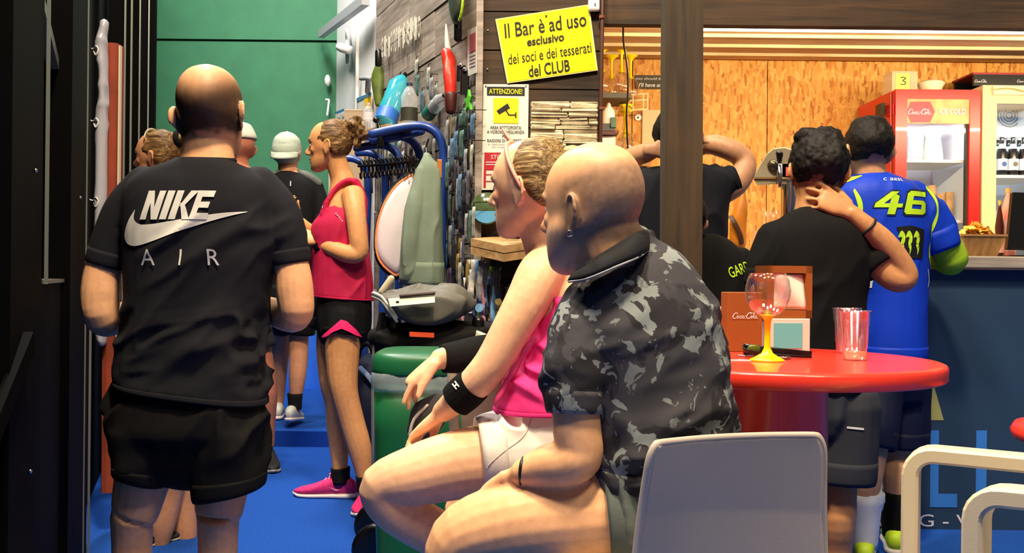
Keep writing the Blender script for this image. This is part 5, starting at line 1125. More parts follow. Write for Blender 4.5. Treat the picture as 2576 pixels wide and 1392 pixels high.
# balloon glass with yellow stem
def goblet(loc, s, name, label, group=None, flip=False, rs=1.0):
    R = thing(name, loc, label, 'glass', group)
    prof_b = [(.006, .103), (.022, .108), (.042, .125), (.052, .15), (.054, .17), (.050, .192), (.043, .21), (.0415, .21), (.0485, .192), (.0525, .17), (.0505, .15), (.041, .127), (.02, .110), (.0, .107)]
    prof_s = [(.0, 0), (.041, 0), (.041, .003), (.03, .008), (.014, .018), (.0075, .032), (.0065, .07), (.008, .095), (.014, .106), (.02, .110), (.0, .111)]
    f = (lambda p: [(r * s * rs, (.21 - z) * s) for r, z in p]) if flip else (lambda p: [(r * s, z * s) for r, z in p])
    b = ob('bowl', mesh(lathe(f(prof_b), n=40)), M_glass, R, loc=(0, 0, 0), smooth=True)
    ob('stem', mesh(lathe(f(prof_s), n=32)), mat('yellow_plastic', 'f0d800', .35), R, loc=(0, 0, 0), smooth=True)
    return R
goblet(on_table(1930, 908), 1.0, 'wine_glass', 'empty balloon wine glass with bright yellow stem on the red table')
def cup(loc, label, drink=0):
    R = thing('plastic_cup', loc, label, 'cup')
    prof = [(.0, .0), (.027, .0), (.0285, .03), (.030, .031), (.033, .085), (.0345, .086), (.037, .118), (.0385, .119), (.0385, .122), (.0362, .121), (.0322, .086), (.0275, .032), (.026, .002), (0, .002)]
    ob('wall', mesh(lathe(prof, n=36)), M_clearp, R, loc=(0, 0, 0), smooth=True)
    ob('rim', mesh(lathe([(.0375, .119), (.0392, .1205), (.0375, .122)], n=36)), M_clearp, R, loc=(0, 0, 0), smooth=True)
    if drink: ob('drink', mesh(lathe([(0, .003), (.0255, .003), (.0262, drink), (0, drink)], n=28)), clear('pale_drink', 'ecdc98', .25, .05, 1), R, loc=(0, 0, 0), smooth=True)
cup(on_table(2150, 907), 'clear plastic cup with a little yellow drink left on the red table', .022)
c2 = on_table(2130, 890); cup(c2, 'empty clear plastic cup just behind the cup with yellow drink')
# napkin dispenser on a small teal and white box
M_brown = mat('brown_board', '8a4f1c', .55, var=.1, scale=6); 
rz = Matrix.Rotation(math.radians(9), 3, 'Z')
def rb(c, s, rot=rz): return boxg(c, s, rot)
b0 = on_table(1972, 884); b0 = Vector((b0.x, b0.y + .02, TZ))
R = thing('coaster_box', b0, 'small white box with teal front panel under the napkin dispenser', 'box')
ob('carton', mesh(boxg((0, 0, .045), (.115, .10, .09), rz, .002)), mat('white_card', 'd8cfc4', .6), R, loc=(0, 0, 0))
ob('front_print', mesh(boxg(rz @ Vector((-.006, -.0505, .044)), (.082, .002, .068), rz)), mat('teal_print', '5fb8c0', .6), R, loc=(0, 0, 0))
R = thing('napkin_dispenser', b0 + Vector((.002, 0, .0905)), 'brown napkin dispenser with white napkins in its square opening', 'dispenser')
fw, fh_, fd = .128, .142, .085
for nm, c, s in (('side', (-.055, 0, fh_ / 2), (.018, fd, fh_)), ('side', (.055, 0, fh_ / 2), (.018, fd, fh_)), ('top', (0, 0, fh_ - .010), (fw, fd, .02)), ('bottom', (0, 0, .011), (fw, fd, .022)), ('back', (0, .036, fh_ / 2), (fw, .012, fh_))):
    ob(nm, mesh(boxg(rz @ Vector(c), s, rz)), M_brown, R, loc=(0, 0, 0))
for k in range(3):
    g = shell(lambda u, v: rz @ Vector(((u - .5) * .09, -.030 + .008 * k + .006 * math.sin(4 * u + 3 * v) - .008 * math.exp(-8 * (u + v - 1) ** 2), .024 + v * .095)), 10, 10, .002)
    ob('napkin', mesh(g), mat('napkin_paper', 'ece2d4', .8), R, loc=(0, 0, 0), smooth=True)
fr = rz @ Vector((1, 0, 0)); sd_ = rz @ Vector((0, 1, 0))
wp = b0 + Vector((.002, 0, .0905)) + rz @ Vector((fw / 2, 0, .07))
wp = b0 + Vector((.002, 0, .0905)) + rz @ Vector((.064, -.002, .075))
flat('logo', fit2d(script_logo(), .06), wp, sd_, (0, 0, 1), M_wprint, R)
# menu holder with white script
b1 = on_table(1864, 884)
R = thing('menu_holder', (b1.x, b1.y, TZ), 'brown wooden holder with white script logo standing beside the wine glass', 'menu holder')
ob('board', mesh(boxg((0, 0, .08), (.098, .05, .16), rz, .002)), M_brown, R, loc=(0, 0, 0))
flat('logo', fit2d(script_logo(), .072), b1 + Vector((0, 0, .098)) + rz @ Vector((0, -.0255, 0)), fr, (0, 0, 1), M_wprint, R)
ob('napkin', mesh(boxg((-.045, .01, .09), (.012, .04, .06), rz)), mat('napkin_paper', 'ece2d4', .8), R, loc=(0, 0, 0))
# sunglasses
sg = on_table(1955, 899)
R = thing('sunglasses', sg, 'black wraparound sunglasses lying folded on the red table', 'sunglasses')
M_bk = mat('black_plastic', '0a0a0b', .3)
ob('lens_front', mesh(shell(lambda u, v: Vector((-.085 + .17 * u, -.012 * math.sin(math.pi * u) - .01 * 0, .004 + (.030 - .016 * u) * v * (1 - .15 * u))), 16, 4, .006)), M_bk, R, loc=(0, 0, 0), smooth=True)
ob('temple_arm', mesh(tube([(-.083, 0, .022), (-.086, -.028, .018), (-.04, -.034, .010), (.03, -.036, .006), (.075, -.03, .004)], [(.003, .008), (.003, .008), (.003, .006), (.003, .005), (.003, .004)], 8, 4, ref=(0, 1, 0))), M_bk, R, loc=(0, 0, 0), smooth=True)
ob('temple_arm', mesh(tube([(.083, 0, .010), (.088, .02, .009), (.05, .035, .006), (-.02, .045, .005)], [(.003, .005)] * 4, 8, 4, ref=(0, 1, 0))), M_bk, R, loc=(0, 0, 0), smooth=True)
ob('lens', mesh(ball((-.06, -.008, .02), (.018, .006, .012))), mat('green_lens', '5a6420', .15), R, loc=(0, 0, 0), smooth=True)
sv = on_table(1965, 896) ; R = thing('teaspoon', on_table(1962, 904), 'small steel teaspoon bowl beside the sunglasses on the table', 'spoon')
ob('bowl', mesh(ball((.012, 0, .004), (.018, .010, .004), n=16, h=8)), M_chrome, R, loc=(0, 0, 0), smooth=True); ob('handle', mesh(tube([(.0, .004, .004), (-.05, .03, .004), (-.09, .05, .003)], [.002, .002, .003], 8, 3)), M_chrome, R, loc=(0, 0, 0), smooth=True)
R = thing('paper_slip', on_table(1850, 908), 'white paper slip on the red table beside the sunglasses', 'paper'); ob('sheet', mesh(boxg((0, 0, .0012), (.07, .02, .0012))), mat('white_card2', 'e0dcd4', .7), R, loc=(0, 0, 0))
# ================================================================== chairs
M_chair = mat('taupe_plastic', 'a89f94', .5, var=.04, scale=5, bump=.05, bscale=500)
M_cream = mat('cream_plastic', 'c6b898', .45, var=.04, scale=5, bump=.05, bscale=500)
def front_chair():
    L0, R0 = P(1632, 1116, 1.56), P(2064, 1094, 1.665); L1, R1 = P(1600, 1392, 1.58), P(2074, 1392, 1.69)
    ax = (R0 - L0).normalized(); bk = Vector((ax.y, -ax.x, 0)); bk = bk if bk.y < 0 else -bk      # towards camera
    R = thing('plastic_chair', ((L0.x + R0.x) / 2, 1.72, 0), 'taupe plastic chair with plain solid back, the seat of the man in camouflage', 'chair')
    zt, zs = L0.z, .545
    def bf(u, v):
        wv = 1 - .10 * (1 - math.sqrt(max(0, 1 - (max(0, v - .86) / .14) ** 2))); u = .5 + (u - .5) * wv; e = abs(2 * u - 1)
        p = L1.lerp(R1, u); p = p + (L0.lerp(R0, u) - p) * (v * 1.30 - .30)
        return p - bk * (.030 * (1 - e ** 2)) + bk * (.02 * max(0, v - .5))
    ob('backrest', mesh(shell(bf, 40, 40, .012)), M_chair, R, smooth=True)
    ed = [bf(0, t) for t in (0, .3, .6, .8, .86, .92, .96, .985, 1)] + [bf(t, 1) for t in (.15, .3, .5, .7, .85)] + [bf(1, t) for t in (1, .985, .96, .92, .86, .8, .6, .3, 0)]
    ob('backrest_rim', mesh(tube(ed, [.0068] * len(ed), 8, 3)), M_chair, R, smooth=True)
    fwd = -bk; c0 = (L1 + R1) / 2
    def sf(u, v):
        p = Vector((L1.x, L1.y, 0)).lerp(Vector((R1.x, R1.y, 0)), .5) + ax * (u - .5) * .46 + fwd * (.02 + v * .40)
        return Vector((p.x, p.y, .492 + .018 * (2 * u - 1) ** 2 - .02 * max(0, v - .85) / .15))
    ob('seat', mesh(shell(sf, 16, 14, .014)), M_chair, R, smooth=True)
    for u, v, o in ((.06, .06, -1), (.94, .06, -1), (.06, .94, 1), (.94, .94, 1)):
        t = sf(u, v); b = t + ax * (.03 if u > .5 else -.03) + fwd * .03 * o; b.z = 0
        ob('leg', mesh(tube([t, b], [(.02, .016), (.015, .013)], 10, 2, ('flat', 'flat'))), M_chair, R, smooth=True)
front_chair()
UPV = Vector((0, 0, 1))
def armchair(far, near, label, name='plastic_armchair', m=M_cream, back=True):
    """far/near: (front px,py,depth, rear px,py,depth) of each armrest"""
    R = thing(name, (P(far[0], 900, far[2]).x + .25, (far[2] + near[2]) / 2, 0), label, 'chair')
    T = []
    for s in (far, near):
        a, b = P(*s[:3]), P(*s[3:]); dr = (b - a); dr.z = 0; dr.normalize(); sd = Vector((-dr.y, dr.x, 0))
        L_ = (b - a).length; h = a.z; sl_ = (b.z - a.z) / max(1e-6, (Vector((b.x, b.y, 0)) - Vector((a.x, a.y, 0))).length); th = .030; rO, rI = .055, .026
        outer = [(.012, 0), (.0, h * .5), (0, h - rO)] + [(rO - rO * math.cos(t), h - rO + rO * math.sin(t)) for t in [math.pi / 12 * i for i in range(1, 7)]] + [(rO + (L_ - rO) * t, h + sl_ * (L_ - rO) * t) for t in (.25, .5, .75, 1)]
        inner = [(.012 + th * .9, 0), (th * .98, h * .5), (th, h - th - rI)] + [(th + rI - rI * math.cos(t), h - th - rI + rI * math.sin(t)) for t in [math.pi / 12 * i for i in range(1, 7)]] + [(rO + (L_ - rO) * t, h - th + sl_ * (L_ - rO) * t) for t in (.25, .5, .75, 1)]
        wv = sd * .027; bv_ = .005
        def pt(u, z): return Vector((a.x, a.y, 0)) + dr * u + UPV * z
        R_ = []
        for (ou, oz), (iu, iz) in zip(outer, inner):
            o_, i_ = pt(ou, oz), pt(iu, iz); n_ = (i_ - o_).normalized()
            R_.append([o_ + wv * .8, o_ + n_ * bv_ + wv, i_ - n_ * bv_ + wv, i_ + wv * .8, i_ - wv * .8, i_ - n_ * bv_ - wv, o_ + n_ * bv_ - wv, o_ - wv * .8])
        g = rings_to_geom(R_)
        ob('armrest', mesh(g), m, R); T.append((a, b, dr, sd))
        ob('rear_leg', mesh(tube([b + dr * .0, b + dr * .03 + Vector((0, 0, -.3)), Vector((b.x + .09, b.y, 0))], [.02, .018, .015], 10, 3)), m, R, smooth=True)
    (a0, b0_, d0, s0), (a1, b1_, d1, s1) = T
    def sf(u, v): p = a0.lerp(a1, .08 + .84 * u).lerp(b0_.lerp(b1_, .08 + .84 * u), .05 + .9 * v); return Vector((p.x, p.y, .44 + .015 * (2 * u - 1) ** 2 - .03 * v))
    ob('seat', mesh(shell(sf, 12, 12, .016)), m, R, smooth=True)
    for u in (0.0, 1.0): p = sf(u, .0); ob('seat_bracket', mesh(beam2(p + Vector((0, 0, -.01)), (a0 if u < .5 else a1) * 1 + Vector((0, 0, p.z - (a0 if u < .5 else a1).z - .01)), .02, .03)), m, R)
    if back:
        def bf(u, v): p = b0_.lerp(b1_, u); return p + d0 * (.02 + .10 * v + .03 * (1 - (2 * u - 1) ** 2)) + Vector((0, 0, -.26 + .42 * v))
        ob('backrest', mesh(shell(bf, 14, 10, .012)), m, R, smooth=True)
armchair((2272, 1116, 1.82, 2640, 1150, 1.70), (2432, 1208, 1.46, 2700, 1232, 1.36), 'cream plastic armchair with open square arms facing the red table')
R = thing('red_stool', (P(2590, 1090, 2.3).x + .16, 2.3, 0), 'red plastic stool with rounded seat edge at the frame edge by the counter', 'stool')
sx = P(2566, 1092, 2.3)
ob('seat', mesh(lathe([(0, .0), (.17, 0), (.195, .012), (.2, .03), (.19, .048), (.16, .055), (0, .05)], (sx.x + .2, 2.3, sx.z - .03), 36)), M_redt, R, smooth=True)
for a in range(4): t = Vector((sx.x + .2 + .12 * math.cos(a * 1.57 + .8), 2.3 + .12 * math.sin(a * 1.57 + .8), sx.z - .02)); ob('leg', mesh(tube([t, Vector((t.x + .04 * math.cos(a * 1.57 + .8), t.y + .04 * math.sin(a * 1.57 + .8), 0))], .014, 8, 2)), M_redt, R, smooth=True)
# woman's armchair, mostly hidden
def woman_chair():
    d = 2.42; q = lambda x, y, dd=0: P(x, y, d + dd)
    R = thing('plastic_armchair', (q(1330, 1300).x, d, 0), 'pale grey plastic armchair under the seated woman in pink', 'chair')
    m = mat('pale_grey_plastic', 'b4aa9c', .5)
    ob('armrest', mesh(tube([q(1150, 1300, .16), q(1142, 1050, .16), q(1138, 950, .16), q(1146, 922, .16), q(1180, 914, .16), q(1300, 935, .16), q(1480, 950, .16)], [(.014, .02)] * 7, 12, 4, ref=(1, 0, 0), e=3)), m, R, smooth=True)
    ob('side_panel', mesh(shell(lambda u, v: q(1160 + 240 * u, 1290 - 340 * v, .17), 8, 8, .01)), m, R, smooth=True)
    ob('backrest', mesh(shell(lambda u, v: q(1532, 1240 - 420 * v, -.1 + .34 * u), 8, 8, .012)), m, R, smooth=True)
    ob('seat', mesh(shell(lambda u, v: Vector((q(1240 + 270 * u, 1250).x, d - .12 + .34 * v, .457)), 8, 8, .014)), m, R, smooth=True)
    for x, dd in ((1250, -.1), (1510, -.1), (1160, .18), (1515, .2)): p = q(x, 1250, dd); ob('leg', mesh(tube([Vector((p.x, p.y, .46)), Vector((p.x, p.y, 0))], [.018, .014], 8, 2)), m, R, smooth=True)
    R = thing('sports_pouch', q(1060, 1070, -.02), 'dark grey pouch with white edge lying on the thigh of the woman in pink', 'pouch')
    ob('pouch', solid([loft([(q(1052, 1092, .02), Vector((.028, 0, -.02)), Vector((0, .02, .0))), (q(1075, 1050, .02), Vector((.035, 0, -.03)), Vector((0, .028, .0))), (q(1120, 1010, .02), Vector((.025, 0, -.02)), Vector((0, .02, 0)))], 16, 4)], .004, 2, wrinkles(.008, 20, (1, 0, 1), .3, 5)), cloth('charcoal_pouch', '3c3e42', .7), R)
    ob('white_trim', mesh(tube([q(1030, 1095, .0), q(1042, 1055, -.005), q(1075, 1020, -.005)], .004, 8, 3)), mat('trim_white', 'c8c8c4', .6), R, smooth=True)
woman_chair()
# ================================================================== bin
def bin_():
    d = 2.95; s = d / F; q = lambda x, y, dd=0: P(x, y, d + dd); cx = q(1075, 900).x
    mg = mat('green_bin_plastic', '17613c', .38, var=.06, scale=3); R = thing('waste_bin', (cx, d, 0), 'tall green plastic waste bin with rounded lid and clear liner', 'bin')
    zt = q(1075, 930).z; wdt = 135 * s
    def rr(z, a, b): return (Vector((cx, d, z)), Vector((a, 0, 0)), Vector((0, b, 0)))
    ob('body', mesh(loft([rr(0.005, wdt * .80, .12), rr(.3, wdt * .88, .135), rr(zt - .03, wdt * .93, .15)], 64, 3, 5, ('flat', 'flat'))), mg, R, smooth=True)
    ob('liner', solid([loft([rr(zt - .055, wdt * .955, .158), rr(zt - .02, wdt * .97, .16), rr(zt + .005, wdt * .96, .158)], 40, 2, 5, ('flat', 'flat'))], .006, 1, wrinkles(.008, 30, (0, 0, 1), .3, 8)), mat('liner_film', 'aec4cc', .25, alpha=.55, spec=.7), R)
    ob('lid', mesh(loft([rr(zt - .006, wdt * .975, .162), rr(zt + .012, wdt * .985, .165), rr(zt + .045, wdt * .95, .16), rr(zt + .06, wdt * .86, .14), rr(zt + .064, wdt * .6, .1)], 40, 3, 4, ('flat', 'flat'))), mg, R, smooth=True)
bin_()
# ================================================================== push chair
def stroller():
    d = 3.5; q = lambda x, y, dd=0: P(x, y, d + dd); R = thing('stroller', (q(1070, 800).x, d, 0), 'folding baby stroller with grey canopy parked behind the green bin', 'stroller')
    O = [(952, 744), (978, 737), (1030, 732), (1095, 726), (1142, 730), (1180, 747), (1174, 774), (1158, 793), (1112, 815), (1062, 819), (1014, 807), (982, 775)]; O = catmull(O + [O[0]], 3)[:-1]
    rg = lambda k, dd, dy=0: [q(1066 + (x - 1066) * k, 774 + (y - 774) * k + dy, dd) for x, y in O]
    can = [rings_to_geom([rg(.70, -.235, 6), rg(.90, -.215, 4), rg(1, -.15), rg(1, .12), rg(.88, .20)]), tube([q(1090, 742, -.16), q(1140, 744, -.16), q(1180, 768, -.14)], [.03, .045, .03], 12, 3)]
    ob('canopy', solid(can, .0055, 2, wrinkles(.035, 15, (.35, 0, 1), .2, 12)), cloth('grey_canopy', '62615a', .5), R)
    for k in (0, 9): ob('canopy_rim', mesh(tube([q(938, 738 + k, -.2), q(960, 748 + k, -.235), q(978, 772 + k, -.25), q(998, 800 + k, -.24)], .006, 8, 4)), mat('rim_pale', 'c8c8c0', .3, metal=.4), R, smooth=True)
    ob('basket', solid([loft([(q(1000, 850), Vector((.0, 0, .05)), Vector((0, .18, 0))), (q(1090, 855), Vector((.0, 0, .075)), Vector((0, .2, 0))), (q(1185, 840), Vector((0, 0, .04)), Vector((0, .18, 0)))], 18, 4, 3)], .007, 2, wrinkles(.012, 18, (1, 0, 0), .3, 14)), cloth('black_basket', '101011', .8), R)
    ob('label_strip', mesh(shell(lambda u, v: q(1030 + 62 * u, 847 - 12 * v + 3 * u, -.235 + .01 * math.sin(3 * u)), 6, 2, .003)), mat('orange_label', 'e0502c', .6), R)
    gm = mat('grey_tube', 'a4a8a4', .35, metal=.5)
    for pts, r, m_ in (([(940, 740), (962, 752), (985, 800), (1000, 830)], .011, gm), ([(985, 820), (990, 880), (985, 1010), (975, 1190)], .018, gm), ([(1010, 830), (1030, 855), (1048, 878)], .010, gm), ([(1196, 826), (1170, 855), (1150, 872)], .010, gm), ([(1200, 810), (1205, 900), (1215, 1100)], .016, gm), ([(985, 700), (960, 735)], .012, mat('cream_tube', 'c8bea4', .4)), ([(945, 860), (942, 1010), (944, 1200)], .012, gm)):
        ob('frame_tube', mesh(tube([q(x, y, -.12) for x, y in pts], r, 10, 3)), m_, R, smooth=True)
    ob('joint', mesh(tube([q(990, 810, -.12), q(990, 845, -.12)], .024, 12, 2)), M_bk, R, smooth=True); ob('joint', mesh(tube([q(1203, 808, -.12), q(1204, 835, -.12)], .022, 12, 2)), M_bk, R, smooth=True)
    for x, dd in ((955, -.16), (955, .16), (1195, -.16), (1195, .16)):
        c = q(x, 900, dd); c.z = .09
        ob('wheel', mesh(lathe([(.03, -.015), (.075, -.018), (.09, -.012), (.09, .012), (.075, .018), (.03, .015)], c, 28, True, (0, 1, 0))), M_bk, R, smooth=True)
        ob('wheel_strut', mesh(tube([c, q(x, 1010, dd), q(990 if x < 1000 else 1200, 870, dd * .8)], .013, 8, 2)), M_bk, R, smooth=True)
    for k, (y0, y1) in enumerate(((790, 930), (800, 960))):
        ob('strap', mesh(tube([q(962 + 8 * k, y0, -.13), q(950 + 4 * k, (y0 + y1) / 2, -.14), q(958, y1, -.13)], [(.012, .004)] * 3, 8, 4, ref=(1, 0, 0))), M_blk, R)
    R = thing('white_folder', q(1035, 752, -.2), 'white folded leaflet with small print resting on the stroller canopy', 'leaflet')
    a, b, c, e = q(976, 752, -.262), q(1094, 744, -.262), q(1094, 762, -.275), q(982, 772, -.275)
    ob('leaflet', mesh(shell(lambda u, v: a.lerp(b, u).lerp(e.lerp(c, u), v), 4, 2, .004)), mat('leaflet_white', 'dcd8cc', .5), R)
    ob('spine', mesh(tube([q(1008, 745, -.265), q(1092, 738, -.265)], .006, 8, 2)), mat('dark_brown_spine', '3a241c', .5), R)
    ob('printed_mark', mesh(ball(q(1000, 760, -.272), (.006, .003, .004), n=10, h=6)), M_ink, R)
    R = thing('paper_cup', q(1215, 855, -.2), 'crushed cream paper cup wedged beside the stroller handle', 'cup')
    ob('cup', mesh(tube([q(1208, 870, -.2), q(1216, 852, -.2), q(1222, 838, -.2)], [.024, .03, .034], 16, 2, ('flat', 'open'))), mat('cream_paper', 'd8d4bc', .7), R, smooth=True)
    bg = thing('sports_bag', q(925, 985, 1.2), 'navy sports bag and gear on the floor behind the crimson-topped woman', 'bag')
    d2 = 1.22
    ob('bag_body', solid([loft([(q(925, 1090, d2), Vector((.085, 0, 0)), Vector((0, .14, 0))), (q(928, 1010, d2), Vector((.085, 0, 0)), Vector((0, .16, 0))), (q(930, 930, d2), Vector((.06, 0, 0)), Vector((0, .12, 0)))], 20, 4, 3)], .008, 2, wrinkles(.02, 12, (1, 0, .3), .4, 17)), cloth('navy_bag', '141c38', .7), bg)
    ob('bag_stripe', mesh(tube([q(905, 925, d2 - .14), q(925, 945, d2 - .16), q(940, 965, d2 - .16)], [(.012, .003)] * 3, 8, 3, ref=(1, 0, 0))), mat('pale_blue_stripe', '6a80b0', .6), bg)
    ob('bag_handle', mesh(tube([q(900, 930, d2), q(905, 880, d2), q(930, 868, d2), q(945, 920, d2)], .012, 8, 4)), M_blk, bg, smooth=True)
stroller()
# ================================================================== things on the corridor walls
def hit(px, py, p0, n, off=0):
    """where the view ray through a pixel meets the plane (p0, n) shifted by off"""
    o = Vector((0, 0, CAMZ)); r = P(px, py, 1.0) - o; p0 = p0 + n * off
    return o + r * ((p0 - o).dot(n) / r.dot(n))
onw = lambda x, y, off=.02: hit(x, y, CA, WN, off + .015)
on2 = lambda x, y, off=.0: hit(x, y, CB, W2N, off - .01)
onp = lambda x, y, off=0.0: hit(x, y, Vector((0, 4.188, 0)), Vector((0, -1, 0)), off)
UP = Vector((0, 0, 1)); WR = -WD      # reading direction along the plank wall (far -> near)
# raised white letters
for grp, chars, x0, x1 in (('', 'GI', 963, 977), ('', 'OTTI', 987, 1012), ('', 'SPIO', 1018, 1053)):
    for k, ch in enumerate(chars):
        x = x0 + (x1 - x0) * (k + .5) / len(chars); y = 122 - (x - 965) * .66
        p = onw(x, y, .03); g = fit2d(text2d(ch, 1, bold=.02), (x1 - x0) / len(chars) * .0052, .115)
        V = [p + WR * v.x + UP * v.y + WN * .012 for v in g[0]]; V2 = [v - WN * .024 for v in V]; n = len(V)
        o = ob('wall_letter', mesh((V + V2, list(g[1]) + [tuple(i + n for i in f[::-1]) for f in g[1]])), mat('ivory_letter', 'd4d0c0', .5))
        tag(o, 'raised ivory block letter of the lettering on the weathered plank wall', 'letter', 'raised letters on the plank wall')
# yellow notice on the pillar
def board(name, corners, th, m, parent):
    a, b, c, d_ = corners; n = (b - a).cross(d_ - a).normalized(); n = n if n.y < 0 else -n
    V = [*corners, *[v - n * th for v in corners]]
    return ob(name, mesh((V, [(0, 1, 2, 3), (7, 6, 5, 4), (0, 4, 5, 1), (1, 5, 6, 2), (2, 6, 7, 3), (3, 7, 4, 0)])), m, parent)
R = thing('notice_sign', onp(1375, 205), 'tilted bright yellow laminated club notice on dark board pillar', 'sign')
cs = [onp(1246, 48, .012), onp(1482, 11, .012), onp(1504, 177, .012), onp(1276, 210, .012)]
board('laminate', cs, .003, mat('pale_laminate_edge', 'd8dc90', .25), R)
ctr_ = sum(cs, Vector()) / 4; cs2 = [ctr_ + (c - ctr_) * .965 + Vector((0, -.0012, 0)) for c in cs]; board('sheet', cs2, .001, mat('yellow_sheet', 'e2d80a', .35), R)
rt = ((cs[1] - cs[0]) + (cs[2] - cs[3])).normalized(); up = ((cs[0] - cs[3]) + (cs[1] - cs[2])).normalized()
for s, x, y, w_, h_, b in (('Il Bar è ad uso', 1371, 63, 208, 36, .006), ('esclusivo', 1372, 99, 94, 21, .022), ('dei soci e dei tesserati', 1383, 134, 212, 26, 0), ('del CLUB', 1381, 172, 104, 30, .014)):
    g = fit2d(text2d(s, 1, shear=.12, bold=b), w_ * 4.18 / F, h_ * 4.18 / F); p = onp(x, y, .0155)
    flat('lettering', g, p, rt, Vector((up.x, 0, up.z)), M_ink, R, lift=0)
ob('pin', mesh(ball(onp(1374, 40, .016), .004, n=8, h=5)), M_ink, R)
# attention sign
R = thing('camera_sign', onp(1272, 380), 'white video surveillance warning sign with yellow camera pictogram on pillar', 'sign')
board('plate', [onp(1216, 212, .006), onp(1330, 212, .006), onp(1328, 384, .006), onp(1213, 384, .006)], .004, mat('sign_white', 'dad8cc', .4), R)
def pf(name, pts, m, off=.0075): return ob(name, mesh(([onp(x, y, off) for x, y in pts], [tuple(range(len(pts)))])), m, R)
pf('header', [(1225, 218), (1320, 219), (1320, 241), (1225, 240)], M_ink)
pf('pictogram_field', [(1241, 246), (1305, 247), (1304, 311), (1241, 310)], mat('sign_yellow', 'ecc80a', .5))
pf('camera_shape', [(1249, 279), (1277, 260), (1283, 272), (1256, 288)], M_ink, .0085); pf('camera_arm', [(1271, 277), (1274, 276), (1281, 288), (1297, 288), (1297, 291), (1279, 291)], M_ink, .0085); pf('camera_base', [(1296, 283), (1299, 283), (1299, 297), (1296, 297)], M_ink, .0085)
s_ = 4.18 / F
for s, y, w_, h_, m_ in (('ATTENZIONE!', 230, 84, 13, M_yel), ('AREA SOTTOPOSTA', 321, 78, 8, M_ink), ('A VIDEOSORVEGLIANZA', 332, 94, 8, M_ink), ('PER', 343, 16, 8, M_ink), ('RAGIONI DI SICUREZZA', 354, 92, 8, M_ink), ('la registrazione e effettuata', 364, 88, 4, M_ink), ('Art. 13 del regolamento', 371, 70, 4, M_ink)):
    flat('lettering', fit2d(text2d(s, 1, bold=.012 if y < 360 else 0), w_ * s_, h_ * s_), onp(1272, y, .0085), (1, 0, 0), (0, 0, 1), m_, R, lift=0)
for x in (1222, 1323): ob('screw', mesh(ball(onp(x, 217, .007), .004, n=8, h=5)), M_chrome, R)
R = thing('smoking_sign', onp(1240, 480), 'red and white warning placard under the surveillance sign', 'sign')
board('plate', [onp(1213, 379, .009), onp(1300, 379, .009), onp(1298, 478, .009), onp(1210, 478, .009)], .003, mat('sign_white', 'dad8cc', .4), R)
pf('red_field', [(1219, 384), (1294, 384), (1293, 428), (1217, 428)], M_redp, .011); pf('red_edge', [(1217, 428), (1223, 428), (1222, 472), (1216, 472)], M_redp, .011)
flat('lettering', fit2d(text2d('STOP', 1), 34 * s_, 10 * s_), onp(1252, 395, .012), (1, 0, 0), (0, 0, 1), M_wprint, R, lift=0)
for y in (407, 413, 438, 455): pf('text_line', [(1222, y), (1280, y), (1280, y + 2), (1222, y + 2)], M_wprint if y < 428 else M_redp, .012)
# papers on the plank wall near the corner
R = thing('rules_poster', onw(1186, 180), 'narrow white and red rules poster on plank wall by the corner', 'poster')
board('paper', [onw(1176, 76), onw(1198, 66), onw(1198, 183), onw(1176, 192)], .003, mat('poster_white', 'c4c0bc', .5), R)
board('red_print', [onw(1181, 88, .022), onw(1196, 81, .022), onw(1196, 126, .022), onw(1181, 134, .022)], .001, mat('faded_red', 'a05058', .6), R)
for k in range(4): y = 142 + k * 9; board('text_line', [onw(1180, y, .022), onw(1195, y - 6, .022), onw(1195, y - 4, .022), onw(1180, y + 2, .022)], .001, mat('grey_print', '888884', .7), R)
# white wall fittings
R = thing('security_camera', on2(868, 120), 'white bullet security camera on the white wall panel', 'camera')
ob('bracket', mesh(tube([on2(873, 75, .03), on2(874, 100, .06), on2(873, 112, .09)], .014, 8, 3)), M_whitep, R, smooth=True); ob('housing', mesh(tube([on2(855, 118, .14), on2(865, 122, .12), on2(878, 125, .09)], [.03, .033, .03], 14, 3)), M_whitep, R, smooth=True); ob('mount', mesh(tube([on2(874, 122, .06), on2(873, 158, .02)], [.018, .01], 8, 2)), mat('mid_grey', '80858a', .5), R, smooth=True)
R = thing('wall_tap', on2(925, 205), 'grey wall lever fitting on the white wall above the notice', 'fitting')
ob('lever', mesh(tube([on2(908, 198, .08), on2(920, 197, .06), on2(930, 198, .04)], .014, 8, 2)), mat('mid_grey', '80858a', .5), R, smooth=True); ob('stem', mesh(tube([on2(927, 198, .04), on2(925, 232, .03)], .018, 8, 2)), mat('mid_grey', '80858a', .5), R, smooth=True)
R = thing('yellow_poster', on2(916, 280), 'yellow and blue leaflet taped on the white wall', 'poster')
board('paper', [on2(897, 247, .02), on2(934, 232, .02), on2(934, 276, .02), on2(897, 280, .02)], .003, mat('poster_paper', 'd8d4cc', .5), R); board('yellow_print', [on2(915, 250, .024), on2(934, 243, .024), on2(934, 272, .024), on2(919, 274, .024)], .001, mat('poster_yellow', 'e8c010', .5), R); board('blue_print', [on2(897, 247, .024), on2(934, 232, .024), on2(934, 238, .024), on2(897, 256, .024)], .001, mat('poster_blue', '3a78b0', .5), R)
R = thing('blue_sticker', on2(855, 283), 'short blue sticker strip on the white wall', 'sticker'); board('strip', [on2(843, 282, .02), on2(866, 273, .02), on2(866, 279, .02), on2(843, 289, .02)], .002, mat('poster_blue', '3a78b0', .5), R)
bx = P(897, 284, 6.05); R = thing('cardboard_box', (bx.x, 6.05, .096), 'pale cardboard boxes stacked by the white wall behind the rack', 'box'); hb_ = (bx.z - .096) / 4
for k in range(4): box('carton', (bx.x, 6.05, .096 + hb_ * (k + .5)), (.125, .17, hb_ - .003), mat('carton_brown', 'a08a70', .8), R)
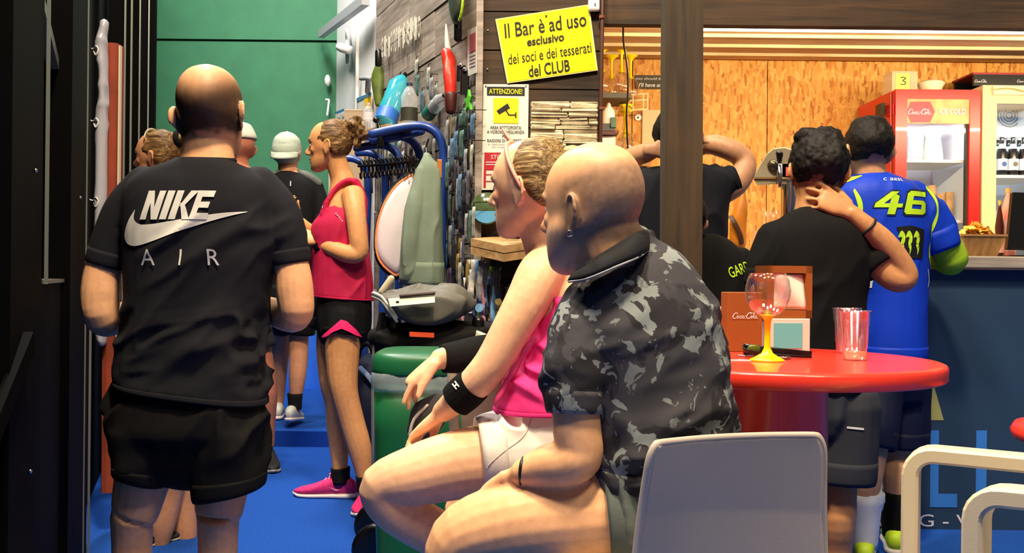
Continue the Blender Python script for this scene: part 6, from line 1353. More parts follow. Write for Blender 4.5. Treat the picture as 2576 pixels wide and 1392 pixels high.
box('flap', (bx.x, 6.05, bx.z + .003), (.128, .174, .008), mat('carton_pale', 'b8a488', .8), R)
bx = P(858, 306, 6.4); R = thing('panel_box', (bx.x, 6.4, .096), 'low pale slatted box beside the cardboard carton', 'box'); box('carton', (bx.x, 6.4, (bx.z + .096) / 2), (.125, .18, bx.z - .096), mat('carton_grey', 'a8a29a', .8), R)
for k in range(3): box('slat', P(846 + k * 12, 325, 6.306), (.012, .006, .20), mat('carton_dark', '8a8076', .8), R)
R = thing('wall_lamp', P(824, 203, 7.9), 'small round white wall lamp at the end of the green wall', 'lamp'); ob('globe', mesh(ball(P(824, 203, 7.93), (.025, .03, .05))), M_whitep, R, smooth=True); ob('base', mesh(ball(P(826, 203, 7.96), (.02, .02, .03))), M_whitep, R, smooth=True)
R = thing('wall_pipe', P(824, 275, 7.9), 'thin white bent water pipe on the green wall corner', 'pipe'); ob('tube', mesh(tube([P(820, 251, 7.93), P(827, 251, 7.93), P(827, 258, 7.93), P(825, 275, 7.93), P(823, 290, 7.93)], .009, 8, 3)), M_whitep, R, smooth=True)
R = thing('wall_switch', P(373, 150, 7.93), 'small white switch box at the left edge of the green wall', 'switch'); box('case', P(373, 150, 7.93), (.03, .04, .10), M_whitep, R, bev=.006); box('button', P(373, 146, 7.905), (.014, .008, .03), mat('mid_grey', '80858a', .5), R)
# ================================================================== rack of blue hoops with its wooden top
M_bt = mat('blue_tube', '173a86', .35, coat=.2)
R = thing('hoop_rack', P(1060, 900, 4.7), 'blue steel hoop rack with wooden shelf board against the plank wall', 'rack')
def hoop(dx, dd, s=1.0):
    base = [(935, 338), (985, 326), (1030, 318), (1068, 318), (1098, 335), (1113, 368), (1116, 430), (1112, 560), (1108, 730), (1104, 960)]
    pts = []
    for x, y in (base if s > .95 else base[1:] if s > .85 else base[2:]): pts.append(P(1116 + (x - 1116) * s + dx, 690 + (y - 690) * s, 4.5 + dd))
    ob('hoop', mesh(tube(pts, .021, 12, 4)), M_bt, R, smooth=True)
hoop(0, 0); hoop(-58, .32, .93); hoop(-106, .62, .87); hoop(-146, .9, .82); hoop(-190, 1.15, .78)
SZ = 1.798   # top of the rack's boards, lying on the hoops
ob('shelf_board', mesh(beam2((-.565, 4.745, SZ - .011), (-.80, 5.13, SZ - .011), .15, .022)), M_shelf, R)
ob('shelf_end', mesh(boxg((-.485, 4.70, SZ - .011), (.155, .11, .022))), M_shelf, R)
ob('rear_rail', mesh(tube([P(925, 362, 5.5), P(1000, 345, 4.9), P(1060, 330, 4.6)], .02, 10, 2)), M_bt, R, smooth=True)
ob('leg', mesh(tube([P(1104, 950, 4.5), Vector((P(1104, 950, 4.5).x, 4.5, 0))], .021, 12, 2)), M_bt, R, smooth=True)
R = thing('hook_rail', P(970, 425, 4.6), 'row of black coat hooks hung from the blue hoop rack', 'hooks')
ob('rail', mesh(tube([P(902, 418, 4.75), P(970, 414, 4.6), P(1052, 404, 4.45)], .007, 8, 2)), M_bk, R, smooth=True)
for k in range(15):
    x = 908 + k * 9.6; y = 418 - k * .95; dd = 4.74 - .02 * k
    ob('hook', mesh(tube([P(x - 4, y - 12, dd), P(x, y - 2, dd), P(x + 2, y + 28, dd), P(x - 1, y + 30, dd - .03), P(x - 2, y + 18, dd - .05)], [.007, .006, .005, .005, .004], 6, 2)), M_bk, R, smooth=True)
R = thing('rack_knob', P(946, 305, 4.9), 'black ball-ended clamp bar hanging from the rack shelf', 'clamp'); ob('ball', mesh(ball(P(946, 302, 4.775), .016, n=12, h=8)), M_bk, R, smooth=True); ob('bar', mesh(tube([P(950, 308, 4.775), P(957, 330, 4.77), P(957, 368, 4.77)], [.006, .016, .016], 8, 2)), M_bk, R, smooth=True)
# racket bag
def racket_bag():
    d = 4.57; q = lambda x, y, dd=0: P(x, y, d + dd); R = thing('racket_bag', q(990, 700), 'white padel racket bag with orange piping hanging on hook rail', 'bag')
    O = [(1040, 425), (1000, 452), (966, 500), (945, 560), (940, 625), (952, 668), (985, 700), (1003, 702), (1025, 660), (1042, 590), (1050, 520), (1052, 460)]
    c = (1003, 580)
    def ring(k, dd): return [q(c[0] + (x - c[0]) * k, c[1] + (y - c[1]) * k, dd) for x, y in catmull(O + [O[0]], 3)[:-1]]
    ob('shell', mesh(rings_to_geom([ring(.86, -.075), ring(.97, -.05), ring(1.0, 0), ring(.97, .06), ring(.8, .08)])), mat('black_bag_cloth', '141416', .8), R, smooth=True)
    ob('front_panel', mesh(rings_to_geom([ring(.70, -.090), ring(.82, -.084), ring(.885, -.072), ring(.89, -.06)])), cloth('white_bag_cloth', 'd4cdd2', .6, .05), R, smooth=True)
    ob('piping', mesh(tube([*ring(.905, -.07), ring(.905, -.07)[0]], .006, 8, 1)), mat('orange_piping', 'e08850', .6), R, smooth=True)
    ob('handle_loop', mesh(tube([q(1038, 430, -.02), q(1030, 405, -.02), q(1048, 402, -.02), q(1050, 440, -.02)], .01, 8, 3)), M_blk, R, smooth=True)
    R = thing('black_jacket', q(1055, 470, .08), 'black hanging jacket between the white racket bag and the sage jacket', 'jacket')
    ob('jacket_body', solid([loft([(q(1040, 410, .10), Vector((.03, 0, 0)), Vector((0, .05, 0))), (q(1050, 470, .115), Vector((.06, 0, 0)), Vector((0, .03, 0))), (q(1048, 600, .115), Vector((.055, 0, 0)), Vector((0, .03, 0))), (q(1046, 690, .115), Vector((.05, 0, 0)), Vector((0, .03, 0)))], 16, 4)], .008, 2, wrinkles(.02, 14, (0, 0, 1), .25, 5)), M_blk2, R); ob('red_tag', mesh(boxg(q(1034, 402, .055), (.02, .01, .035))), mat('red_tag', 'b03848', .6), R)
    d = 4.36
    R = thing('sage_jacket', q(1065, 725, -.05), 'sage green denim jacket with press studs hanging on the rack', 'jacket')
    g = [loft([(q(1075, 396, -.02), Vector((.02, 0, 0)), Vector((0, .04, 0))), (q(1078, 430, -.03), Vector((.055, 0, 0)), Vector((0, .06, 0))), (q(1072, 500, -.04), Vector((.072, 0, 0)), Vector((0, .075, 0))), (q(1066, 600, -.05), Vector((.088, 0, 0)), Vector((0, .08, 0))), (q(1060, 722, -.05), Vector((.103, 0, 0)), Vector((0, .08, 0)))], 22, 4, 2.4, ('round', 'open')),
         tube([q(1062, 430, -.06), q(1045, 520, -.1), q(1030, 620, -.11), q(1022, 700, -.1)], [.03, .04, .042, .035], 14, 4)]
    J = ob('jacket_body', solid(g, .006, 2, wrinkles(.03, 16, (0.05, 0, 1), .16, 7)), cloth('sage_denim', '71806f', .8, .1), R)
    for k in range(6): ob('stud', mesh(ball(q(1103 - k * .5, 520 + k * 38, -.085), .0055, n=8, h=5)), M_chrome, R)
    ob('wood_hanger_tag', mesh(boxg(q(1106, 425, -.06), (.022, .014, .085), None, .004)), mat('hanger_wood', 'a8682c', .5), R)
    ob('hanger_hook', mesh(tube([q(1075, 398, -.02), q(1072, 372, .0), q(1078, 350, .0)], .004, 6, 3)), M_bk, R)
racket_bag()
# clear goods behind the hoops: sealed transparent packets hung on the planks
random.seed(11)
PK = [mat('packet_' + n, c, .3, var=.5, scale=30, spec=.7) for n, c in (('silver', '7c7e80'), ('white', '94948c'), ('smoke', '303234'), ('amber', '7a6638'), ('teal', '46605a'), ('violet', '544c5e'), ('blue', '4c6880'), ('green', '5a7438'), ('rose', '7e666e'))]
# medals hanging under the small shelf
R = thing('corner_shelf', P(1250, 625, 4.0), 'thick pale wooden corner shelf on the pillar with glasses on it', 'shelf')
sh0 = [P(1184, 600, 4.02), P(1268, 618, 3.86), P(1345, 607, 3.95), P(1345, 597, 4.17), P(1240, 596, 4.17)]; zt = P(1290, 603, 4.0).z
for h0, h1 in ((0, .031), (.035, .066)):
    V = [Vector((p.x, p.y, p.z - h0)) for p in sh0] + [Vector((p.x, p.y, p.z - h1)) for p in sh0]
    ob('slab', mesh((V, [tuple(range(5)), tuple(range(9, 4, -1))] + [(i, (i + 1) % 5, (i + 1) % 5 + 5, i + 5) for i in range(5)])), M_shelf, R)
for x in (1265, 1282, 1298):
    p = P(x, 600, 4.0); o = thing('shot_glass', (p.x, 4.0 + random.uniform(-.02, .04), zt), 'small clear glass standing on the corner shelf', 'glass', 'small glasses on the corner shelf')
    ob('wall', mesh(lathe([(0, 0), (.014, 0), (.018, .07), (.0165, .07), (.0125, .004), (0, .004)], n=20)), M_glass, o, loc=(0, 0, 0), smooth=True); ob('foot', mesh(lathe([(0, 0), (.0145, 0), (.0145, .004), (0, .004)], n=20)), M_glass, o, loc=(0, 0, 0))
p = P(1302, 608, 3.93); o = thing('yellow_lighter', (p.x, 3.93, zt), 'small black and yellow lighter lying on the corner shelf', 'lighter'); ob('case', mesh(boxg((-.015, 0, .007), (.05, .018, .014), None, .003)), M_bk, o, loc=(0, 0, 0)); ob('cap', mesh(boxg((.02, 0, .009), (.02, .018, .018), None, .003)), mat('yellow_plastic', 'f0d800', .35), o, loc=(0, 0, 0))
R = thing('round_ornament', P(1225, 520, 4.1), 'round glass ornament with painted blue sea on the pillar', 'ornament')
cR = P(1224, 525, 4.14); ob('disc', mesh(lathe([(0, -.008), (.068, -.008), (.07, 0), (.068, .008), (0, .008)], cR, 36, True, (0, -1, 0))), mat('ornament_green', '4a5a3c', .15, spec=.8), R, smooth=True)
ob('sea_print', mesh(([cR + Vector((.064 * math.cos(a), -.0095, .064 * math.sin(a))) for a in [math.radians(190 + i * 16) for i in range(11)]], [tuple(range(11))])), mat('ornament_blue', '5a9cc8', .3), R)
PK2 = [mat('charm_' + n, c, .4, var=.3, scale=40, spec=.6) for n, c in (('ivory', 'c8c4bc'), ('lime', '6a9a30'), ('pink', 'b08090'), ('skyblue', '6a9ac0'), ('gold', 'b09858'), ('navy', '38406a'), ('grey', '808488'), ('black', '18181a'))]
MED_DONE = []
for k in range(44):
    for tr in range(60):
        px = random.uniform(1168, 1330); py = random.uniform(662, 730) + (14 if px > 1240 else 0); dd = 4.08 if px > 1200 else 4.15
        p = P(px, py, dd + random.uniform(-.07, .07)); L = random.uniform(.12, .3); a = random.uniform(-.5, .5); rt_ = Vector((math.cos(a), math.sin(a), 0)); rad = .015 + .007 * (k % 3) / 2
        g1 = shell(lambda u, v: rt_ * ((u - .5) * .024) + UP * (.02 - (.10 + L * .3) * v) + Vector((.005 * math.sin(5 * v + k), 0, 0)), 2, 5, .002)
        g2 = lathe([(0, -.003), (rad, -.003), (rad, .003), (0, .003)], Vector((.005 * math.sin(5 + k), 0, -.08 - L * .3 - rad)), 16, True, (math.sin(a), -math.cos(a), .1))
        if p.y > 4.18 or (p - onw(px, py, 0)).dot(WN) < .03: continue
        T_ = [BVHTree.FromPolygons([v + p for v in g[0]], [tuple(x) for x in g[1]]) for g in (g1, g2)]
        if not any(x.overlap(y) for x in T_ for y in MED_DONE): break
    MED_DONE += T_
    m1, m2 = random.choice(PK2 + PK[:5]), random.choice(PK2); o = thing('medal', p, 'medal with ' + m1.name.split('_')[1] + ' ribbon and ' + m2.name.split('_')[1] + ' pendant dangling below the corner shelf', 'medal', 'medals hanging below the corner shelf')
    ob('ribbon', mesh(g1), m1, o, loc=(0, 0, 0), smooth=True); ob('pendant', mesh(g2), m2, o, loc=(0, 0, 0))
# bottles and gear on the rack shelf
def bottle(name, base, top, r, label, m, capm, lab=None, neck=.3, labm=None, group=None):
    base, top = Vector(base), Vector(top); ax = (top - base); H = ax.length; R = thing(name, base, label, 'bottle', group)
    pr = [(.0, 0), (r * .9, 0), (r, H * .03), (r * .96, H * .25), (r, H * .3), (r * .95, H * .45), (r, H * (1 - neck)), (r * .6, H * (1 - neck * .5)), (r * .32, H * (1 - neck * .25)), (r * .3, H * .97), (0, H * .97)]
    ob('body', mesh(lathe(pr, n=24, axis=ax)), m, R, loc=(0, 0, 0), smooth=True)
    cpz = ax.normalized() * (H * .93); ob('cap', mesh(lathe([(0, 0), (r * .36, 0), (r * .36, H * .07), (0, H * .07)], cpz, 16, True, ax)), capm, R, loc=(0, 0, 0))
    if labm is not None: ob('label', mesh(lathe([(r * 1.015, H * lab[0]), (r * 1.015, H * lab[1])], n=24, axis=ax, caps=False)), labm, R, loc=(0, 0, 0), smooth=True)
    return R
cb = clear('cyan_plastic', '28a8c0', .45, .1, 1); pw = clear('water_plastic', 'd8e0e8', .2, .1, 1)
bottle('water_bottle', Vector((-.665, 4.905, SZ + .030)), P(1016, 186, 5.07), .058, 'large cyan plastic water bottle tilted against plank wall on the rack', cb, M_bk, (.02, .22), .25, mat('blue_label', '2860b8', .4))
bottle('water_bottle', Vector((-.515, 4.70, SZ)), Vector((-.515, 4.70, SZ + .20)), .042, 'clear plastic bottle with dark label standing on the rack board', pw, mat('navy_cap', '20304a', .5), (.05, .38), .35, mat('dark_label', '2a2c20', .6))
bottle('water_bottle', Vector((-.435, 4.70, SZ + .031)), Vector((-.325, 4.535, SZ + .115)), .033, 'crumpled clear bottle with green label lying tilted on the rack board', pw, M_chrome, (.1, .42), .25, mat('green_label', '17655c', .4))
bottle('water_bottle', Vector((-.775, 5.09, SZ)), Vector((-.775, 5.09, SZ + .17)), .030, 'small clear water bottle at the far end of the rack', pw, mat('pink_cap', 'c8a8a8', .5), (.45, .7), .3, mat('pale_label', 'c8c0c8', .4))
# umbrella and rackets hung high on the planks
R = thing('folded_umbrella', onw(1135, 275, .06), 'folded red and white umbrella hanging on the plank wall', 'umbrella')
ob('white_tip', mesh(tube([onw(1122, 62, .05), onw(1125, 95, .05), onw(1128, 132, .05)], [.004, .012, .017], 12, 3)), mat('umbrella_white', 'c8c2b4', .5), R, smooth=True)
ob('red_folds', solid([tube([onw(1127, 130, .05), onw(1130, 165, .06), onw(1133, 220, .06), onw(1134, 276, .06)], [.019, .025, .028, .022], 14, 4)], .006, 1, wrinkles(.02, 25, (0, 0, 1), .15, 4)), mat('umbrella_red', 'c02818', .35, var=.2, scale=10), R)
ob('dark_base', mesh(tube([onw(1134, 240, .06), onw(1134, 278, .06)], [.029, .024], 14, 2)), mat('umbrella_dark', '401410', .5), R, smooth=True)
R = thing('padel_racket', onw(1150, 90, .06), 'dark padel racket with lime edge hanging above the umbrella', 'racket')
ob('head', mesh(rings_to_geom([[onw(1147 + 20 * k * math.cos(t), -20 + 85 * k * math.sin(t), o_) for t in [i * math.pi / 12 for i in range(24)]] for k, o_ in ((.9, .085), (1, .07), (1, .05), (.9, .035))])), mat('racket_dark', '3c443c', .4, var=.3, scale=60), R, smooth=True)
ob('lime_edge', mesh(tube([onw(1147 + 18 * math.cos(t), -20 + 80 * math.sin(t), .088) for t in [-.5 + i * .2 for i in range(9)]], .006, 6, 1)), mat('lime_print', 'a8d020', .6), R)
ob('grip', mesh(tube([onw(1152, 50, .06), onw(1152, 98, .06)], .018, 10, 2)), M_bk, R, smooth=True)
R = thing('padel_racket', onw(952, 260, .03), 'narrow black and lime racket hanging at the far end of planks', 'racket')
ob('grip', mesh(tube([onw(952, 130, .03), onw(952, 165, .03)], .02, 10, 2)), M_bk, R, smooth=True); ob('head', mesh(tube([onw(952, 165, .03), onw(951, 200, .03), onw(952, 262, .03)], [(.02, .015), (.04, .018), (.02, .015)], 12, 3)), mat('racket_lime_black', '4a5a20', .4, var=.6, scale=12), R, smooth=True)
R = thing('green_star', onw(1183, 255, .04), 'bright green star-shaped charm hanging near the corner strip', 'charm')
pts = [(.05 if i % 2 == 0 else .022, math.pi * i / 5 + .3) for i in range(10)]; c_ = onw(1183, 255, .05)
V = [c_ + WR * (r * math.cos(a)) + UP * (r * math.sin(a)) for r, a in pts]; V2 = [v + WN * .012 for v in V]
ob('star', mesh((V + V2, [tuple(range(9, -1, -1)), tuple(range(10, 20))] + [(i, (i + 1) % 10, (i + 1) % 10 + 10, i + 10) for i in range(10)])), mat('star_green', '52b030', .5), R); ob('cord', mesh(tube([c_, onw(1184, 225, .03)], .003, 6, 2)), M_bk, R)
for x, y0, y1, lb in ((1160, 165, 205, 'black clip tag hanging beside the red umbrella'), (1169, 175, 238, 'long black remote-like tag hanging by the poster')):
    R = thing('black_tag', onw(x, y1), lb, 'tag'); ob('tag', mesh(tube([onw(x, y0, .03), onw(x, y1, .03)], [(.02, .008), (.022, .008)], 10, 2, ('flat', 'flat'), e=4)), M_bk, R); ob('clip', mesh(ball(onw(x, y0, .035), .010, n=8, h=6)), M_chrome, R)
# sealed keyring packets on the planks, hung clear of the rack, the goods and each other
def tree_of(o): 
    bpy.context.view_layer.update(); M_ = o.matrix_world
    return BVHTree.FromPolygons([M_ @ v.co for v in o.data.vertices], [tuple(p.vertices) for p in o.data.polygons])
def family(o): return ([o] if o.type == 'MESH' else []) + [x for c in o.children for x in family(c)]
def trees(*names): return [tree_of(x) for o in bpy.data.objects if o.parent is None and o.name.split('.')[0] in names for x in family(o)]
def is_free(gs, obst):
    t = [BVHTree.FromPolygons(g[0], [tuple(x) for x in g[1]]) for g in gs]
    return t if not any(a_.overlap(b_) for a_ in t for b_ in obst) else None
bpy.context.view_layer.update()
OBST = trees('hoop_rack', 'water_bottle', 'folded_umbrella', 'padel_racket', 'green_star', 'black_tag', 'rules_poster', 'racket_bag', 'sage_jacket', 'black_jacket', 'hook_rail', 'rack_knob', 'wall_letter', 'cardboard_box', 'corner_shelf')
def packet(spot, w_, h_, mi):
    for k in range(60):
        px, py = spot(k); off = (.010, .030, .050)[k % 3]; dx = random.uniform(-.3, .3); w2 = w_ * (1 - .006 * k); h2 = h_ * (1 - .008 * k)
        p = onw(px, py, off)
        V = shell(lambda u, v: WR * ((u - .5) * w2 * (1 - .25 * (v > .8))) + UP * (-h2 * v) + WN * (.003 * math.sin(3.1 * v) * (1 + dx) + .002 * math.sin(6 * u)) + WR * (.012 * dx * v), 4, 5, .003)
        Cd = tube([UP * .022 - WN * (off + .012), UP * .018 - WN * .002, UP * .012, UP * -.002], .002, 5, 2)
        t = is_free([xf(V, Matrix.Translation(p)), xf(Cd, Matrix.Translation(p))], OBST)
        if t: break
    OBST.extend(t or [])
    nm_ = PK[mi].name.split('_')[1]; o = thing('hanging_keyring', p, 'small sealed ' + nm_ + '-coloured keyring packet hanging on the weathered plank wall', 'keyring', 'keyring packets hanging on the plank wall')
    ob('packet', mesh(V), PK[mi], o, loc=(0, 0, 0), smooth=True); ob('cord', mesh(Cd), M_bk, o, loc=(0, 0, 0))
random.seed(11); CELLS = []
for row in range(8):
    for k in range(8):
        px = 1126 + k * 9 + random.uniform(-5, 5); py = 300 + row * 52 + random.uniform(-16, 16) - k * 4
        if px > 1192 or (py > 560 and px > 1176): continue
        CELLS.append((px, py))
for px, py in CELLS: packet(lambda k: (px + random.uniform(-.6, .6) * k, py + random.uniform(-1.2, 1.2) * k), random.uniform(.025, .05), random.uniform(.10, .18), random.choice([0, 1, 2, 3, 4, 4, 5, 6, 2, 0]))
for k_ in range(28): packet(lambda k: (random.uniform(925, 1100), random.uniform(330, 420)), random.uniform(.03, .06), random.uniform(.10, .19), random.choice([0, 0, 1, 1, 2, 4, 5]))
for px, py in ((1048, 150), (1050, 190), (1078, 170), (1085, 195), (1095, 215), (1062, 230), (1092, 250), (1186, 255), (1190, 285), (1168, 320)):
    packet(lambda k: (px + random.uniform(-.5, .5) * k, py + random.uniform(-1, 1) * k), .045, .11, random.choice([0, 1, 4, 6]))
# ================================================================== inside the bar
IY = 6.38
onb = lambda x, y, d: P(x, y, d)
def fridge(px0, px1, pyt, d, label, mbody, mdoor, glass_px, band=None):
    a, b = P(px0, pyt, d), P(px1, pyt, d); w_ = b.x - a.x; zt = a.z; cx = (a.x + b.x) / 2; dep = .60
    R = thing('drinks_fridge', (cx, d + dep / 2, 0), label, 'fridge')
    for nm, c, s in (('side', (a.x + .0125, d + dep / 2 + .02, zt / 2), (.025, dep - .04, zt)), ('side', (b.x - .0125, d + dep / 2 + .02, zt / 2), (.025, dep - .04, zt)), ('top', (cx, d + dep / 2 + .02, zt - .031), (w_ - .052, dep - .046, .06)), ('back', (cx, d + dep - .02, zt / 2), (w_ - .052, .03, zt - .004)), ('base', (cx, d + dep / 2, .05), (w_, dep, .1))):
        box(nm, c, s, mbody, R)
    wl_ = mat('fridge_liner', 'dfe8f4', .5); box('liner', (cx, d + dep - .034, zt / 2), (w_ - .05, .006, zt - .15), wl_, R); box('liner', (b.x - .028, d + dep / 2, zt / 2), (.006, dep - .1, zt - .15), wl_, R); box('liner', (a.x + .028, d + dep / 2, zt / 2), (.006, dep - .1, zt - .15), wl_, R)
    gx0, gx1 = P(glass_px[0], glass_px[2], d).x, P(glass_px[1], glass_px[2], d).x; gt = P(glass_px[0], glass_px[2], d).z; gb = .25
    D = box('door', (cx, d - .0, zt - (zt - gt) / 2), (w_, .045, zt - gt), mdoor, R); box('door_stile', ((a.x + gx0) / 2, d, (gt + gb) / 2), (gx0 - a.x, .045, gt - gb), mdoor, D); box('door_stile', ((b.x + gx1) / 2, d, (gt + gb) / 2), (b.x - gx1, .045, gt - gb), mdoor, D); box('door_bottom', (cx, d, gb / 2), (w_, .045, gb), mdoor, D)
    box('door_gasket', (gx1 - .006, d + .012, (gt + gb) / 2), (.012, .03, gt - gb), mat('dark_gasket', '2a2018', .6), D)
    box('door_glass', ((gx0 + gx1) / 2, d + .005, (gt + gb) / 2), (gx1 - gx0, .006, gt - gb), clear('fridge_glass', 'dce8f4', .02), D)
    l = area('fridge_lamp', (cx, d + .07, zt - .072), (cx, d + .35, 0), 2.8, w_ * .7, (.78, .9, 1), .06); l.name = 'fridge_lamp'
    return R, cx, zt, gx0, gx1, gt
M_rf = mat('red_enamel', 'd4140e', .3, coat=.2); M_rs = M_rf
fd1 = 5.72
R1, fx, fz, gx0, gx1, gt = fridge(2250, 2462, 226, fd1, 'red soft drink fridge with glass door and printed header', M_rs, M_rf, (2279, 2436, 250))
hz0, hz1 = P(2280, 250, fd1).z, P(2280, 311, fd1).z
hb = box('header_panel', ((gx0 + gx1) / 2, fd1 + .0, (hz0 + hz1) / 2), (gx1 - gx0, .03, hz0 - hz1), mat('header_sunset', 'd88850', .4, var=.5, scale=9, emis=.25), R1)
g = [(2281, 281), (2291, 256), (2340, 256), (2352, 281), (2340, 308), (2291, 308)]
ob('red_disc', mesh(([P(x, y, fd1 - .018) for x, y in g], [tuple(range(6))])), mat('red_disc_print', 'd01830', .4, emis=.25), hb)
flat('logo', fit2d(script_logo(), 60 * fd1 / F), P(2314, 281, fd1 - .020), (1, 0, 0), (0, 0, 1), M_wprint, hb); flat('lettering', fit2d(text2d('ICE COLD', 1, bold=.02), 68 * fd1 / F, 14 * fd1 / F), P(2395, 281, fd1 - .020), (1, 0, 0), (0, 0, 1), M_wprint, hb)
for y in (412, 560, 700): p = P(2340, y, fd1 + .2); box('shelf', ((gx0 + 2.745) / 2, fd1 + .28, p.z), (2.745 - gx0, .42, .018), M_whitep, R1)
box('thermostat', P(2219, 278, 5.86) + Vector((-.012, 0, 0)), (.02, .1, .075), mat('thermo_black', '18201a', .4), R1); box('side_label', P(2244, 278, 5.76) + Vector((-.010, 0, 0)), (.006, .09, .06), M_redp, R1)
for x in (2240, 2247): ob('hinge_trim', mesh(beam2(P(x, 232, 5.73), P(x, 560, 5.73), .008, .01, (0, 1, 0))), mat('hinge_red', '8a1a10', .5), R1)
zs = P(2340, 410, fd1 + .2).z + .009
def stand(name, px, d, z, prof, label, cat, m, group=None, capm=None):
    p = P(px, 500, d); R = thing(name, (p.x, d, z), label, cat, group); ob('body', mesh(lathe(prof, n=24)), m, R, loc=(0, 0, 0), smooth=True)
    if capm: h = prof[-1][1]; ob('lid', mesh(lathe([(0, h), (prof[-2][0] * 1.15, h), (prof[-2][0] * 1.15, h + .018), (0, h + .018)], n=20)), capm, R, loc=(0, 0, 0))
    return R
stand('glass_jug', 2345, fd1 + .24, zs, [(0, 0), (.062, 0), (.060, .05), (.05, .12), (.045, .15), (.062, .18), (.064, .20), (0, .20)], 'pale green jug standing on the top shelf of the red fridge', 'jug', mat('milky_green', 'c8d8c0', .3), None, mat('pale_teal', 'b8d4d0', .4))
for k, x in enumerate((2290, 2302, 2314)): stand('tall_glass', x, fd1 + .2, zs, [(0, 0), (.016, 0), (.019, .19), (.017, .19), (0, .02)], 'tall clear glass beside the jug in the red fridge', 'glass', pw, 'tall glasses in the red fridge')
zs2 = P(2340, 560, fd1 + .2).z + .009
for k, (x, h) in enumerate(((2343, .22), (2366, .17), (2388, .18))): stand('wafer_jar', x, fd1 + .2, zs2, [(0, 0), (.025, 0), (.026, h), (0, h)], 'jar of beige wafers on the lower shelf of the red fridge', 'jar', mat('wafer_beige', 'c09868', .6, var=.3, scale=20), 'wafer jars in the red fridge')
M_bf = mat('cream_fridge', 'dcb88a', .45)
R2, fx2, fz2, hx0, hx1, ht = fridge(2468, 2680, 216, fd1, 'cream-framed upright bottle fridge beside the red fridge', M_bf, M_bf, (2503, 2660, 262))
box('top_rail', ((P(2490, 230, fd1).x + P(2680, 230, fd1).x) / 2, fd1 - .03, P(2500, 230, fd1).z), (.45, .02, .055), mat('cream_pale', 'e8d0a0', .45), R2)
ob('lime_wire', mesh(tube([P(2500, 225, fd1 - .05), P(2540, 222, fd1 - .05), P(2576, 230, fd1 - .05)], .004, 6, 2)), M_khaki, R2)
fg = P(2535, 292, fd1 + .5)
for k in range(4): ob('fan_ring', mesh(tube([fg + Vector(((.02 + .018 * k) * math.cos(a), -.02, (.02 + .018 * k) * math.sin(a))) for a in [i * math.pi / 10 for i in range(21)]], .0035, 6, 1)), mat('fan_grey', '5a6a80', .5), R2)
box('fan_panel', (fg.x + .08, fg.y + .02, fg.z), (.4, .01, .28), mat('fan_panel_white', 'd8e0e8', .5), R2)
for y in (450, 600): p = P(2540, y, fd1 + .2); box('shelf', ((hx0 + hx1) / 2, fd1 + .28, p.z), (hx1 - hx0 - .02, .42, .018), M_whitep, R2)
zb_ = P(2540, 448, fd1 + .2).z + .009; M_beer = mat('dark_beer_glass', '1a1410', .15, spec=.7)
for row, (dd, sh_, nb) in enumerate(((.14, 0, 4), (.26, .034, 4), (.38, .01, 2))):
    for k in range(nb):
        bxx = P(2520, 400, fd1 + .14).x + k * .068 + sh_; Rb = thing('beer_bottle', (bxx, fd1 + dd, zb_), 'dark beer bottle with ' + ('blue', 'olive')[k % 2] + ' crest label in the ' + ('front', 'middle', 'back')[row] + ' row of the cream fridge', 'bottle', 'beer bottles in the cream fridge')
        ob('body', mesh(lathe([(0, 0), (.031, 0), (.032, .01), (.032, .13), (.024, .165), (.013, .195), (.0125, .235), (0, .235)], n=18)), M_beer, Rb, loc=(0, 0, 0), smooth=True)
        ob('label', mesh(lathe([(.0325, .03), (.0325, .10)], n=18, caps=False)), mat('label_pale', 'c8d0dc', .5), Rb, loc=(0, 0, 0), smooth=True); ob('neck_label', mesh(lathe([(.0255, .162), (.0145, .193)], n=18, caps=False)), mat('neck_pale', 'b8d4dc', .5), Rb, loc=(0, 0, 0), smooth=True)
        ob('label_crest', mesh(lathe([(0, 0), (.015, 0), (.015, .001), (0, .001)], (0, -.0325, .066), 14, True, (0, -1, 0))), mat('crest_' + 'ab'[k % 2], ('3a5a98', '6a6450')[k % 2], .5), Rb, loc=(0, 0, 0)); ob('crown_cap', mesh(lathe([(0, .234), (.0145, .234), (.0135, .243), (0, .243)], n=14)), mat('cap_silver', 'b8b8b8', .3, metal=.7), Rb, loc=(0, 0, 0))
# on top of the fridges
R = thing('note_box', P(2272, 220, 5.85), 'clear plastic tub with yellow note marked 3 on red fridge', 'box')
bx = P(2272, 190, 5.85); w0 = .15; zb2 = fz
box('tub', (bx.x, 5.9, zb2 + .068), (.155, .15, .135), clear('tub_plastic', 'e8d8b8', .45, .2, 1), R); box('note', (bx.x - .015, 5.822, zb2 + .07), (.085, .002, .10), mat('note_yellow', 'e8d060', .6), R); flat('number', fit2d(ribbon2d([(0, .9), (.35, 1), (.55, .8), (.25, .55), (.55, .35), (.4, .05), (0, .1)], .1), .035, .05), (bx.x - .012, 5.82, zb2 + .075), (1, 0, 0), (0, 0, 1), M_ink, R); box('dark_pack', (bx.x + .04, 5.9, zb2 + .04), (.06, .1, .07), mat('pack_green', '4a4a20', .6), R)
R = thing('plastic_bowl', P(2343, 220, 5.85), 'cream lidded plastic bowl on top of the red fridge', 'bowl'); bx = P(2343, 200, 5.85)
ob('bowl', mesh(lathe([(0, 0), (.05, 0), (.07, .05), (.072, .055), (0, .055)], (bx.x, 5.85, zb2), 28)), mat('cream_bowl', 'e4d4b4', .5), R, smooth=True); ob('lid', mesh(lathe([(0, .056), (.078, .056), (.078, .066), (.06, .08), (0, .084)], (bx.x, 5.85, zb2), 28)), mat('cream_bowl', 'e4d4b4', .5), R, smooth=True)
R = thing('drinks_crate', P(2540, 200, 5.9), 'black tray with white script logos and red rim on cream fridge', 'tray')
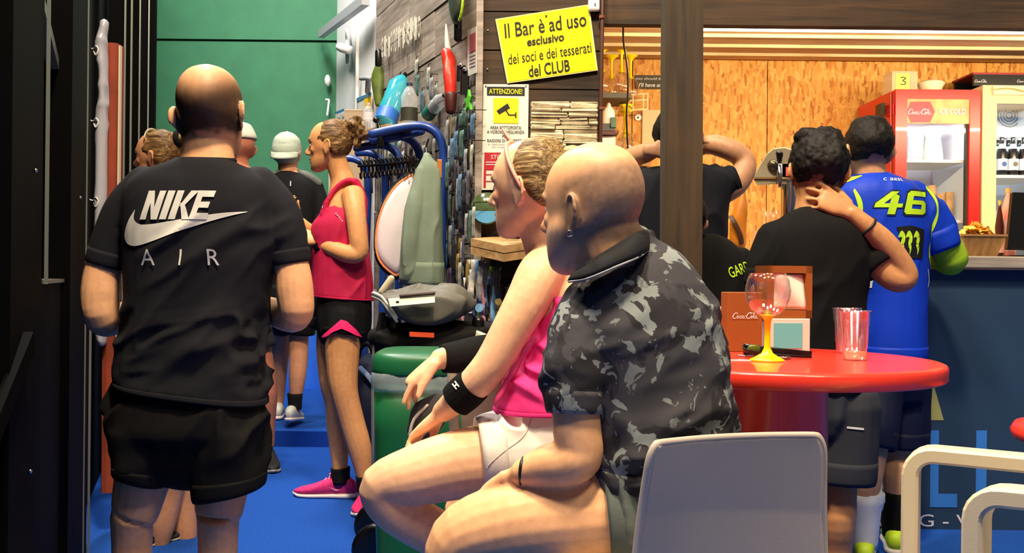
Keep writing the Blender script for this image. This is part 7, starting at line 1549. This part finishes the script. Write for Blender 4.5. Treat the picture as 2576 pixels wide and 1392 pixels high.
cx = P(2540, 200, 5.8); a = P(2448, 200, 5.8); b = P(2680, 200, 5.8); zc = P(2540, 201, 5.8).z; box('side_panel', ((a.x + b.x) / 2, 5.8, zc - .005), (b.x - a.x, .02, .068), M_bk, R); box('back_panel', ((a.x + b.x) / 2, 6.05, zc - .005), (b.x - a.x, .02, .068), M_bk, R); box('rim', ((a.x + b.x) / 2, 5.925, zc + .034), (b.x - a.x + .02, .28, .012), mat('crate_red', '8a1c1c', .5), R)
for x in (2467, 2574): flat('logo', fit2d(script_logo(), .075), P(x, 204, 5.788), (1, 0, 0), (0, 0, 1), M_wprint, R)
# left of the post: shelves with upturned goblets
Rsh = thing('glass_shelf', P(1552, 240, 5.9), 'dark grey bracket shelf carrying upturned yellow-stemmed goblets', 'shelf')
p0 = P(1500, 233, 5.75); p1 = P(1588, 233, 5.75); zsh = p0.z; box('board', ((p0.x + p1.x) / 2, 5.9, zsh - .015), (p1.x - p0.x, .3, .03), mat('shelf_grey', '5a5850', .6), Rsh); ob('bracket', mesh(beam2((p0.x + .03, 6.38, zsh - .10), (p0.x + .03, 5.9, zsh - .045), .02, .03)), mat('shelf_grey', '5a5850', .6), Rsh)
for x, dd in ((1514, 5.79), (1538, 5.98), (1563, 5.79), (1586, 5.97)):
    p = P(x, 233, dd); goblet(Vector((p.x, dd, zsh)), 1.32, 'goblet', 'upturned goblet with yellow stem on the dark grey shelf', 'upturned goblets on the grey shelf', True, .8)
Rr = thing('glass_rack', P(1610, 260, 6.2), 'cream wire glass rack fixed to the chipboard wall', 'rack'); cw = mat('cream_wire', 'ecd8a0', .4)
for y in (236, 251, 275): ob('wire', mesh(tube([P(1545, y + 4, 6.2), P(1630, y, 6.2)], .006, 6, 2)), cw, Rr, smooth=True)
for x in (1592, 1618, 1629): ob('wire', mesh(tube([P(x, 236, 6.2), P(x, 276, 6.2)], .006, 6, 2)), cw, Rr, smooth=True)
zr = P(1590, 275, 6.2).z - .03
for x, gy in ((1574, 5.93), (1572, 6.12)):
    p = P(x, 400, gy); goblet(Vector((p.x, gy, zr + .008 - .21 * 1.58)), 1.58, 'goblet', 'goblet with yellow stem hanging below the cream wire rack', 'goblets hanging from the wire rack', True, .70)
    for s_x in (-.024, .024): ob('rail', mesh(tube([(p.x + s_x, 6.2, zr - .006), (p.x + s_x, gy - .05, zr - .006)], .005, 6, 2)), cw, Rr, smooth=True)
R = thing('soap_dispenser', P(1530, 330, 5.8), 'white dispenser with dark base on the small red-brown shelf', 'dispenser'); zq = P(1530, 333, 5.8).z; px_ = P(1530, 300, 5.8).x
ob('body', mesh(loft([(Vector((px_, 5.8, zq + z)), Vector((a, 0, 0)), Vector((0, .05, 0))) for z, a in ((.045, .04), (.10, .04), (.13, .035), (.15, .015))], 16, 3, 3)), M_whitep, R, smooth=True); ob('base', mesh(boxg((px_, 5.8, zq + .024), (.08, .1, .045))), mat('dark_base', '2c2a2c', .4), R); ob('green_tap', mesh(boxg((px_ + .025, 5.74, zq + .05), (.03, .02, .06))), mat('dark_green', '1a5a44', .4), R)
R = thing('small_shelf', P(1535, 336, 5.8), 'small red-brown shelf with white box below beside the pillar', 'shelf'); box('board', (P(1533, 336, 5.8).x, 5.85, zq - .008), (.10, .2, .014), mat('maroon_board', '5a201c', .5), R); box('white_unit', (P(1530, 360, 5.85).x, 5.9, zq - .10), (.085, .14, .16), M_whitep, R)
R = thing('quote_sign', P(1632, 207, 6.37), 'dark wooden quote sign with white lettering on chipboard wall', 'sign'); box('board', P(1660, 207, 6.385), (.33, .014, .09), mat('sign_brown', '4a4436', .7), R)
flat('lettering', fit2d(text2d('you should believe in', 1, shear=.2), .28, .024), P(1650, 199, 6.375), (1, 0, 0), (0, 0, 1), M_wprint, R); flat('lettering', fit2d(text2d("I'll have another", 1, shear=.2, bold=.02), .24, .026), P(1652, 214, 6.375), (1, 0, 0), (0, 0, 1), M_wprint, R)
R = thing('price_poster', P(1642, 330, 6.37), 'cream paper poster pinned to the chipboard wall beside post', 'poster'); box('paper', P(1655, 328, 6.385), (.21, .01, .27), mat('cream_poster', 'dcc89c', .7), R); box('wood_strip', P(1624, 395, 6.38), (.05, .012, .12), mat('strip_wood', 'a88c60', .7), R)
R = thing('white_socket', P(1605, 296, 6.37), 'small white wall socket on the chipboard wall', 'socket'); ob('plate', mesh(lathe([(0, 0), (.022, 0), (.022, .012), (0, .012)], P(1605, 296, 6.395), 18, True, (0, -1, 0))), M_whitep, R); ob('hole', mesh(ball(P(1605, 296, 6.382), .006, n=8, h=5)), M_ink, R)
R = thing('hanging_cable', P(1570, 200, 4.6), 'thin black cable hanging down inside the bar opening', 'cable'); ob('cable', mesh(tube([P(1569, 40, 4.45), P(1568, 100, 4.45), P(1577, 160, 4.45), P(1580, 220, 4.45), P(1576, 300, 4.45), P(1582, 420, 4.45), P(1586, 560, 4.45)], .0045, 6, 4)), M_bk, R, smooth=True)
# beer tap and counter goods
CT = 1.155
R = thing('beer_tap', (P(1962, 600, 4.3).x, 4.3, CT), 'steel beer tap tower with black handle and beige cover', 'beer tap')
q = lambda x, y, dd=0: P(x, y, 4.3 + dd)
ob('column', mesh(tube([Vector((q(1985, 500).x, 4.3, CT)), q(1985, 440)], .035, 16, 2)), M_chrome, R, smooth=True); ob('tap_head', mesh(boxg(q(1985, 432), (.10, .09, .075), None, .008)), mat('tap_cream', 'd8b888', .4), R); box('red_badge', q(1988, 432, -.052), (.04, .004, .04), mat('badge_red', 'd86058', .4), R)
ob('handle', mesh(tube([q(1961, 408, -.08), q(1961, 386, -.09)], [.010, .017], 12, 2)), M_bk, R, smooth=True); ob('spout', mesh(tube([q(1961, 418, -.06), q(1961, 440, -.08), q(1962, 470, -.08)], [.014, .012, .008], 10, 3)), M_chrome, R, smooth=True); ob('valve', mesh(ball(q(1945, 416, -.05), .026, n=14, h=8)), mat('dark_steel', '4a4438', .3, metal=.7), R, smooth=True)
hp_ = [(1893, 448), (1912, 415), (1930, 386), (1946, 373), (1975, 370), (1994, 376), (1996, 448)]
hr = [[q(x, y, o_) for x, y in hp_] for o_ in (-.035, .09)]; hin = [[q(1950 + (x - 1950) * .95, 415 + (y - 415) * .94, o_) for x, y in hp_] for o_ in (-.045, .10)]
ob('hood', mesh(rings_to_geom([hin[0], hr[0], hr[1], hin[1]])), cloth('beige_cover', '8a8068', .7), R)
ob('hood_underside', mesh(rings_to_geom([[q(x, y, o_) for x, y in ((1895, 449), (1905, 466), (1990, 462), (1994, 449))] for o_ in (-.03, .085)])), cloth('beige_cover', '8a8068', .7), R)
R = thing('glass_tray', (P(1935, 590, 4.4).x, 4.4, CT), 'pale plastic tray with glasses beside the beer tap', 'tray'); box('tray', (P(1935, 590, 4.4).x, 4.42, CT + .06), (.12, .12, .12), mat('peach_tray', 'e0a878', .5), R)
for x in (1930, 1946): ob('tumbler', mesh(lathe([(0, 0), (.02, 0), (.024, .09), (.022, .09), (0, .01)], (P(x, 560, 4.4).x, 4.4, CT + .121), 18)), M_glass, R, smooth=True)
R = thing('leather_flask', (P(1855, 610, 4.22).x, 4.22, CT), 'tall amber leather bottle pouch with dark strap on the counter', 'bottle pouch')
q = lambda x, y, dd=0: P(x, y, 4.22 + dd)
ob('pouch', solid([loft([(q(1856, 616), Vector((.036, 0, 0)), Vector((0, .035, 0))), (q(1857, 560), Vector((.037, 0, 0)), Vector((0, .035, 0))), (q(1862, 530), Vector((.032, 0, 0)), Vector((0, .03, 0))), (q(1868, 490), Vector((.014, 0, 0)), Vector((0, .015, 0))), (q(1870, 470), Vector((.010, 0, 0)), Vector((0, .01, 0)))], 18, 4)], .004, 2), mat('amber_leather', 'b06a18', .35, var=.15, scale=10), R); ob('strap', mesh(tube([q(1838, 545, -.03), q(1848, 560, -.045), q(1862, 590, -.045), q(1866, 612, -.04)], [(.012, .003)] * 4, 8, 3, ref=(1, 0, 0))), mat('strap_brown', '3a1c0c', .5), R)
R = thing('chip_basket', (P(2452, 600, 4.15).x, 4.15, CT), 'square woven wooden basket on the counter holding crisps', 'basket')
bc = P(2452, 600, 4.15); a = math.pi / 4
def sq(z, r): return [Vector((bc.x + sx * r, 4.15 + sy * r, CT + z)) for sx, sy in ((-1, -1), (1, -1), (1, 1), (-1, 1))]
ob('walls', mesh(rings_to_geom([sq(.0, .064), sq(.092, .092), sq(.092, .086), sq(.012, .06)])), wood_mat('basket_wood', '6a4a28', 'a47c48', 'Z'), R); ob('rim', mesh(rings_to_geom([sq(.088, .095), sq(.096, .096), sq(.096, .086), sq(.088, .085)])), mat('rim_wood', '9a7444', .6), R)
G = []
for k in range(70):
    r = random.uniform(0, .07); t = random.uniform(0, 6.28); c = Vector((bc.x + r * math.cos(t), 4.15 + r * math.sin(t), CT + .09 + .045 * (1 - r / .08) + random.uniform(-.006, .01)))
    Mx = Euler((random.uniform(-.9, .9), random.uniform(-.9, .9), t)).to_matrix(); G.append(([c + Mx @ Vector((.02 * math.cos(u) * e, .016 * math.sin(u) * e, .006 * e * e * math.cos(2 * u))) for e in (.0, .55, 1) for u in [i * math.pi / 4 for i in range(8)]], [(8 + i, 8 + (i + 1) % 8, 16 + (i + 1) % 8, 16 + i) for i in range(8)] + [tuple(8 + i for i in range(8))]))
tag(ob('potato_crisps', mesh(join(*G)), mat('crisp_gold', 'dca43c', .6, var=.3, scale=40)), 'heap of golden potato crisps in the counter basket', 'crisps', None, 'stuff')
bottle('syrup_bottle', (P(2514, 610, 4.35).x, 4.35, CT), (P(2514, 610, 4.35).x, 4.35, P(2514, 505, 4.35).z), .019, 'small dark sauce bottle with gold cap on the counter', mat('sauce_dark', '3c1c14', .2), mat('gold_cap', 'c89838', .4), (.1, .3), .45, mat('sauce_label', 'c89088', .5))
bottle('syrup_bottle', (P(2535, 610, 4.38).x, 4.38, CT), (P(2535, 610, 4.38).x, 4.38, P(2535, 474, 4.38).z), .034, 'pink syrup bottle with cork cap behind the black screen', mat('pink_syrup', 'd07868', .2), mat('cork_cap', 'b08848', .5), (.1, .55), .4, mat('pink_label', 'c89088', .5))
R = thing('till_screen', (P(2580, 600, 4.25).x, 4.25, CT), 'black till screen seen from behind on the counter end', 'screen'); a0, a1 = P(2548, 484, 4.25), P(2534, 626, 4.2)
V = [a1, P(2640, 628, 4.2), P(2640, 486, 4.25), a0]; V = [Vector((v.x, v.y, max(v.z, CT))) for v in V]; board('screen', V, .025, M_bk, R); box('base', (V[0].x + .08, 4.25, CT + .006), (.14, .10, .012), M_bk, R)
